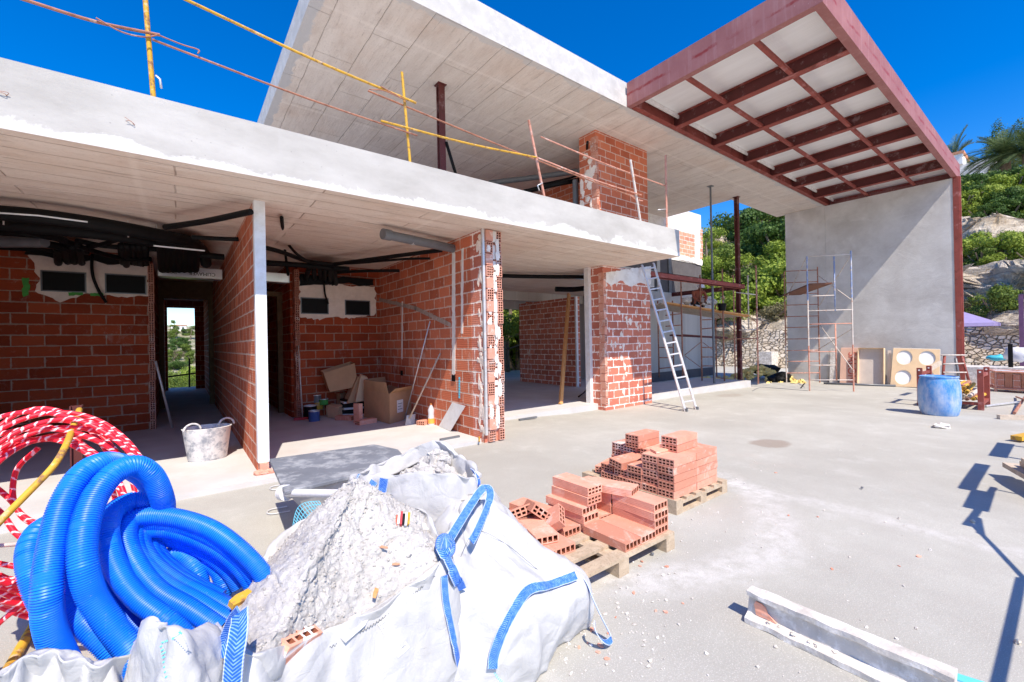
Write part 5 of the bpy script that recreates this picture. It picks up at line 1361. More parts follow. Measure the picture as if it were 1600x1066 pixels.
# --- rubble bag
rim1 = [(385, 1022, 1.12), (450, 1010, 1.25), (520, 986, 1.40), (610, 938, 1.58), (694, 872, 1.75), (680, 830, 1.92), (655, 795, 2.08), (570, 800, 2.2), (475, 815, 2.12), (415, 868, 1.92), (385, 908, 1.72), (335, 966, 1.40)]
mb1, P1, c1 = sack(rim1, (.03, .05, .05, .03), (.86, .6, .3, 0.0), 3, .020, .006, 13, 150, 60)
bag1 = thing('bulk_bag', 'white bulk bag heaped with grey plaster rubble, nearest the camera', 'bulk bag', (c1.x, c1.y, 0), 0, 'white bulk bags')
solidify(mb1.build('sack', FAB, bag1, smooth=True), .004)
T1 = bvh(mb1)
# corner flap folded outwards at the left, with stitching
rows = [[(198, 1032, 1.22), (222, 976, 1.16), (252, 965, 1.10), (300, 984, 1.12), (338, 972, 1.3)], [(200, 1040, 1.18), (226, 990, 1.12), (262, 985, 1.04), (312, 1005, 1.08), (345, 1000, 1.22)], [(195, 1090, 1.16), (228, 1060, 1.08), (268, 1055, 1.02), (318, 1066, 1.05), (352, 1060, 1.15)], [(190, 1200, 1.14), (228, 1190, 1.06), (272, 1190, 1.0), (322, 1190, 1.04), (356, 1190, 1.12)], [(190, 1420, 1.14), (228, 1420, 1.06), (272, 1420, 1.0), (322, 1420, 1.04), (356, 1420, 1.12)]]
mbf = loft([[D(*p) for p in r_] for r_ in rows], 48, 40, .022, 8, 5, False); solidify(mbf.build('corner_flap', FAB, bag1, smooth=True), .004)
TF = bvh(mbf)
def stitches(pts, trees, par, m=CYAN, wd=.012, step=.011):
    q = resample(spline([on(x, y, trees, .004)[0] for x, y in pts], 8), step); mb = MB()
    for i in range(len(q) - 1):
        t = (q[i + 1] - q[i]).normalized(); s = t.cross((EYE - q[i]).normalized()) * wd / 2; mb.tube([q[i] - s, q[i] + s], .0016, 5)
    return mb.build('stitching', m, par)
stitches([(246, 972), (262, 975), (281, 985), (270, 998), (254, 1006), (258, 1030), (264, 1064)], [TF, T1], bag1)
# hem line along the front edge
def seam(pts, trees, par, zig=.004, m=None):
    q = resample(spline([on(x, y, trees, .003)[0] for x, y in pts], 8), .006); mb = MB()
    for i in range(len(q)): q[i] = q[i] + Vector((0, 0, zig * (1 if i % 2 else -1)))
    mb.tube(q, .0013, 5); mb.build('hem_stitch', m or GREYP, par)
seam([(385, 1045), (450, 1032), (520, 1010), (600, 965), (680, 900)], [T1], bag1)
# blue tie in front and down the right hand corner
strap('strap', [(375, 957, 1.10), (374, 975, 1.075), (371, 1000, 1.055), (366, 1030, 1.045), (362, 1080, 1.04)], .046, bag1, (-.55, -.75, .3))
strap('strap', [(342, 1026, 1.16), (352, 1000, 1.17), (364, 970, 1.14), (374, 957, 1.10)], .034, bag1, (-.5, -.7, .3))
strap_on('strap', [(694, 900), (697, 940), (706, 985), (715, 1030), (722, 1075)], .030, [T1], bag1, .012)
# printed delivery tag: grey lines only
q = [on(x, y, [T1], .006)[0] for x, y in ((590, 975), (607, 962), (640, 1012), (622, 1028))]
mb = MB(); mb.slab(q, (EYE - q[0]).normalized() * .001); mb.build('printed_panel', PAPER, bag1)
mb = MB()
for k in range(9):
    f = .08 + k * .1; a = q[0].lerp(q[3], f); b = q[1].lerp(q[2], f); nn = (EYE - a).normalized() * .002
    mb.tube([a.lerp(b, .08) + nn, a.lerp(b, .9 - .25 * (k % 3 == 1)) + nn], .0011, 4)
mb.build('printed_lines', GREYP, bag1)

# --- the rubble
pk = D(562, 800, 1.86); cz = .90
mb = MB(); NU, NV = 300, 150
rim = spline(P1, 25, True); rim = [rim[int(i * len(rim) / NU)] for i in range(NU)]; base = []
for j in range(NV + 1):
    f = j / NV
    for i in range(NU):
        p = rim[i]; x = pk.x + (p.x - pk.x) * f * .985; y = pk.y + (p.y - pk.y) * f * .985; q = Vector((x, y, 0)); e = min(1, (1 - f) * 6 + .2)
        z = (p.z - .03) + (cz - p.z + .03) * (1 - f ** 1.35) + e * (.035 * mnoise.noise(q * 4.5) + .012 * mnoise.noise(q * 11)); base.append(Vector((x, y, z)))
for j in range(NV + 1):
    e = min(1, (1 - j / NV) * 8 + .25)
    for i in range(NU):
        p = base[j * NU + i]; a = base[j * NU + (i + 1) % NU] - base[j * NU + (i - 1) % NU]; b = base[min(j + 1, NV) * NU + i] - base[max(j - 1, 0) * NU + i]; nn = b.cross(a)
        nn = nn.normalized() if nn.length > 1e-9 else Vector((0, 0, 1)); nn = -nn if nn.z < 0 else nn
        v1 = mnoise.voronoi(p * 24)[0][0]; v2 = mnoise.voronoi(p * 62 + Vector((3, 3, 3)))[0][0]; pat = .5 + .8 * mnoise.noise(p * 5 + Vector((4, 0, 0)))
        d = .020 * (.5 - v1) * max(.15, pat) + .0085 * (.5 - v2) + .010 * mnoise.noise(p * 15) + .003 * mnoise.noise(p * 110)
        cr = 1 - abs(mnoise.noise(p * 8 + Vector((7, 1, 0)))) * 13
        if cr > 0: d -= .010 * cr * (1 if mnoise.noise(p * 4 + Vector((2, 8, 0))) > .05 else .1)
        mb.v.append(tuple(p + nn * d * e))
for j in range(NV):
    for i in range(NU):
        i2 = (i + 1) % NU; mb.face((j * NU + i, (j + 1) * NU + i, (j + 1) * NU + i2, j * NU + i2))
rnd = random.Random(8); TR = bvh(mb); nl = 0
while nl < 900:
    j = int(rnd.random() ** .6 * NV * .97); i = rnd.randrange(NU); p = mb.v[j * NU + i]; s = rnd.choice((.0018, .0022, .0026, .003, .003, .004, .004, .005, .0065)); mb.blob((p[0], p[1], p[2] + s * .2), s * rnd.uniform(.8, 1.6), s * rnd.uniform(.8, 1.4), s * .8, nl, .5, 4, 6); nl += 1
rb = mb.build('rubble', RUBBLE, origin=(pk.x, pk.y, .6), smooth=True)
tag(rb, 'heap of crumbled grey plaster rubble filling the nearest bag', 'rubble', None, 'stuff')
# bits in the rubble
p = on(468, 992, [TR], .01)[0]; M = Matrix.Translation(p - Vector((0, 0, .01))) @ Matrix.Rotation(R(52), 4, 'Z') @ Matrix.Rotation(R(62), 4, 'Y') @ Matrix.Rotation(R(90), 4, 'Z')
mb = MB(); M = Matrix.Translation(p) @ Matrix((( .80, .30, -.52, 0), (-.58, .55, -.60, 0), (.10, .78, .62, 0), (0, 0, 0, 1)))
d = Vector(ray(468, 992)).normalized()
ex = (on(513, 972, [TR])[0] - on(425, 1012, [TR])[0]).normalized(); ez = (-d * .75 + Vector((0, 0, .66))); ez = (ez - ex * ez.dot(ex)).normalized(); ey = ez.cross(ex)
M = Matrix(((-ez.x, ex.x, ey.x, p.x), (-ez.y, ex.y, ey.y, p.y), (-ez.z, ex.z, ey.z, p.z), (0, 0, 0, 1))) @ Matrix.Translation((.055, 0, -.03))
mb.brick(M, .12, .15, .065, 4, 2, .010); tag(mb.build('brick_fragment', [PALEB, CLAYD], origin=p), 'broken pink hollow brick half buried at the front edge of the rubble', 'brick')
def scrap(name, label, cat, px, py, sx, sy, sz, m, rz, seed=0, tilt=25):
    p = on(px, py, [TR], .006)[0]; mb = MB(); Mx = Matrix.Translation(p) @ Matrix.Rotation(R(rz), 4, 'Z') @ Matrix.Rotation(R(tilt), 4, 'X')
    rnd = random.Random(seed); pts = [Vector((sx * a, sy * b, 0)) for a, b in ((-.5, -.4), (.1, -.5), (.5, -.2), (.45, .4), (-.1, .5), (-.5, .3))]
    mb.slab([Mx @ q for q in pts], Mx.to_3x3() @ Vector((0, 0, sz))); return tag(mb.build(name, m, origin=p), label, cat)
scrap('wood_chip', 'reddish wood chip low on the right of the rubble', 'wood chip', 587, 925, .075, .016, .004, WOODO, 60, 1)
scrap('tile_chip', 'thin red tile chip in the middle of the rubble', 'tile chip', 597, 855, .055, .010, .003, TERRA, -60, 2)
scrap('tile_chip', 'small red tile chip near the right of the rubble', 'tile chip', 618, 882, .035, .010, .003, TERRA, -40, 3)
scrap('foam_scrap', 'dirty yellow foam scrap at the left edge of the rubble', 'foam', 375, 940, .07, .035, .02, YEL, 30, 4)
scrap('slate_piece', 'grey metal sheet piece in the rubble behind the front edge', 'sheet', 555, 975, .15, .06, .006, METG, 35, 5, 30)
p = on(630, 812, [TR], .02)[0]; t = thing('paper_packet', 'crumpled red, white and yellow packet on the right slope of the rubble', 'packet', p); Mx = Matrix.Translation(p) @ Matrix.Rotation(R(-30), 4, 'Z') @ Matrix.Rotation(R(40), 4, 'X')
for k, m in enumerate((REDINK, PAPER, REDB, BLACK, PAPER, MATS['chipped yellow paint'])):
    mb = MB(); mb.box((-.03 + k * .009, -.026 + .006 * (k % 2), -.004 * (k % 3)), (-.03 + k * .009 + .0088, .024 + .003 * (k % 3), .005 + .004 * (k % 3)), Mx @ Matrix.Rotation(R(-14 + 9 * k), 4, 'Y')); mb.build('stripe', m, t)
# turquoise net lying behind the rubble
mb = MB(); P = [D(*p) for p in ((455, 838, 2.3), (462, 800, 2.35), (475, 786, 2.38), (498, 783, 2.4))]; Q = [p + Vector((.06, -.08, -.10)) for p in P]; P, Q = resample(spline(P, 6), .014), resample(spline(Q, 6), .014)
for a, b in zip(P, Q): mb.tube([a, b], .0016, 4)
for k in range(7): mb.tube([a.lerp(b, k / 6) for a, b in zip(P, Q)], .0016, 4)
tag(mb.build('plastic_net', CYAN), 'turquoise plastic net sticking up behind the rubble', 'net')

# --- second bag behind
rim2 = [(548, 752, 2.50), (600, 746, 2.40), (660, 742, 2.34), (715, 744, 2.34), (746, 748, 2.42), (740, 730, 2.66), (716, 712, 2.86), (690, 690, 3.0), (655, 697, 3.06), (625, 712, 3.02), (590, 726, 2.9), (566, 738, 2.7)]
mb2, P2, c2 = sack(rim2, (.02, .05, .07, .05), (.88, .6, .3, 0.0), 8, .028, .008, 11, 130, 54)
bag2 = thing('bulk_bag', 'white bulk bag with pale rubble in its open top, behind the heaped bag', 'bulk bag', (c2.x, c2.y, 0), 0, 'white bulk bags')
solidify(mb2.build('sack', FAB, bag2, smooth=True), .004); T2 = bvh(mb2)
mb = MB(); NU, NV = 80, 26; rim = spline(P2, 14, True); rim = [rim[int(i * len(rim) / NU)] for i in range(NU)]; pk2 = D(672, 722, 2.72)
for j in range(NV + 1):
    f = j / NV
    for i in range(NU):
        p = rim[i]; x = pk2.x + (p.x - pk2.x) * f * .94; y = pk2.y + (p.y - pk2.y) * f * .94; q = Vector((x, y, 0))
        mb.v.append((x, y, p.z - .12 + .10 * (1 - f ** 1.5) + .05 * mnoise.fractal(q * 7, 1, 2, 4) + .02 * mnoise.noise(q * 30)))
for j in range(NV):
    for i in range(NU): i2 = (i + 1) % NU; mb.face((j * NU + i, (j + 1) * NU + i, (j + 1) * NU + i2, j * NU + i2))
rnd = random.Random(18)
for k in range(60):
    p = mb.v[rnd.randrange(len(mb.v))]; s = rnd.uniform(.012, .05); mb.blob((p[0], p[1], p[2]), s, s, s * .8, k, .4, 6, 8)
tag(mb.build('rubble', RUBBLE, origin=pk2), 'pale rubble in the open top of the rear bag', 'rubble', None, 'stuff')
strap_on('strap', [(600, 748), (598, 762), (594, 780), (588, 796)], .05, [T2], bag2, .012); strap_on('strap', [(585, 752), (578, 762), (570, 772)], .045, [T2], bag2, .012)
strap('strap', [(738, 736, 2.5), (745, 742, 2.45), (748, 756, 2.42), (742, 766, 2.42)], .045, bag2, (.6, -.6, .4)); strap('strap', [(558, 742, 2.62), (552, 752, 2.56), (548, 764, 2.55)], .04, bag2, (-.6, -.5, .4))

# --- third bag, slumped and tied, at the right
ap = [(770, 786, 2.36), (772, 792, 2.28), (760, 800, 2.22), (738, 802, 2.2), (720, 796, 2.24), (716, 788, 2.34), (724, 778, 2.44), (745, 774, 2.46), (762, 778, 2.42), (768, 782, 2.4)]
sh_ = [(838, 858, 2.50), (906, 898, 2.27), (880, 935, 2.06), (820, 935, 1.92), (762, 930, 1.84), (712, 915, 1.82), (694, 860, 1.95), (698, 800, 2.28), (732, 758, 2.62), (788, 815, 2.70)]
gr_ = [(895, 905), (922, 972), (876, 1010), (836, 1066), (768, 1110), (700, 1120), (640, 1050), (640, 930), (700, 860), (830, 850)]
A3 = [D(*p) for p in ap]; S3 = [D(*p) for p in sh_]; G3 = [G(a, b, .004) for a, b in gr_]
M3 = [a.lerp(b, .5) + Vector((0, 0, -.02 if i in (1, 2, 3, 4) else .02)) for i, (a, b) in enumerate(zip(A3, S3))]; K3 = [a.lerp(b, .5) + (a - sum(S3, Vector()) / 10).normalized() * .03 for a, b in zip(S3, G3)]
top3 = [sum(A3, Vector()) / 10 + Vector((0, 0, .015))] * 10
mb3 = loft([[t_ + (a - t_) * .15 for t_, a in zip(top3, A3)], A3, M3, S3, K3, G3], 150, 72, .030, 4.2, 12, True, .010, 8)
c3 = sum(G3, Vector()) / 10
bag3 = thing('bulk_bag', 'slumped white bulk bag tied with blue straps, beside the brick pallets', 'bulk bag', (c3.x, c3.y, 0), 0, 'white bulk bags')
solidify(mb3.build('sack', FAB, bag3, smooth=True), .004); T3 = bvh(mb3)
strap_on('strap', [(770, 1045), (772, 1025), (782, 995), (798, 962), (818, 930), (832, 919), (848, 916), (862, 913), (876, 908), (890, 903), (900, 899)], .042, [T3], bag3, .030)
strap('strap', [(903, 897, 2.24), (916, 910, 2.2), (926, 935, 2.17), (940, 965, 2.15), (954, 994, 2.14), (950, 1004, 2.1), (940, 1000, 2.08), (930, 985, 2.08), (929, 970, 2.1)], .028, bag3, (.7, -.3, .5))
strap('strap', [(698, 850, 1.88), (715, 822, 1.98), (735, 790, 2.12), (752, 766, 2.22), (762, 762, 2.24), (766, 775, 2.2), (758, 800, 2.12), (744, 832, 2.02), (736, 846, 1.98)], .040, bag3, [Vector((-.45, -.75, .5))] * 4 + [Vector((-.2, -.3, 1))] * 2 + [Vector((.3, -.9, .4))] * 3)
strap_on('strap', [(686, 848), (693, 860), (702, 880), (711, 900), (720, 922)], .050, [T3, T1], bag3, .03)
mb = MB(); kn = on(696, 853, [T3, T1], .03)[0]
mb.tube(spline([kn + Vector((.03 * math.cos(a_), .02 * math.sin(a_), .03 * math.sin(a_))) for a_ in [2 * math.pi * i / 8 for i in range(8)]], 4, True), .014, 8, closed=True); mb.blob(kn, .034, .03, .036, 3, .2, 8, 10)
mb.uv = [((0, 0), (.05, 0), (.05, 1), (0, 1))[:len(f)] for f in mb.f]; mb.build('strap_knot', STRAP, bag3, smooth=True)
stitches([(770, 1040), (775, 1055), (785, 1066), (800, 1075)], [T3], bag3)
seam([(706, 930), (720, 870), (745, 830), (790, 850), (840, 890)], [T3], bag3, .001)

# --- sack holding the blue pipe coil
rim4 = [(-70, 1085, .95), (0, 1054, 1.0), (60, 1021, 1.06), (108, 1024, 1.08), (150, 1035, 1.10), (190, 1026, 1.16), (225, 1010, 1.3), (240, 1090, 1.55), (150, 1075, 1.6), (60, 1080, 1.6), (-40, 1090, 1.5), (-110, 1110, 1.2)]
mb4, P4, c4 = sack(rim4, (.02, .04, .05, .03), (.85, .6, .3, 0.0), 21, .022, .010, 12, 130, 50)
bag4 = thing('bulk_bag', 'white bulk bag under the blue pipe coil, at the lower left corner', 'bulk bag', (c4.x, c4.y, 0), 0, 'white bulk bags')
solidify(mb4.build('sack', FAB, bag4, smooth=True), .004)

# --- blue ribbed pipe coil
def cpx(x, y, d): return D(x / 2.502, 640 + y / 2.502, d)
coil = thing('pipe_coil', 'big loose coil of bright blue ribbed plastic pipe', 'pipe coil', cpx(450, 600, 1.4))
PER = .0064
def ribbed(pts, r=.0325, lbl='pipe'):
    P = resample(spline(pts, 14), PER / 4); mb = MB()
    mb.tube(P, r, 20, True, False, lambda L, i: r + .0016 * (1 if i % 4 in (0, 1) else -1)); return mb.build(lbl, BLUE, coil, smooth=True, sharp=60)
runs = [
    [(330, 1130, 1.22), (250, 985, 1.18), (195, 850, 1.16), (185, 700, 1.16), (205, 540, 1.2), (245, 380, 1.25), (310, 265, 1.30), (390, 212, 1.36), (470, 215, 1.45), (560, 265, 1.55), (615, 345, 1.62), (640, 420, 1.66), (600, 520, 1.7), (480, 600, 1.72)],
    [(560, 1090, 1.2), (520, 960, 1.2), (440, 850, 1.2), (360, 730, 1.2), (325, 600, 1.2), (330, 470, 1.23), (370, 345, 1.28), (440, 255, 1.33), (520, 220, 1.38), (585, 250, 1.42), (625, 320, 1.46), (640, 400, 1.52), (610, 490, 1.6)],
    [(760, 930, 1.30), (660, 830, 1.29), (540, 740, 1.29), (460, 630, 1.30), (420, 500, 1.33), (440, 405, 1.40), (510, 360, 1.46), (590, 370, 1.50), (660, 430, 1.54)],
    [(860, 860, 1.36), (740, 780, 1.36), (620, 710, 1.36), (535, 610, 1.37), (490, 500, 1.40), (520, 430, 1.44), (610, 415, 1.47), (720, 430, 1.49), (830, 470, 1.50), (930, 540, 1.5), (1010, 620, 1.5), (1060, 700, 1.5)],
    [(930, 800, 1.43), (800, 735, 1.43), (690, 680, 1.43), (600, 610, 1.43), (550, 530, 1.45), (575, 475, 1.48), (660, 468, 1.50), (770, 500, 1.52), (880, 560, 1.53), (960, 640, 1.54), (1010, 720, 1.56)],
    [(860, 740, 1.48), (760, 690, 1.48), (670, 630, 1.49), (610, 560, 1.50), (620, 505, 1.53), (700, 510, 1.55), (800, 550, 1.56), (890, 620, 1.57), (940, 690, 1.58)],
    [(520, 1020, 1.26), (420, 920, 1.24), (330, 830, 1.24), (255, 740, 1.26), (215, 640, 1.3), (230, 520, 1.36), (290, 430, 1.42)],
    [(240, 860, 1.34), (170, 760, 1.32), (125, 640, 1.32), (120, 540, 1.35), (160, 470, 1.40), (240, 440, 1.46), (330, 460, 1.5)],
    [(610, 900, 1.36), (500, 820, 1.36), (410, 700, 1.38), (390, 560, 1.42), (430, 470, 1.48), (520, 430, 1.53)],
    [(640, 600, 1.56), (690, 560, 1.55), (740, 590, 1.55), (775, 650, 1.55), (780, 720, 1.55), (720, 760, 1.55)],
    [(760, 580, 1.58), (820, 600, 1.58), (865, 650, 1.58), (870, 720, 1.58), (810, 760, 1.58)],
    [(480, 560, 1.62), (560, 480, 1.62), (700, 470, 1.62), (850, 560, 1.62), (900, 660, 1.62)]]
runs += [[(900, 830, 1.40), (770, 755, 1.40), (650, 690, 1.40), (565, 610, 1.41), (520, 520, 1.43), (548, 452, 1.47), (635, 440, 1.49), (745, 462, 1.51), (855, 512, 1.52), (945, 585, 1.53), (1010, 670, 1.54)],
    [(880, 770, 1.46), (780, 712, 1.46), (680, 655, 1.46), (605, 585, 1.475), (585, 515, 1.50), (640, 488, 1.53), (740, 505, 1.55), (840, 555, 1.56), (925, 625, 1.57)],
    [(690, 880, 1.335), (600, 790, 1.335), (500, 690, 1.34), (440, 570, 1.36), (450, 470, 1.41), (510, 400, 1.46)]]
for i, r_ in enumerate(runs): ribbed([cpx(*p) for p in r_], .0325 if i in (0, 1, 6, 7) else .0285)

# --- red and white hose coil
hose = thing('hose_coil', 'loose hanging coil of red and white spiral striped tube', 'hose coil', D(90, 950, 2.2))
rnd = random.Random(4)
for k in range(13):
    cx, cy = 78 + rnd.uniform(-14, 14), 812 + rnd.uniform(-18, 26); rx, ry = 140 + rnd.uniform(-22, 26), 136 + rnd.uniform(-26, 22); ph = rnd.uniform(0, 6); d0 = 2.05 + rnd.uniform(-.05, .15)
    if k < 2: cy -= 6; ry = 150 + 4 * k; rx = 165
    pts = []
    for q in range(24):
        a = 2 * math.pi * q / 24; low = max(0, math.sin(a))
        pts.append(D(cx + rx * math.cos(a) * (1 + .05 * math.sin(2 * a + ph)) - 14 * low, cy + ry * math.sin(a) * (1 + .04 * math.cos(3 * a + ph)) * (1 - .12 * low * (k % 3)), d0 + .18 * math.cos(a + .5) + .05 * math.sin(2 * a + ph)))
    mb = MB(); mb.tube(resample(spline(pts, 5, True), .016, True), .0115, 9, closed=True); mb.build('hose', STRIPE, hose, smooth=True)
for pts in ([(-60, 905, 2.0), (0, 925, 1.98), (40, 938, 1.98), (80, 925, 2.0), (110, 900, 2.05)], [(-30, 1000, 1.9), (15, 960, 1.92), (50, 938, 1.97), (90, 905, 2.0)], [(60, 700, 2.16), (26, 735, 2.12), (22, 785, 2.08), (50, 815, 2.06), (110, 825, 2.1), (180, 800, 2.2)]):
    mb = MB(); mb.tube(resample(spline([D(*p) for p in pts], 8), .016), .0115, 9); mb.build('hose', STRIPE, hose, smooth=True)
# yellow tubes and post around it
mb = MB(); mb.tube(resample(spline([D(124, 640, 2.35), D(113, 670, 2.2), D(104, 694, 2.0), D(84, 728, 1.9), D(48, 766, 1.82), D(0, 815, 1.74), D(-70, 890, 1.68), D(-200, 1060, 1.7), G(-330, 1180)], 8), .04), .0135, 12)
tag(mb.build('scaffold_tube', YEL, smooth=True), 'bent yellow tube slanting up through the red and white coil', 'tube')
mb = MB(); mb.tube([G(8, 1054, .022), G(74, 940, .022), G(90, 912, .022)], .022, 12); tag(mb.build('scaffold_tube', YEL, smooth=True, sharp=40), 'chipped yellow tube lying on the ground left of the blue coil', 'tube')
mb = MB(); mb.tube([D(-40, 856, 1.9), D(45, 849, 2.0)], .009, 8); tag(mb.build('iron_bar', WTUBE, smooth=True), 'thin dirty iron bar poking into the coil at the left edge', 'bar')
p = G(122, 806); t = thing('steel_post', 'short dark red steel post standing behind the red and white coil', 'post', p)
mb = MB(); mb.box((-.04, -.006, .10), (.04, .006, 1.0), Matrix.Translation(p)); mb.box((-.04, -.04, .10), (-.03, .04, 1.0), Matrix.Translation(p)); mb.box((.03, -.04, .10), (.04, .04, 1.0), Matrix.Translation(p)); mb.build('section', REDC, t)
mb = MB(); mb.box((-.09, -.07, 0), (.09, .07, .10), Matrix.Translation(p)); mb.build('foot_block', PALEB, t)

# --- mixing skip with a grey board laid on it
zb_ = .52; Q = [G(444, 768, zb_), G(421, 717, zb_), G(585, 694, zb_), G(622, 702, zb_), G(640, 722, zb_)]
ctr = sum(Q, Vector()) / 5
sk = thing('mixing_skip', 'cement crusted metal skip with a white roller handle behind the bags', 'skip', (ctr.x, ctr.y, 0))
mb = MB(); k = len(mb.v); top = [p.lerp(ctr, .05) for p in Q]; low = [Vector((p.lerp(ctr, .45).x, p.lerp(ctr, .45).y, .12)) for p in Q]
for i in range(5): j = (i + 1) % 5; mb.quad(low[i], low[j], top[j] - Vector((0, 0, .02)), top[i] - Vector((0, 0, .02)))
mb.poly(low); solidify(mb.build('trough', METG, sk), .012)
a, b = G(446, 770, .47), D(548, 772, 2.62); d = (a - b).normalized(); mb = MB(); mb.tube([a, b], .026, 14); mb.build('handle', WPAINT, sk, smooth=True, sharp=40)
mb = MB(); mb.tube([a - d * .02, a + d * .035], .055, 16); mb.build('roller', WPAINT, sk, smooth=True, sharp=40)
for p in (low[0], low[1], low[2], low[4]):
    mb = MB(); mb.tube([Vector((p.x, p.y, 0)), Vector((p.x, p.y, .14))], .022, 8); mb.build('leg', METG, sk)
mb = MB(); mb.slab(Q, (0, 0, -.03)); tag(mb.build('board', SLATE, origin=ctr, bevel=.006), 'large dark grey plastic board laid over the metal skip', 'board')
for pts in ([(-40, 735, 2.1), (15, 780, 2.08), (40, 812, 2.06), (90, 830, 2.1), (150, 822, 2.2)], [(-50, 760, 2.0), (0, 800, 2.0), (30, 838, 2.0), (80, 858, 2.05), (140, 850, 2.15)], [(-60, 872, 1.95), (-5, 880, 1.95), (50, 888, 2.0), (110, 880, 2.1)], [(-60, 892, 1.93), (0, 903, 1.95), (60, 905, 2.0), (120, 890, 2.1)]):
    mb = MB(); mb.tube(resample(spline([D(*p) for p in pts], 8), .016), .0115, 9); mb.build('hose', STRIPE, hose, smooth=True)
for k, (px, py) in enumerate(((436, 765), (434, 803))):
    p = G(px, py, .012); mb = MB(); mb.tube(spline([p + Vector(q) for q in ((.10, .0, 0), (-.04, .03, .0), (-.07, .10, 0), (-.02, .16, 0), (.10, .14, 0))], 5), .006, 6)
    tag(mb.build('wire_hook', METG), ('rear' if k == 0 else 'front') + ' bent wire hook lying in the edge of the skip\'s shadow', 'wire hook', 'wire hooks by the skip')

# --- pallets of hollow bricks
def pallet(label, x0, x1, y0, y1, along, seed=0):
    t = thing('pallet', label, 'pallet', ((x0 + x1) / 2, (y0 + y1) / 2, 0), 0, 'wooden pallets under the bricks'); rnd = random.Random(seed); n = 6
    for i in range(n):
        mb = MB(); w_ = .095
        if along == 'x': yy = y0 + (y1 - y0 - w_) * i / (n - 1); mb.box((x0, yy, .098), (x1, yy + w_, .12))
        else: xx = x0 + (x1 - x0 - w_) * i / (n - 1); mb.box((xx, y0, .098), (xx + w_, y1, .12))
        mb.build('deck_board', WOODP, t)
    for i in range(3):
        for j in range(3):
            cx = x0 + .05 + (x1 - x0 - .1) * i / 2; cy = y0 + .05 + (y1 - y0 - .1) * j / 2; mb = MB(); mb.box((cx - .05, cy - .05, .02), (cx + .05, cy + .05, .076)); mb.build('block', WOODP, t)
    for i in range(3):
        mb = MB()
        if along == 'x': cx = x0 + .05 + (x1 - x0 - .1) * i / 2; mb.box((cx - .05, y0, .076), (cx + .05, y1, .0975)); mb.box((cx - .05, y0, .0), (cx + .05, y1, .0195))
        else: cy = y0 + .05 + (y1 - y0 - .1) * i / 2; mb.box((x0, cy - .05, .076), (x1, cy + .05, .0975)); mb.box((x0, cy - .05, .0), (x1, cy + .05, .0195))
        mb.build('bearer', WOODP, t)
    return t
BL, BW, BH = .37, .165, .068
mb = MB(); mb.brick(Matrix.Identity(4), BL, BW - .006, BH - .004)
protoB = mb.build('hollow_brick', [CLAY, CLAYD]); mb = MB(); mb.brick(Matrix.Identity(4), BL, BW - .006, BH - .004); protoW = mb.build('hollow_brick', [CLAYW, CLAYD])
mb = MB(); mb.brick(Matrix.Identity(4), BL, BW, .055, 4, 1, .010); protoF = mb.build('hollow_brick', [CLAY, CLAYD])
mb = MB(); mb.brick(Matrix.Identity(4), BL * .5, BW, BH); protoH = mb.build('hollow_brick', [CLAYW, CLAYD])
used = set()
def brick(proto, p, rz, label, group, rot=None):
    if proto.name not in used: o = proto; used.add(proto.name)
    else: o = proto.copy(); COL.objects.link(o)
    o.location = p; o.rotation_euler = rot if rot else (0, 0, rz); return tag(o, label, 'brick', group)
ORD = ['bottom', 'second', 'third', 'fourth', 'fifth', 'sixth', 'seventh']; COLN = ['first', 'second', 'third', 'fourth', 'fifth', 'sixth']
rnd = random.Random(21)
# rear pallet: holes face the left; columns counted from the right-hand corner
c0 = G(1054, 781, .12); X0, Y0 = c0.x, c0.y
pallet('wooden pallet under the tall block of bricks, further back', X0 - .02, X0 + .86, Y0 - .03, Y0 + 1.06, 'y', 1)
GB = 'hollow bricks on the rear pallet'
front_h = [5, 5, 3, 2, 1, 0]; back_h = [5, 5, 3, 4, 4, 4]
for row, hs in enumerate((front_h, back_h)):
    for c, n_ in enumerate(hs):
        for k in range(n_):
            p = Vector((X0 + BL / 2 + row * (BL + .004) + rnd.uniform(-.010, .010), Y0 + BW / 2 + c * BW + rnd.uniform(-.002, .002), .121 + k * BH))
            brick(protoW if (row and c > 3) else protoB, p, R(rnd.uniform(-1.2, 1.2)), f'{ORD[k]} brick up, {COLN[c]} stack from right, {"front" if row == 0 else "back"} row, rear pallet', GB)
for k in range(2): brick(protoB, Vector((X0 + .42, Y0 + .20, .121 + (5 + k) * BH)), R(2), ('lower' if k == 0 else 'upper') + ' brick of the pair topping the right of the rear pallet', GB)
for k in range(2): brick(protoB, Vector((X0 + .5, Y0 + BW * 4.1, .121 + (4 + k) * BH)), R(1), ('lower' if k == 0 else 'upper') + ' brick of the pair topping the left of the rear pallet', GB)
brick(protoH, Vector((X0 + .30, Y0 + BW * 2.5, .121 + 3 * BH)), R(14), 'broken half brick lying in the dip of the rear pallet', GB)
brick(protoH, Vector((X0 + .62, Y0 + BW * 2.4, .121 + 3 * BH + .09)), 0, 'half brick standing on end in the middle of the rear pallet', GB, (0, R(90), R(10)))
brick(protoB, Vector((X0 + .17, Y0 + BW * 3.75, .121 + 2 * BH + .012)), 0, 'loose brick tipped across the two low stacks of the rear pallet', GB, (R(9), 0, R(-3)))
brick(protoB, Vector((X0 + .22, Y0 + BW * 4.6, .121 + BH)), R(-4), 'second brick up on the low left stack of the rear pallet', GB)
brick(protoB, Vector((X0 + .26, Y0 + BW * 5.6, .135)), R(16), 'turned brick at the far left end of the rear pallet', GB)
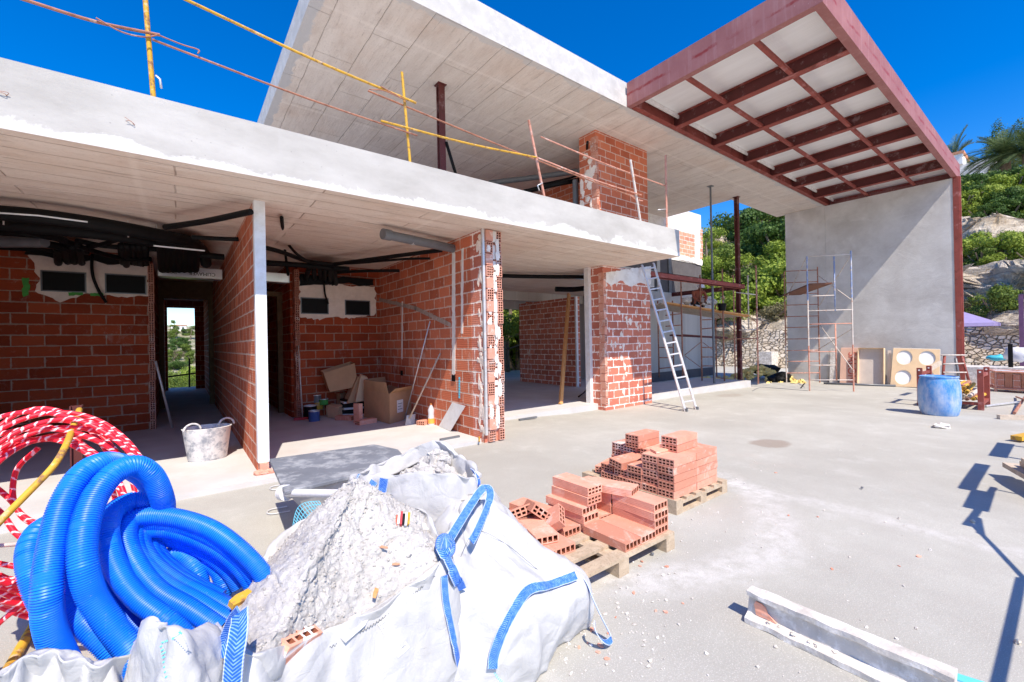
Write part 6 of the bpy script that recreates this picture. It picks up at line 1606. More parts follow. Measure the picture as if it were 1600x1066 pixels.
mb = MB(); p = Vector((X0 + .17, Y0 + .27, .121 + 5 * BH)); mb.slab([p + Vector(q) for q in ((-.10, -.05, 0), (.10, -.07, 0), (.12, .03, 0), (-.04, .06, 0))], (0, 0, .018)); tag(mb.build('clay_shard', PALEB, origin=p), 'flat pale clay shard on top of the rear pallet', 'shard')
# front pallet: half used, bricks laid end on towards the camera's right
c0 = G(1034, 832, .12); X1, Y1 = c0.x + .06, c0.y - .03
pallet('half empty wooden pallet with bare boards beside the slumped bag', X1 - 1.12, X1 + .02, Y1 - .02, Y1 + .92, 'x', 2)
GF = 'hollow bricks on the front pallet'
def fb(dx, dy, z, rz, label, proto=protoF, rot=None):   # dx,dy measured from the right front corner to the brick's middle
    brick(proto, Vector((X1 - dx, Y1 + dy, .1215 + z)), R(90 + rz), label, GF, rot)
h = .056
fb(.085, .20, 0, 0, 'bottom brick of the right hand stack, front pallet')
fb(.085, .20, h, .8, 'second brick of the right hand stack, front pallet'); fb(.088, .195, 2 * h, -.6, 'third brick of the right hand stack, front pallet'); fb(.082, .205, 3 * h, 1, 'fourth brick of the right hand stack, front pallet')
fb(.25, .19, 0, 0, 'flat single brick just left of the right hand stack, front pallet', protoF); fb(.418, .19, 0, 0, 'flat single brick third from the right, front pallet', protoF)
fb(.13, .42, 4 * h - .01, 18, 'loose brick resting askew on top of the right hand stack, front pallet', protoF)
for k in range(4): fb(.085 + .01, .58, k * h, 0, f'{ORD[k]} brick of the hidden stack behind the right hand one, front pallet')
fb(.25, .585, 0, 0, 'bottom brick behind the flat single bricks, front pallet'); fb(.40, .56, 0, 0, 'bottom brick of the tower, front pallet'); fb(.585, .585, 0, 0, 'bottom brick left of the tower, front pallet')
for k in range(1, 3): fb(.39 + .012 * k, .565 + .010 * k, k * h, 1.5 * k, f'{ORD[k]} brick of the tower, front pallet')
fb(.36, .58, 3 * h, 2, 'fourth brick of the tower, front pallet', protoB); fb(.345, .585, 3 * h + BH, 1, 'topmost brick of the tower, front pallet', protoB)
fb(.80, .42, 0, -4, 'flat brick right of the broken heap, front pallet'); fb(.965, .43, 0, -3, 'flat brick left in the broken heap, front pallet')
fb(.98, .60, h, -12, 'short broken brick lying on the flat bricks, front pallet', protoH)
fb(.74, .62, h + .06, -30, 'brick tipped on its edge in the broken heap, front pallet', protoH, (R(38), R(10), R(70)))
fb(.66, .50, h + .02, 0, 'broken brick standing open end up beside the tower, front pallet', protoH, (R(-30), R(35), R(120)))
fb(.80, .72, .09, 0, 'broken half brick on top of the heap, front pallet', protoH, (R(-15), R(22), R(62)))
fb(.70, .80, 0, 6, 'flat brick at the back of the broken heap, front pallet')
fb(.90, .74, h + .004, 62, 'thin flat brick fanned out crosswise at the far left of the front pallet'); fb(.84, .50, h + .004, -16, 'thin flat brick sliding off the left heap of the front pallet')
fb(.62, .78, h, 8, 'flat brick lying behind the tower of the front pallet'); fb(1.0, .78, 0, 4, 'lowest brick in the far left corner of the front pallet')
# clay chips on the ground
rnd = random.Random(33); ch = None
spots = [(1000, 885), (1003, 878), (1042, 886), (990, 927), (1025, 955), (1040, 957), (925, 985), (918, 1005), (938, 1010), (950, 990), (905, 1012), (962, 965), (1067, 943), (915, 895), (1212, 739), (1232, 806), (1278, 808), (1435, 870), (1405, 885), (1300, 890), (948, 1030), (935, 1020)]
for px, py in spots:
    p = GG(px, py)
    if ch is None:
        mb = MB(); mb.slab([Vector((.022 * math.cos(a_) * (1 + .3 * math.sin(3 * a_)), .014 * math.sin(a_), 0)) for a_ in [2 * math.pi * i / 7 for i in range(7)]], (0, 0, .010)); ch = o = mb.build('clay_chip', CLAY)
    else: o = ch.copy(); COL.objects.link(o)
    s = rnd.uniform(.3, .8); o.scale = (s, s, s); o.location = p; o.rotation_euler = (rnd.uniform(-.3, .3), rnd.uniform(-.3, .3), rnd.uniform(0, 6))
    tag(o, 'small red clay chip lying loose on the pale ground', 'chip', 'clay chips scattered on the ground')
for k, (px, py, lb) in enumerate(((1019, 866, 'small dark stone right of the front pallet'), (1347, 762, 'dark pebble in the open middle of the terrace'), (1520, 814, 'pebble beside the tip of the scaffold shadow'), (1590, 1003, 'pebble near the right edge of the terrace'))):
    p = G(px, py, .008); mb = MB(); mb.blob(p, .016, .013, .011, k, .3, 5, 7); tag(mb.build('pebble', GREYP if k < 2 else ROCKB, origin=p), lb, 'pebble')

# fine grit swept about the bags and pallets
mb = MB(); rnd = random.Random(71)
for k in range(520):
    if k < 200: px, py = rnd.gauss(945, 60), rnd.gauss(960, 55)
    elif k < 360: px, py = rnd.uniform(860, 1500), rnd.uniform(690, 1060)
    else: px, py = rnd.gauss(1090, 70), rnd.gauss(800, 40)
    p = GG(px, max(640, py)); s = rnd.choice((.0025, .003, .004, .005, .008)); mb.blob((p.x, p.y, p.z + s * .4), s * rnd.uniform(.8, 1.7), s, s * .7, k, .5, 4, 5)
tag(mb.build('grit', CONCB), 'fine grey grit strewn over the terrace around the bags and pallets', 'grit', None, 'stuff')

# --- concrete joist lying at the lower right
a = G(1163, 972, 0); b = G(1490, 1064, .16); b = Vector((b.x, b.y, 0)); d = (b - a).normalized(); s_ = Vector((-d.y, d.x, 0)) * -1
if s_.dot(Vector((-1, -.2, 0))) < 0: s_ = -s_          # s_ points to the camera side
jo = thing('concrete_joist', 'short grey precast concrete joist lying on the ground', 'joist', a); prof = [(0, 0), (.0, .028), (.045, .045), (.052, .115), (.028, .130), (.028, .155), (.105, .155), (.105, .130), (.085, .115), (.088, .045), (.135, .028), (.135, 0)]
mb = MB(); n_ = 40; rnd = random.Random(2); L_ = (b - a).length; k = len(prof)
for i in range(n_ + 1):
    for (u, z) in prof:
        p = a + d * (L_ * i / n_) - s_ * u + Vector((0, 0, z)); w_ = Vector((mnoise.noise(p * 14), mnoise.noise(p * 14 + Vector((5, 5, 5))), mnoise.noise(p * 14 + Vector((9, 1, 2))))) * .006; mb.v.append(tuple(p + w_))
for i in range(n_):
    for j in range(k): mb.face((i * k + j, i * k + (j + 1) % k, (i + 1) * k + (j + 1) % k, (i + 1) * k + j))
mb.face(range(k)); mb.face([n_ * k + j for j in reversed(range(k))]); mb.build('joist_body', CONCB, jo)
mb = MB(); q0 = a + d * .04 - s_ * .045; mb.slab(ragged([q0 + Vector((0, 0, .045)), q0 + d * .10 + Vector((0, 0, .045)), q0 + d * .03 + Vector((0, 0, .115)), q0 + Vector((0, 0, .115))], .02, .006, 3), s_ * .008); mb.build('clay_scar', PALEB, jo)
mb = MB()
for i in range(7): mb.blob(a + d * (.11 + .035 * i * (1 + .3 * (i % 3))) - s_ * (.025 + .012 * (i % 2)) + Vector((0, 0, .040)), .014, .010, .006, i, .5, 5, 7)
mb.build('mortar_crumbs', CONCB, jo)
mb = MB(); p = G(1530, 1070, 0); mb.box((-.09, -.025, 0), (.07, .025, .006), Matrix.Translation(p) @ Matrix.Rotation(R(-75), 4, 'Z')); tag(mb.build('plastic_strip', CYAN, origin=p), 'turquoise plastic strip by the end of the concrete joist', 'strip')

# ================================================================== RIGHT HAND SIDE OF THE TERRACE
# barrel
p = GG(1464, 650); p.x += .25; t = thing('barrel', 'scuffed blue plastic barrel standing on the terrace', 'barrel', p)
mb = MB(); mb.lathe([(.001, 0), (.26, 0), (.275, .02), (.30, .12), (.315, .25), (.318, .40), (.312, .55), (.295, .68), (.275, .74), (.27, .755)], p, 40); mb.build('barrel_body', BARREL, t, smooth=True, sharp=50)
mb = MB(); mb.lathe([(.27, .735), (.29, .74), (.29, .765), (.27, .77), (.262, .75), (.001, .745)], p, 40); mb.build('rim_band', BARREL, t, smooth=True, sharp=40)
# red stillage with a heap of short tubes
q = GG(1533, 641); ux, uy = Vector((1, 0, 0)), Vector((0, 1, 0))
sl_ = thing('stillage', 'red steel stillage standing around a heap of short tubes', 'stillage', q); LX, LY, HH = 1.05, .95, .86
for i, j in ((0, 0), (1, 0), (0, 1), (1, 1)):
    b = q + ux * LX * i + uy * LY * j; mb = MB(); mb.box((-.045, -.045, 0), (.045, .045, HH), Matrix.Translation(b)); mb.build('post', REDP, sl_)
    mb = MB(); mb.tube([b + Vector((-.047, 0, HH - .05)), b + Vector((-.052, 0, HH - .05))], .018, 10); mb.build('pin_hole', PAPER, sl_)
for z in (.13, HH - .14):
    for j in (0, 1): b = q + uy * LY * j; mb = MB(); mb.box((.045, -.03, z - .03), (LX - .045, .03, z + .03), Matrix.Translation(b)); mb.build('side_rail', REDP, sl_)
mb = MB(); mb.box((-.03, .05, .10), (.03, LY - .05, .16), Matrix.Translation(q)); mb.build('cross_rail', REDP, sl_)
mb = MB(); mb.box((LX - .03, .05, .10), (LX + .03, LY - .05, .16), Matrix.Translation(q)); mb.build('cross_rail', REDP, sl_)
rnd = random.Random(6); n = 0
for lay in range(4):
    for k in range(9 - lay):
        y = .10 + .09 * k + .045 * lay + rnd.uniform(-.01, .01); z = .16 + .07 + .075 * lay; L = rnd.uniform(1.0, 1.25); m = rnd.choice((YEL, WTUBE, RUST, YEL, WOODG)); x0 = rnd.uniform(-.22, -.02)
        a = q + Vector((x0, y, z)); b = a + Vector((L, rnd.uniform(-.08, .08), rnd.uniform(.0, .10))); dv = (b - a).normalized(); mb = MB(); r_ = .038
        mb.tube([a, b], r_, 10, False); mb.tube([b, a], r_ - .009, 10, False)
        kk = len(mb.v)
        for e in (0, 1):
            o1 = 0 if e == 0 else 10; 
        for j in range(10): mb.face((j, (j + 1) % 10, 30 + (10 - (j + 1)) % 10, 30 + (10 - j) % 10))
        o = mb.build('short_tube', [m], origin=a); tag(o, f'{("bottom", "second", "third", "top")[lay]} layer tube, number {k + 1} from the right, in the red stillage', 'tube', 'short tubes heaped in the stillage'); n += 1
# trestle ladder behind
t = thing('trestle', 'small red and white tube trestle behind the blue barrel', 'trestle', GG(1505, 612)); dd = 12.6
for a, b in (((1476, 555), (1472, 603)), ((1502, 554), (1518, 610)), ((1493, 560), (1500, 600))): mb = MB(); mb.tube([D(*a, dd), D(*b, dd)], .032, 8); mb.build('leg', REDP if a[0] != 1493 else GREYP, t, smooth=True)
for a, b in (((1470, 555), (1512, 555)), ((1474, 569), (1506, 568)), ((1474, 582), (1510, 582)), ((1473, 595), (1514, 595))): mb = MB(); mb.tube([D(*a, dd - .03), D(*b, dd - .03)], .018, 8); mb.build('rung', WTUBE, t, smooth=True)
mb = MB(); mb.bar(D(1443, 583, 11.5), D(1469, 567, 12.0), .06, .11); tag(mb.build('wooden_post', WOODG), 'weathered wooden post end sticking out behind the blue barrel', 'post')
# sheet goods leaning at the foot of the end wall
WX = 19.26
def lean(pxs, x0, x1, name, label, cat, m, th=.03):
    P = [AX(a, b, x0 if i < 2 else x1) for i, (a, b) in enumerate(pxs)]; mb = MB(); mb.slab(P, (.03, 0, .004) if th is None else Vector((th, 0, th * .15))); o = mb.build(name, m, origin=P[0]); return tag(o, label, cat), P
t = thing('flat_carton', 'pinkish cardboard carton lettered sideways, leaning on the end wall', 'carton', AX(1326, 597, 18.84)); P = [AX(1312, 599, 18.84), AX(1341, 599, 18.84), AX(1343, 544, 19.14), AX(1314, 544, 19.14)]
mb = MB(); mb.slab(P, (.10, 0, .01)); mb.build('face', m_plain('pink cardboard', (.47, .30, .23), .85, .1, 3, .1, .2), t)
P2_ = [P[1] + Vector((0, -.004, 0)), P[1] + Vector((.25, -.09, 0)), P[2] + Vector((.09, -.09, 0)), P[2] + Vector((0, -.004, 0))]; mb = MB(); mb.slab(P2_, (0, -.02, 0)); mb.build('side', CARD, t)
ex = (P[1] - P[0]).normalized(); ez = (P[3] - P[0]).normalized(); nn = ex.cross(ez).normalized()
if nn.x > 0: nn = -nn
c_ = (P[1] * .62 + P[0] * .38).lerp(P[2] * .62 + P[3] * .38, .46) + nn * .006
Mt = Matrix(((-ez.x, ex.x * -1, nn.x, c_.x), (-ez.y, -ex.y * -1 * -1, nn.y, c_.y), (-ez.z, ex.z * -1, nn.z, c_.z), (0, 0, 0, 1)))
bx = -ez; by = nn.cross(bx); Mt = Matrix(((bx.x, by.x, nn.x, c_.x), (bx.y, by.y, nn.y, c_.y), (bx.z, by.z, nn.z, c_.z), (0, 0, 0, 1)))
text_mesh('lettering', 'SALON', .34, Mt, REDINK, t)
t = thing('flat_carton', 'tall open carton with a grey inside, leaning between the other cartons', 'carton', AX(1360, 600, 18.79))
F = [AX(1342, 600, 18.81), AX(1383, 601, 18.81), AX(1383, 545, 19.09), AX(1343, 545, 19.09)]; mb = MB(); mb.slab(F, (.02, 0, 0)); mb.build('back', CARDI, t)
for i, j in ((0, 3), (1, 2), (2, 3)):
    a, b = F[i], F[j]; e = Vector((-.16, 0, .02)); mb = MB(); mb.slab([a, b, b + e, a + e], (0, .012, 0) if i != 2 else (0, 0, .012)); mb.build('flap', CARDL, t)
lean([(1386, 600), (1394, 601), (1392, 548), (1387, 548)], 18.89, 19.14, 'wall_board', 'narrow grey board wedged beside the holed cardboard sheet', 'board', CARDI)
lean([(1296, 598), (1308, 598), (1306, 545), (1298, 545)], 18.99, 19.19, 'wall_board', 'narrow grey board leaning behind the scaffold tower', 'board', CONCB)
# sheet with four round windows
F = [AX(1391, 604, 18.64), AX(1468, 606, 18.64), AX(1469, 546, 19.04), AX(1396, 544, 19.04)]; t = thing('holed_sheet', 'brown cardboard sheet with four round white windows on the end wall', 'sheet', (F[0] + F[1]) / 2)
def bil(u, v): return F[0].lerp(F[1], u).lerp(F[3].lerp(F[2], u), v)
mb = MB(); NN = 24; th = Vector((.035, 0, .005))
for iu, iv in ((0, 0), (1, 0), (0, 1), (1, 1)):
    u0, v0 = iu * .5, iv * .5; cu, cv = (.26, .74)[iu], (.245, .76)[iv]; base = len(mb.v)
    for q_ in range(NN):
        a_ = 2 * math.pi * q_ / NN; cx, sx = math.cos(a_), math.sin(a_); s = 1 / max(abs(cx), abs(sx))
        eu = min(u0 + .5, max(u0, cu + cx * s)); ev = min(v0 + .5, max(v0, cv + sx * s))
        eu = cu + (cx * s) * ((u0 + .5 - cu) if cx > 0 else (cu - u0)); ev = cv + (sx * s) * ((v0 + .5 - cv) if sx > 0 else (cv - v0))
        mb.v.append(tuple(bil(eu, ev))); mb.v.append(tuple(bil(cu + .175 * cx, cv + .19 * sx))); mb.v.append(tuple(bil(cu + .175 * cx, cv + .19 * sx) + th))
    for q_ in range(NN):
        q2 = (q_ + 1) % NN; b = base; mb.face((b + q_ * 3, b + q2 * 3, b + q2 * 3 + 1, b + q_ * 3 + 1)); mb.face((b + q_ * 3 + 1, b + q2 * 3 + 1, b + q2 * 3 + 2, b + q_ * 3 + 2))
mb.build('face', CARDL, t); mb = MB(); mb.slab([bil(0, 0) + th, bil(1, 0) + th, bil(1, 1) + th, bil(0, 1) + th], th * .4); mb.build('backing', PAPER, t)
a, b = GG(1290, 600), GG(1402, 604); mb = MB(); mb.tube([a + Vector((-.2, 0, .04)), b + Vector((-.2, 0, .04))], .035, 8); tag(mb.build('floor_pipe', GREYP, smooth=True), 'long grey pipe on the ground along the foot of the end wall', 'pipe')
a, b = GG(1251, 607), GG(1258, 598); mb = MB(); mb.tube([a, b], .02, 6); tag(mb.build('iron_bar', BLACK), 'short black bar on the ground left of the scaffold tower', 'bar')
mb = MB(); mb.tube(spline([GG(1176, 611), GG(1184, 607), GG(1196, 606), GG(1262, 611)], 4), .012, 6); tag(mb.build('cable', GREYP), 'thin grey cable across the ground left of the scaffold tower', 'cable')
# lilac parasol and blue board beyond the end wall
pa = thing('parasol', 'lilac garden parasol behind the end of the grey wall', 'parasol', (22, D(1500, 560, 18).y, gz(22))); dd = 18
apx = D(1480, 480, dd); 
mb = MB(); rimP = [apx + Vector((1.5 * math.cos(a_), 1.5 * math.sin(a_), -.72)) for a_ in [2 * math.pi * i / 8 + .3 for i in range(8)]]
for i in range(8):
    a, b = rimP[i], rimP[(i + 1) % 8]; mb.poly([apx, a, b]); mb.quad(a, b, b - Vector((0, 0, .12)), a - Vector((0, 0, .12)))
solidify(mb.build('canopy', LILAC, pa), .01); mb = MB(); mb.tube([apx + Vector((0, 0, .1)), Vector((apx.x, apx.y, gz(20)))], .03, 8); mb.build('pole', WPAINT, pa, smooth=True)
mb = MB(); a = D(1496, 600, 17); mb.slab([D(1493, 600, 17), D(1501, 600, 17), D(1499, 530, 17), D(1493, 525, 17)], (.05, .02, 0)); tag(mb.build('blue_sheet', m_plain('pale blue sheet', (.40, .56, .66), .5, .1), origin=a), 'pale blue sheet standing upright under the lilac parasol', 'sheet')
# wrapped tiles in a wire crate, tubs and bags on the right
q = GG(1556, 612); q2 = GG(1625, 617); L_ = (q2 - q); cr_ = thing('wire_crate', 'low orange wire crate at the right edge of the terrace', 'crate', q); H_ = .52; dp = Vector((.9, .25, 0)); cor = [q, q2, q2 + dp, q + dp]
mb = MB(); 
for i in range(4):
    a, b = cor[i], cor[(i + 1) % 4]
    for z in (.10, H_ + .06): mb.tube([a + Vector((0, 0, z)), b + Vector((0, 0, z))], .03, 6)
    mb.tube([a, a + Vector((0, 0, H_ + .06))], .03, 6)
mb.build('frame', RUSTP, cr_); mb = MB()
for i in range(2):
    a, b = cor[i], cor[i + 1]; n_ = 26
    for k in range(n_): p = a.lerp(b, k / n_); mb.tube([p + Vector((0, 0, .1)), p + Vector((0, 0, H_))], .004, 4)
    for k in range(9): mb.tube([a + Vector((0, 0, .12 + k * .05)), b + Vector((0, 0, .12 + k * .05))], .004, 4)
mb.build('mesh', RUSTP, cr_)
rnd = random.Random(3)
for k in range(5):
    a = q.lerp(q2, .06 + .19 * k) + dp * .1; e = L_ * .17; mb = MB(); mb.slab([a + Vector((0, 0, .12)), a + e + Vector((0, 0, .12)), a + e + dp * .75 + Vector((0, 0, .12)), a + dp * .75 + Vector((0, 0, .12))], (0, 0, .40 + .03 * (k % 2)))
    tag(mb.build('tile_stack', [PALEB, TERRA][k % 2], origin=a), f'wrapped stack of pink tiles in the wire crate, number {k + 1} from the left', 'tile stack', 'tile stacks in the wire crate')
mb = MB(); a = q + dp * .05 + Vector((0, 0, H_ + .02)); g0 = []
for j in range(6):
    for i in range(12): p = a.lerp(a + L_, i / 11) + dp * (j / 6); mb.v.append(tuple(p + Vector((0, 0, .05 + .06 * mnoise.noise(p * 3)))))
for j in range(5):
    for i in range(11): mb.face((j * 12 + i, j * 12 + i + 1, (j + 1) * 12 + i + 1, (j + 1) * 12 + i))
solidify(tag(mb.build('plastic_film', CLEAR, smooth=True), 'crumpled clear film over the wire crate of tiles', 'film'), .006)
b0 = q + dp + Vector((.6, .5, 0)); mb = MB(); mb.box((0, -2.4, 0), (1.2, .3, .62), Matrix.Translation(b0)); tag(mb.build('block_stack', CONCB, origin=b0), 'pale stack of blocks behind the wire crate', 'block stack')
for k, (px, py, dd_, m, s, lb) in enumerate(((1558, 559, 15.0, TEAL, .20, 'teal rubble sack lying on the pale block stack, left'), (1572, 559, 15.2, CYAN, .18, 'turquoise sack on the pale block stack, right'), (1589, 553, 14.0, CLEAR, .24, 'tall hazy plastic bag on the wire crate'))):
    c = D(px, py, dd_); mb = MB(); mb.blob(c, s, s * 1.1, s * (.55 if k < 2 else 1.0), k + 60, .3, 9, 14); tag(mb.build('plastic_sack', m, smooth=True), lb, 'sack')
c = D(1579, 560, 13.6); mb = MB(); mb.box((-.05, -.05, -.4), (.05, .05, .45), Matrix.Translation(c)); tag(mb.build('steel_post', BLACK, origin=c), 'black steel post standing behind the wire crate', 'post')
c = GG(1598, 590); mb = MB(); zt_ = VZ(c, 1598, 460); mb.box((-.06, -.06, 0), (.06, .06, zt_ - c.z), Matrix.Translation(c)); tag(mb.build('steel_post', m_plain('purple steel', (.10, .05, .10), .6, .2), origin=c), 'tall purple steel post at the right edge of the picture', 'post')
# timber, rods and scraps at the right edge
p0, p1 = GG(1560, 655), GG(1612, 658); mb = MB(); mb.bar(p0 + Vector((0, 0, .04)), p1 + Vector((.2, -.05, .04)), .08, .08); tag(mb.build('timber_beam', WOODG), 'grey timber beam lying on the ground at the right edge', 'beam')
for k, (a, b, r_, m, lb) in enumerate((((1540, 637), (1596, 631), .022, GALV, 'long thin galvanised rod lying right of the red stillage'), ((1585, 648), (1605, 628), .025, RUST, 'rusty rod leaning in the scrap at the right edge'), ((1588, 622), (1604, 640), .02, RUST, 'bent rusty rod on the scrap at the right edge'))):
    mb = MB(); mb.tube([GG(*a) + Vector((0, 0, .03)), GG(*b) + Vector((0, 0, .05 + .14 * (k > 0)))], r_, 8); tag(mb.build('iron_rod', m), lb, 'rod', 'loose rods at the right edge')
# planks on trestles just outside the right edge; their shadow falls into the picture
def plank(a, b, w_, h_, lb, m=WOODG): mb = MB(); mb.bar(a, b, w_, h_); return tag(mb.build('plank', m), lb, 'plank', 'planks stacked at the right edge')
plank(Vector((6.1, .02, .05)), Vector((7.2, .44, .05)), .16, .05, 'lowest grey plank lying at the right edge'); plank(Vector((6.0, -.08, .11)), Vector((7.1, .32, .11)), .14, .05, 'second grey plank of the pile at the right edge'); plank(Vector((5.9, -.02, .17)), Vector((6.95, .33, .17)), .08, .05, 'narrow grey plank topping the pile at the right edge')
mb = MB(); a = GG(1592, 690); mb.bar(a + Vector((-.1, .02, .06)), a + Vector((.7, -.3, .10)), .12, .06); tag(mb.build('timber_offcut', YEL), 'yellowish timber offcut at the right edge beyond the planks', 'offcut')
tr = thing('tube_stand', 'rusty tube stand with shelf boards just right of the picture', 'stand', (5, -.7, 0))
def stick(a, b, r_=.03): mb = MB(); mb.tube([a, b], r_, 8); mb.build('tube', RUST, tr, smooth=True)
stick((2.4, -.515, 1.0), (3.86, -.515, 1.0), .019); stick((3.86, -.53, 1.0), (4.72, -.42, 1.28), .014); stick((3.86, -.53, 1.0), (4.6, -.85, 1.0), .02); stick((4.62, -.42, 1.3), (6.3, -.50, 1.32), .022); stick((3.86, -.515, 0), (3.86, -.515, 1.0), .018); stick((2.5, -.515, 0), (2.5, -.515, 1.0), .018); stick((6.2, -.5, 0), (6.2, -.5, 1.32), .02)
stick((4.5, -.45, 1.22), (4.9, -.50, 1.36), .02); stick((7.6, -.55, 0), (7.6, -.55, 1.3), .03)
for k, (lo, hi) in enumerate((((5.15, -.55, 1.36), (6.0, -.42, 1.40)), ((5.9, -.50, 1.46), (7.4, -.40, 1.50)), ((8.0, -.55, 1.4), (9.1, -.42, 1.45)))): mb = MB(); mb.box(lo, hi); mb.build('shelf_board', WOODG, tr)
stick((8.1, -.5, 0), (8.1, -.5, 1.4), .03); stick((9.0, -.5, 0), (9.0, -.5, 1.4), .03)
# lump of mortar near the barrel, yellow stone heap and dark bags by the far step
p = GG(1470, 668); mb = MB(); mb.blob(p + Vector((0, 0, .02)), .14, .12, .05, 2, .4, 6, 9); tag(mb.build('mortar_lump', CONCB, origin=p), 'flat lump of mortar on the ground before the blue barrel', 'lump')
c = D(1185, 590, 17.5); mb = MB(); rnd = random.Random(2)
for k in range(120):
    x, y = rnd.gauss(0, .75), rnd.gauss(0, .75); s = rnd.uniform(.06, .14); mb.blob((c.x + x, c.y + y, gz(c.x) + max(0, .55 - .45 * math.hypot(x, y))), s, s, s * .8, k, .4, 5, 7)
tag(mb.build('stone_heap', YSTONE), 'heap of yellow stone chips below the stone wall', 'stone heap', None, 'stuff')
for k, (px, py, s) in enumerate(((1194, 578, .35), (1205, 578, .3), (1222, 590, .3), (1214, 593, .28))):
    c = D(px, py, 17.8 if k < 2 else 16.5); mb = MB(); mb.blob(c, s * 1.2, s, s * .6, k + 80, .3, 8, 12); tag(mb.build('rubbish_bag', BLACK, smooth=True), ('black bag on the left of the yellow stone heap', 'black bag on the right of the yellow stone heap', 'black bag at the foot of the end wall, right one', 'black bag at the foot of the end wall, left one')[k], 'bag', 'black bags by the yellow stones')

# ================================================================== PLANTS
def leaf_mesh(name, blobs, n, size, mat, seed, trunk=None, tmat=None, aspect=1.0):
    rnd = random.Random(seed); mb = MB(); vol = [b[3] * b[4] * b[5] for b in blobs]; tot = sum(vol)
    for (x, y, z, rx, ry, rz), v in zip(blobs, vol):
        for k in range(int(n * v / tot) + 1):
            d = Vector((rnd.gauss(0, 1), rnd.gauss(0, 1), rnd.gauss(0, 1))).normalized(); f = rnd.uniform(.55, 1.05) * (1 + .3 * mnoise.noise(d * 2.5 + Vector((x, y, seed))))
            p = Vector((x + d.x * rx * f, y + d.y * ry * f, z + d.z * rz * f)); nn = (d + Vector((rnd.gauss(0, .5), rnd.gauss(0, .5), rnd.gauss(0, .5)))).normalized()
            a = nn.orthogonal().normalized(); a.rotate(Matrix.Rotation(rnd.uniform(0, 6.3), 3, nn)); b = nn.cross(a); s = size * rnd.uniform(.6, 1.3); s2 = s * aspect
            mb.quad(p - a * s - b * s2 * .3, p + a * s * .2 - b * s2, p + a * s + b * s2 * .2, p - a * s * .1 + b * s2)
    return mb
def blobs_round(rnd, w_, h_, n, z0=.3):
    o = []
    for k in range(n):
        a = rnd.uniform(0, 6.3); r_ = w_ * .55 * rnd.random() ** .5; z = h_ * rnd.uniform(z0, .85); s = w_ * rnd.uniform(.22, .42) * (1.15 - .4 * z / h_); o.append((r_ * math.cos(a), r_ * math.sin(a), z, s, s, s * rnd.uniform(.6, .9)))
    return o
PROTO = {}
def plant(kind, p, s, rz, label, group=None, sz=None):
    name, cat, build = KINDS[kind]
    if kind not in PROTO:
        root = thing(name, label, cat, (0, 0, 0)); build(root); PROTO[kind] = root; root.location = p; root.rotation_euler = (0, 0, rz); root.scale = (s, s, sz or s)
        tag(root, label, cat, group); return root
    r = clone(PROTO[kind], p, rz, label, group, None, (s, s, sz or s)); r['category'] = cat; return r
def mk_bush(mat, seed, n=5200, w_=1.0, h_=1.3, size=.034):
    def f(root):
        rnd = random.Random(seed); leaf_mesh('foliage', blobs_round(rnd, w_, h_, 11, .1), n, size, mat, seed).build('foliage', mat, root)
        mb = MB()
        for k in range(5): a = rnd.uniform(0, 6.3); mb.tube([(0, 0, 0), (.25 * w_ * math.cos(a), .25 * w_ * math.sin(a), h_ * .35), (.5 * w_ * math.cos(a), .5 * w_ * math.sin(a), h_ * .65)], .03, 5)
        mb.build('stems', BARK, root)
    return f
def mk_pine(seed, h_=6.0, n=11000, mat=None, lean=.1):
    def f(root):
        m = mat or PINE
        rnd = random.Random(seed); mb = MB(); top = Vector((lean * h_, 0, h_ * .8)); mb.tube(spline([(0, 0, 0), (lean * h_ * .2, .1, h_ * .3), (lean * h_ * .6, -.1, h_ * .55), top], 5), .1, 8, rf=lambda L, i: .16 * (1 - .75 * L / h_)); bl = []
        for k in range(13):
            a = rnd.uniform(0, 6.3); f_ = rnd.uniform(.3, 1); b0 = Vector((lean * h_ * f_, 0, h_ * .8 * f_)); r_ = (1.25 - f_ * .8) * h_ * .30 * rnd.uniform(.6, 1.1); e = b0 + Vector((r_ * math.cos(a), r_ * math.sin(a), h_ * .10)); mb.tube([b0, b0.lerp(e, .5) + Vector((0, 0, -.05)), e], .035, 5)
            for q in range(2): s = h_ * rnd.uniform(.09, .15); bl.append((e.x + rnd.uniform(-.3, .3), e.y + rnd.uniform(-.3, .3), e.z + rnd.uniform(-.1, .4), s, s, s * .6))
        bl.append((top.x, top.y, top.z + .3, h_ * .13, h_ * .13, h_ * .12)); mb.build('trunk', BARK, root, smooth=True); leaf_mesh('crown', bl, n, .062, m, seed, aspect=.5).build('crown', m, root)
    return f
def mk_cypress(root):
    rnd = random.Random(3); bl = []
    for k in range(22): z = .6 + 7.2 * k / 21; r_ = .95 * math.sin(math.pi * min(1, (k + 6) / 29)) ** .8; bl.append((rnd.uniform(-.12, .12), rnd.uniform(-.12, .12), z, r_, r_, .55))
    leaf_mesh('crown', bl, 15000, .05, BUSHD, 9, aspect=.6).build('crown', BUSHD, root); mb = MB(); mb.tube([(0, 0, 0), (0, 0, 2)], .15, 8); mb.build('trunk', BARK, root, smooth=True)
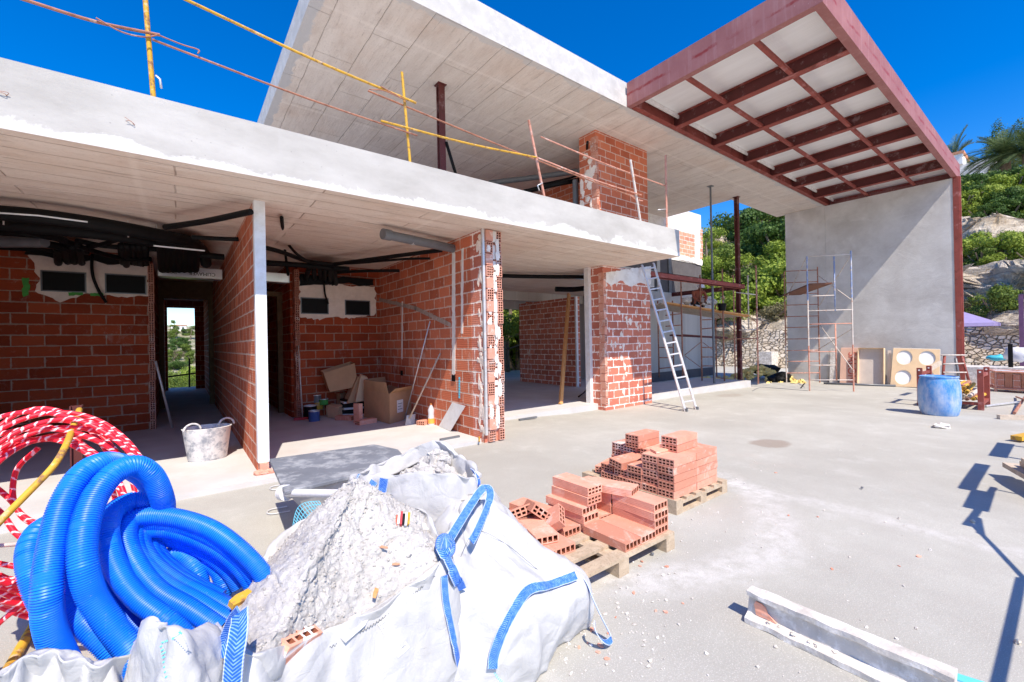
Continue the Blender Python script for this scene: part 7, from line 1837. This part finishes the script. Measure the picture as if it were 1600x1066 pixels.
def mk_palm(root):
    rnd = random.Random(11); mb = MB(); mb.tube(spline([(0, 0, 0), (.1, 0, 1.5), (.05, .05, 3)], 5), .22, 10, rf=lambda L, i: .24 + .02 * (i % 2)); mb.build('trunk', BARK, root)
    mb = MB()
    for k in range(46):
        a = rnd.uniform(0, 6.3); el = rnd.uniform(-.35, 1.35); L = rnd.uniform(1.7, 2.4); P = []; d = Vector((math.cos(a) * math.cos(el), math.sin(a) * math.cos(el), math.sin(el))); p = Vector((0, 0, 3)); 
        for q in range(9): P.append(p.copy()); p = p + d * L / 8; d = (d + Vector((0, 0, -.16))).normalized()
        mb.tube(P, .02, 4)
        for q in range(1, 9):
            t = (P[q] - P[q - 1]).normalized(); s = t.cross(Vector((0, 0, 1))).normalized(); u = s.cross(t)
            for m_ in range(4):
                b = P[q - 1].lerp(P[q], m_ / 4); ll = .42 * math.sin(math.pi * min(1, (q + .6) / 9.5)) + .05
                for sg in (-1, 1): e = b + (s * sg * .8 + t * .7 - u * -.25).normalized() * ll; mb.quad(b - t * .015, b + t * .03, e + t * .01, e - t * .005)
    mb.build('crown', PALMM, root)
KINDS = {'bd': ('bush', 'bush', mk_bush(BUSHD, 1)), 'bd2': ('bush', 'bush', mk_bush(BUSHD, 2, 5600, 1.3, 1.1)), 'bl': ('bush', 'bush', mk_bush(BUSHL, 3)), 'bl2': ('bush', 'bush', mk_bush(BUSHL, 4, 5200, 1.1, 1.0)),
         'bp': ('bush', 'bush', mk_bush(PINE, 6, 5600, 1.2, 1.4)), 'scr': ('scrub', 'scrub', mk_bush(SCRUB, 5, 2600, 1.0, .6, .03)), 'p1': ('pine_tree', 'tree', mk_pine(7)), 'p2': ('pine_tree', 'tree', mk_pine(8, 6.5, 11500, None, -.12)), 'pl': ('pine_tree', 'tree', mk_pine(9, 6.0, 11000, BUSHL, .05)),
         'cy': ('cypress', 'tree', mk_cypress), 'pa': ('palm_tree', 'tree', mk_palm)}
def at_hill(px, dist, dz=0):
    """where the sight line's bearing meets the hillside at a given ground distance"""
    d = ray(px, 533); h = math.hypot(d[0], d[1]); x, y = d[0] / h * dist, d[1] / h * dist; return Vector((x, y, terr(x, y) + dz))
def hill_hit(px, py):
    d = Vector(ray(px, py)).normalized(); t = 20.0
    while t < 160:
        p = EYE + d * t
        if p.x > 26.6 and terr(p.x, p.y) > p.z: return Vector((p.x, p.y, terr(p.x, p.y) - .1))
        t += .25
    return None
rnd = random.Random(77); HG = 'bushes on the rocky hillside'
used_spots = []
def scatter(n, x0, x1, y0, y1, kinds, smin, smax, words, group):
    k = 0; tries = 0
    while k < n and tries < n * 40:
        tries += 1; px, py = rnd.uniform(x0, x1), rnd.uniform(y0, y1); p = hill_hit(px, py)
        if p is None or any((p - q).length < .9 for q in used_spots): continue
        kd = rnd.choice(kinds); s = rnd.uniform(smin, smax); used_spots.append(p); plant(kd, p, s, rnd.uniform(0, 6.3), words(kd), group, s * rnd.uniform(.8, 1.2)); k += 1
WD = {'bd': 'dark green bush', 'bd2': 'dark green spreading bush', 'bl': 'lime green bush', 'bl2': 'low lime green bush', 'bp': 'olive green bush', 'scr': 'dry brownish scrub', 'p1': 'dark pine tree', 'p2': 'dark leaning pine tree', 'pl': 'yellow green pine tree'}
scatter(70, 1488, 1640, 300, 354, ('bd', 'bd2', 'bp', 'bd', 'bl2', 'bl'), .9, 1.5, lambda k: f'{WD[k]} in the dense thicket above the pale rock', 'bushes in the thicket above the rock')
scatter(9, 1490, 1640, 488, 512, ('scr', 'scr', 'bp'), .7, 1.3, lambda k: f'{WD[k]} on the ledge just above the stone wall', HG)
scatter(5, 1545, 1640, 395, 430, ('scr', 'bl2'), .7, 1.2, lambda k: f'{WD[k]} half way up the pale rock face at the right', HG)
plant('bl', hill_hit(1500, 424), 1.5, 1, 'bright lime green bush on the pale rock beside the end wall'); plant('bp', hill_hit(1534, 424), .9, 2, 'small grey green bush on the pale rock right of the lime one')
def ray_at(px, py, dist): d = ray(px, py); h = math.hypot(d[0], d[1]); return Vector((d[0] / h * dist, d[1] / h * dist, CH + d[2] / h * dist))
def htop(kind, px, tp, dist, s, lb, grp, H_):
    b_ = at_hill(px, dist); plant(kind, b_, s, px, lb, grp, (ray_at(px, tp, dist).z - b_.z) / H_)
htop('cy', 1565, 184, 57, 1.15, 'dark cypress with a blunt tip behind the larger palm', 'cypresses on the hilltop', 8.2)
htop('cy', 1604, 182, 56, 1.2, 'dark cypress cut by the right edge of the picture', 'cypresses on the hilltop', 8.2)
htop('pa', 1494, 212, 56, 1.0, 'palm tree just above the far corner of the canopy', 'palm trees on the hilltop', 4.6)
htop('pa', 1577, 204, 50, 1.3, 'large palm tree in front of the dark cypress', 'palm trees on the hilltop', 4.6)
htop('pa', 1612, 198, 49, 1.3, 'palm tree at the right edge of the picture', 'palm trees on the hilltop', 4.6)
v0 = ray_at(1500, 258, 54); vt = thing('villa', 'white villa corner peeping over the thicket beside the canopy', 'villa', v0)
mb = MB(); mb.box((0, -2.0, -3), (4, 1.2, .0), Matrix.Translation(v0)); mb.build('wall', VILLA, vt); mb = MB(); mb.box((-.3, -.2, 0), (3, 1.4, .9), Matrix.Translation(v0)); mb.build('upper_wall', VILLA, vt); mb = MB(); mb.box((-.4, -.3, .9), (3.1, 1.5, 1.1), Matrix.Translation(v0)); mb.build('roof', TERRA, vt)
# left of the end wall, seen under the roof
scatter(10, 1098, 1140, 430, 520, ('bl', 'bl2', 'bp', 'bl'), 1.2, 2.2, lambda k: f'{WD[k]} on the slope beside the stair tower', HG)
scatter(14, 1130, 1228, 425, 505, ('bl', 'bl2', 'bp', 'scr', 'bl'), 1.1, 2.2, lambda k: f'{WD[k]} on the slope right of the dark column', HG)
scatter(16, 1160, 1235, 360, 425, ('bd', 'bp', 'bd2', 'bl'), 1.4, 2.6, lambda k: f'{WD[k]} high on the slope left of the end wall', HG)
for k, (px, dist, kd, s, tp, lb) in enumerate(((1102, 36, 'pl', 1.1, 348, 'tall yellow green pine tree against the right edge of the stair tower'), (1118, 40, 'pl', 1.1, 372, 'yellow green pine tree left of the grey prop'), (1126, 46, 'p1', 1.0, 366, 'airy pine tree between the grey prop and the dark column'), (1145, 58, 'p2', .7, 362, 'small dark pine tree on the skyline behind the dark column'),
        (1182, 50, 'p1', .9, 350, 'pine tree on the slope right of the dark column'), (1204, 48, 'p2', 1.2, 326, 'big dark pine tree under the roof edge'), (1226, 46, 'p1', 1.3, 322, 'big dark pine tree touching the end wall'))):
    b_ = at_hill(px, dist, -.3); plant(kd, b_, s, k * 1.3, lb, 'pine trees left of the end wall', (ray_at(px, tp, dist).z - b_.z) / (6.5 if kd == 'p2' else 6.0))
def rock(p, s, seed, lb):
    rnd = random.Random(seed); bm = bmesh.new()
    for q in range(26):
        d = Vector((rnd.gauss(0, 1), rnd.gauss(0, 1), rnd.gauss(0, 1))).normalized() * rnd.uniform(.75, 1.0); bm.verts.new((d.x * s, d.y * s * 1.35, d.z * s * .6))
    r_ = bmesh.ops.convex_hull(bm, input=bm.verts); bmesh.ops.delete(bm, geom=[g for g in r_['geom_interior'] if isinstance(g, bmesh.types.BMVert)], context='VERTS')
    bmesh.ops.bevel(bm, geom=list(bm.edges), offset=s * .05, segments=1, affect='EDGES'); bmesh.ops.triangulate(bm, faces=bm.faces); bmesh.ops.subdivide_edges(bm, edges=list(bm.edges), cuts=3)
    for v in bm.verts: v.co += v.co.normalized() * s * (.16 * mnoise.fractal(v.co * 1.7 / s + Vector((seed, 0, 0)), .8, 2.1, 6) - .10 * max(0, 1 - abs(mnoise.noise(v.co * 2.2 / s + Vector((0, seed, 3)))) * 7)); v.co.z += .06 * s * (math.floor(v.co.z / (s * .16)) - v.co.z / (s * .16))
    me = bpy.data.meshes.new('boulder'); bm.to_mesh(me); bm.free(); me.materials.append(ROCKM); o = bpy.data.objects.new('boulder', me); COL.objects.link(o); o.location = p - Vector((0, 0, s * .12)); o.rotation_euler = (rnd.uniform(-.2, .2), rnd.uniform(-.2, .2), rnd.uniform(0, 6)); return tag(o, lb, 'boulder', 'boulders on the hillside')
rnd = random.Random(5)
for k in range(34):
    right = k < 24; px, py = (rnd.uniform(1492, 1640), rnd.choice((rnd.uniform(352, 385), rnd.uniform(436, 462), rnd.uniform(352, 500)))) if right else (rnd.uniform(1105, 1230), rnd.uniform(400, 515))
    p = hill_hit(px, py)
    if p: rock(p, rnd.uniform(.5, 1.5), k + 200, f'{"small" if k % 2 else "angular"} pale rock on the {"bare rock face right" if right else "bushy slope left"} of the end wall')
for k, (px, py, s, lb) in enumerate(((1150, 415, 2.4, 'large pale boulder behind the dark column'), (1140, 480, 2.0, 'grey boulder low on the slope behind the scaffold'), (1165, 500, 1.6, 'grey boulder above the stone wall by the scaffold'), (1225, 375, 2.2, 'pale boulder beside the upper edge of the end wall'), (1515, 365, 2.6, 'pale boulder below the thicket, nearest the end wall'), (1560, 372, 3.2, 'broad pale ledge rock below the thicket'), (1540, 455, 3.0, 'long pale ledge rock half way up the rock face'), (1592, 448, 2.6, 'ochre ledge rock at the right of the rock face'))):
    p = hill_hit(px, py)
    if p is None: continue
    rock(p, s, k + 11, lb)
# greenery seen through the rooms
for k, (px, dist, kd, s) in enumerate(((792, 24, 'pl', 1.1), (806, 27, 'bl', 4.5), (818, 26, 'pl', 1.25), (800, 34, 'p1', 1.5), (824, 33, 'bl', 5), (780, 30, 'bl', 4.5))):
    plant(kd, at_hill(px, dist, -.2), s, k, f'{WD[kd]} through the far window, {("nearest left", "low middle", "nearest right", "back left", "back right", "far left")[k]}', 'trees seen through the far window')
for k, (px, dist, kd, s) in enumerate(((268, 50, 'p1', 1.2), (285, 56, 'p2', 1.3), (300, 48, 'pl', 1.3), (275, 40, 'bl', 3.2), (296, 38, 'bl2', 3.0), (310, 60, 'pl', 1.6), (255, 62, 'p1', 1.5), (282, 75, 'pl', 1.4), (298, 72, 'p1', 1.4), (266, 95, 'bd', 2.2), (290, 110, 'bp', 2.0), (275, 125, 'bd2', 2.4), (302, 130, 'bp', 2.2), (264, 140, 'bd', 2.4), (284, 150, 'bd', 2.6), (298, 165, 'p1', .8), (272, 176, 'p2', .7), (279, 102, 'bd', 1.8), (297, 117, 'bd2', 2.0), (269, 133, 'bp', 2.2), (281, 138, 'scr', 2.4), (292, 141, 'bp', 2.0), (276, 158, 'bd2', 2.2), (291, 172, 'bd', 2.0), (268, 168, 'bp', 2.4))):
    plant(kd, at_hill(px, dist, -.3), s, k * .9, f'{WD[kd]} about {dist} metres off in the corridor view', 'trees in the valley view')
v1 = at_hill(288, 182); vt = thing('villa', 'pale villa on the far ridge seen down the corridor', 'villa', v1)
mb = MB(); mb.box((-3.4, -2, -2), (.6, 2, 1.5), Matrix.Translation(v1)); mb.build('wall', VILLA, vt); mb = MB(); mb.box((-3.6, -2.2, 1.5), (.8, 2.2, 1.75), Matrix.Translation(v1)); mb.build('roof', TERRA, vt)
for k in range(3): mb = MB(); mb.box((-3.0 + 1.2 * k, -2.06, .3), (-2.4 + 1.2 * k, -2.0, 1.0), Matrix.Translation(v1)); mb.build('window', GLASSD, vt)
for o in bpy.data.objects:
    if o.name.startswith('mortar_smear') or o.name.startswith('mortar_crumbs'): o['kind'] = 'stuff'
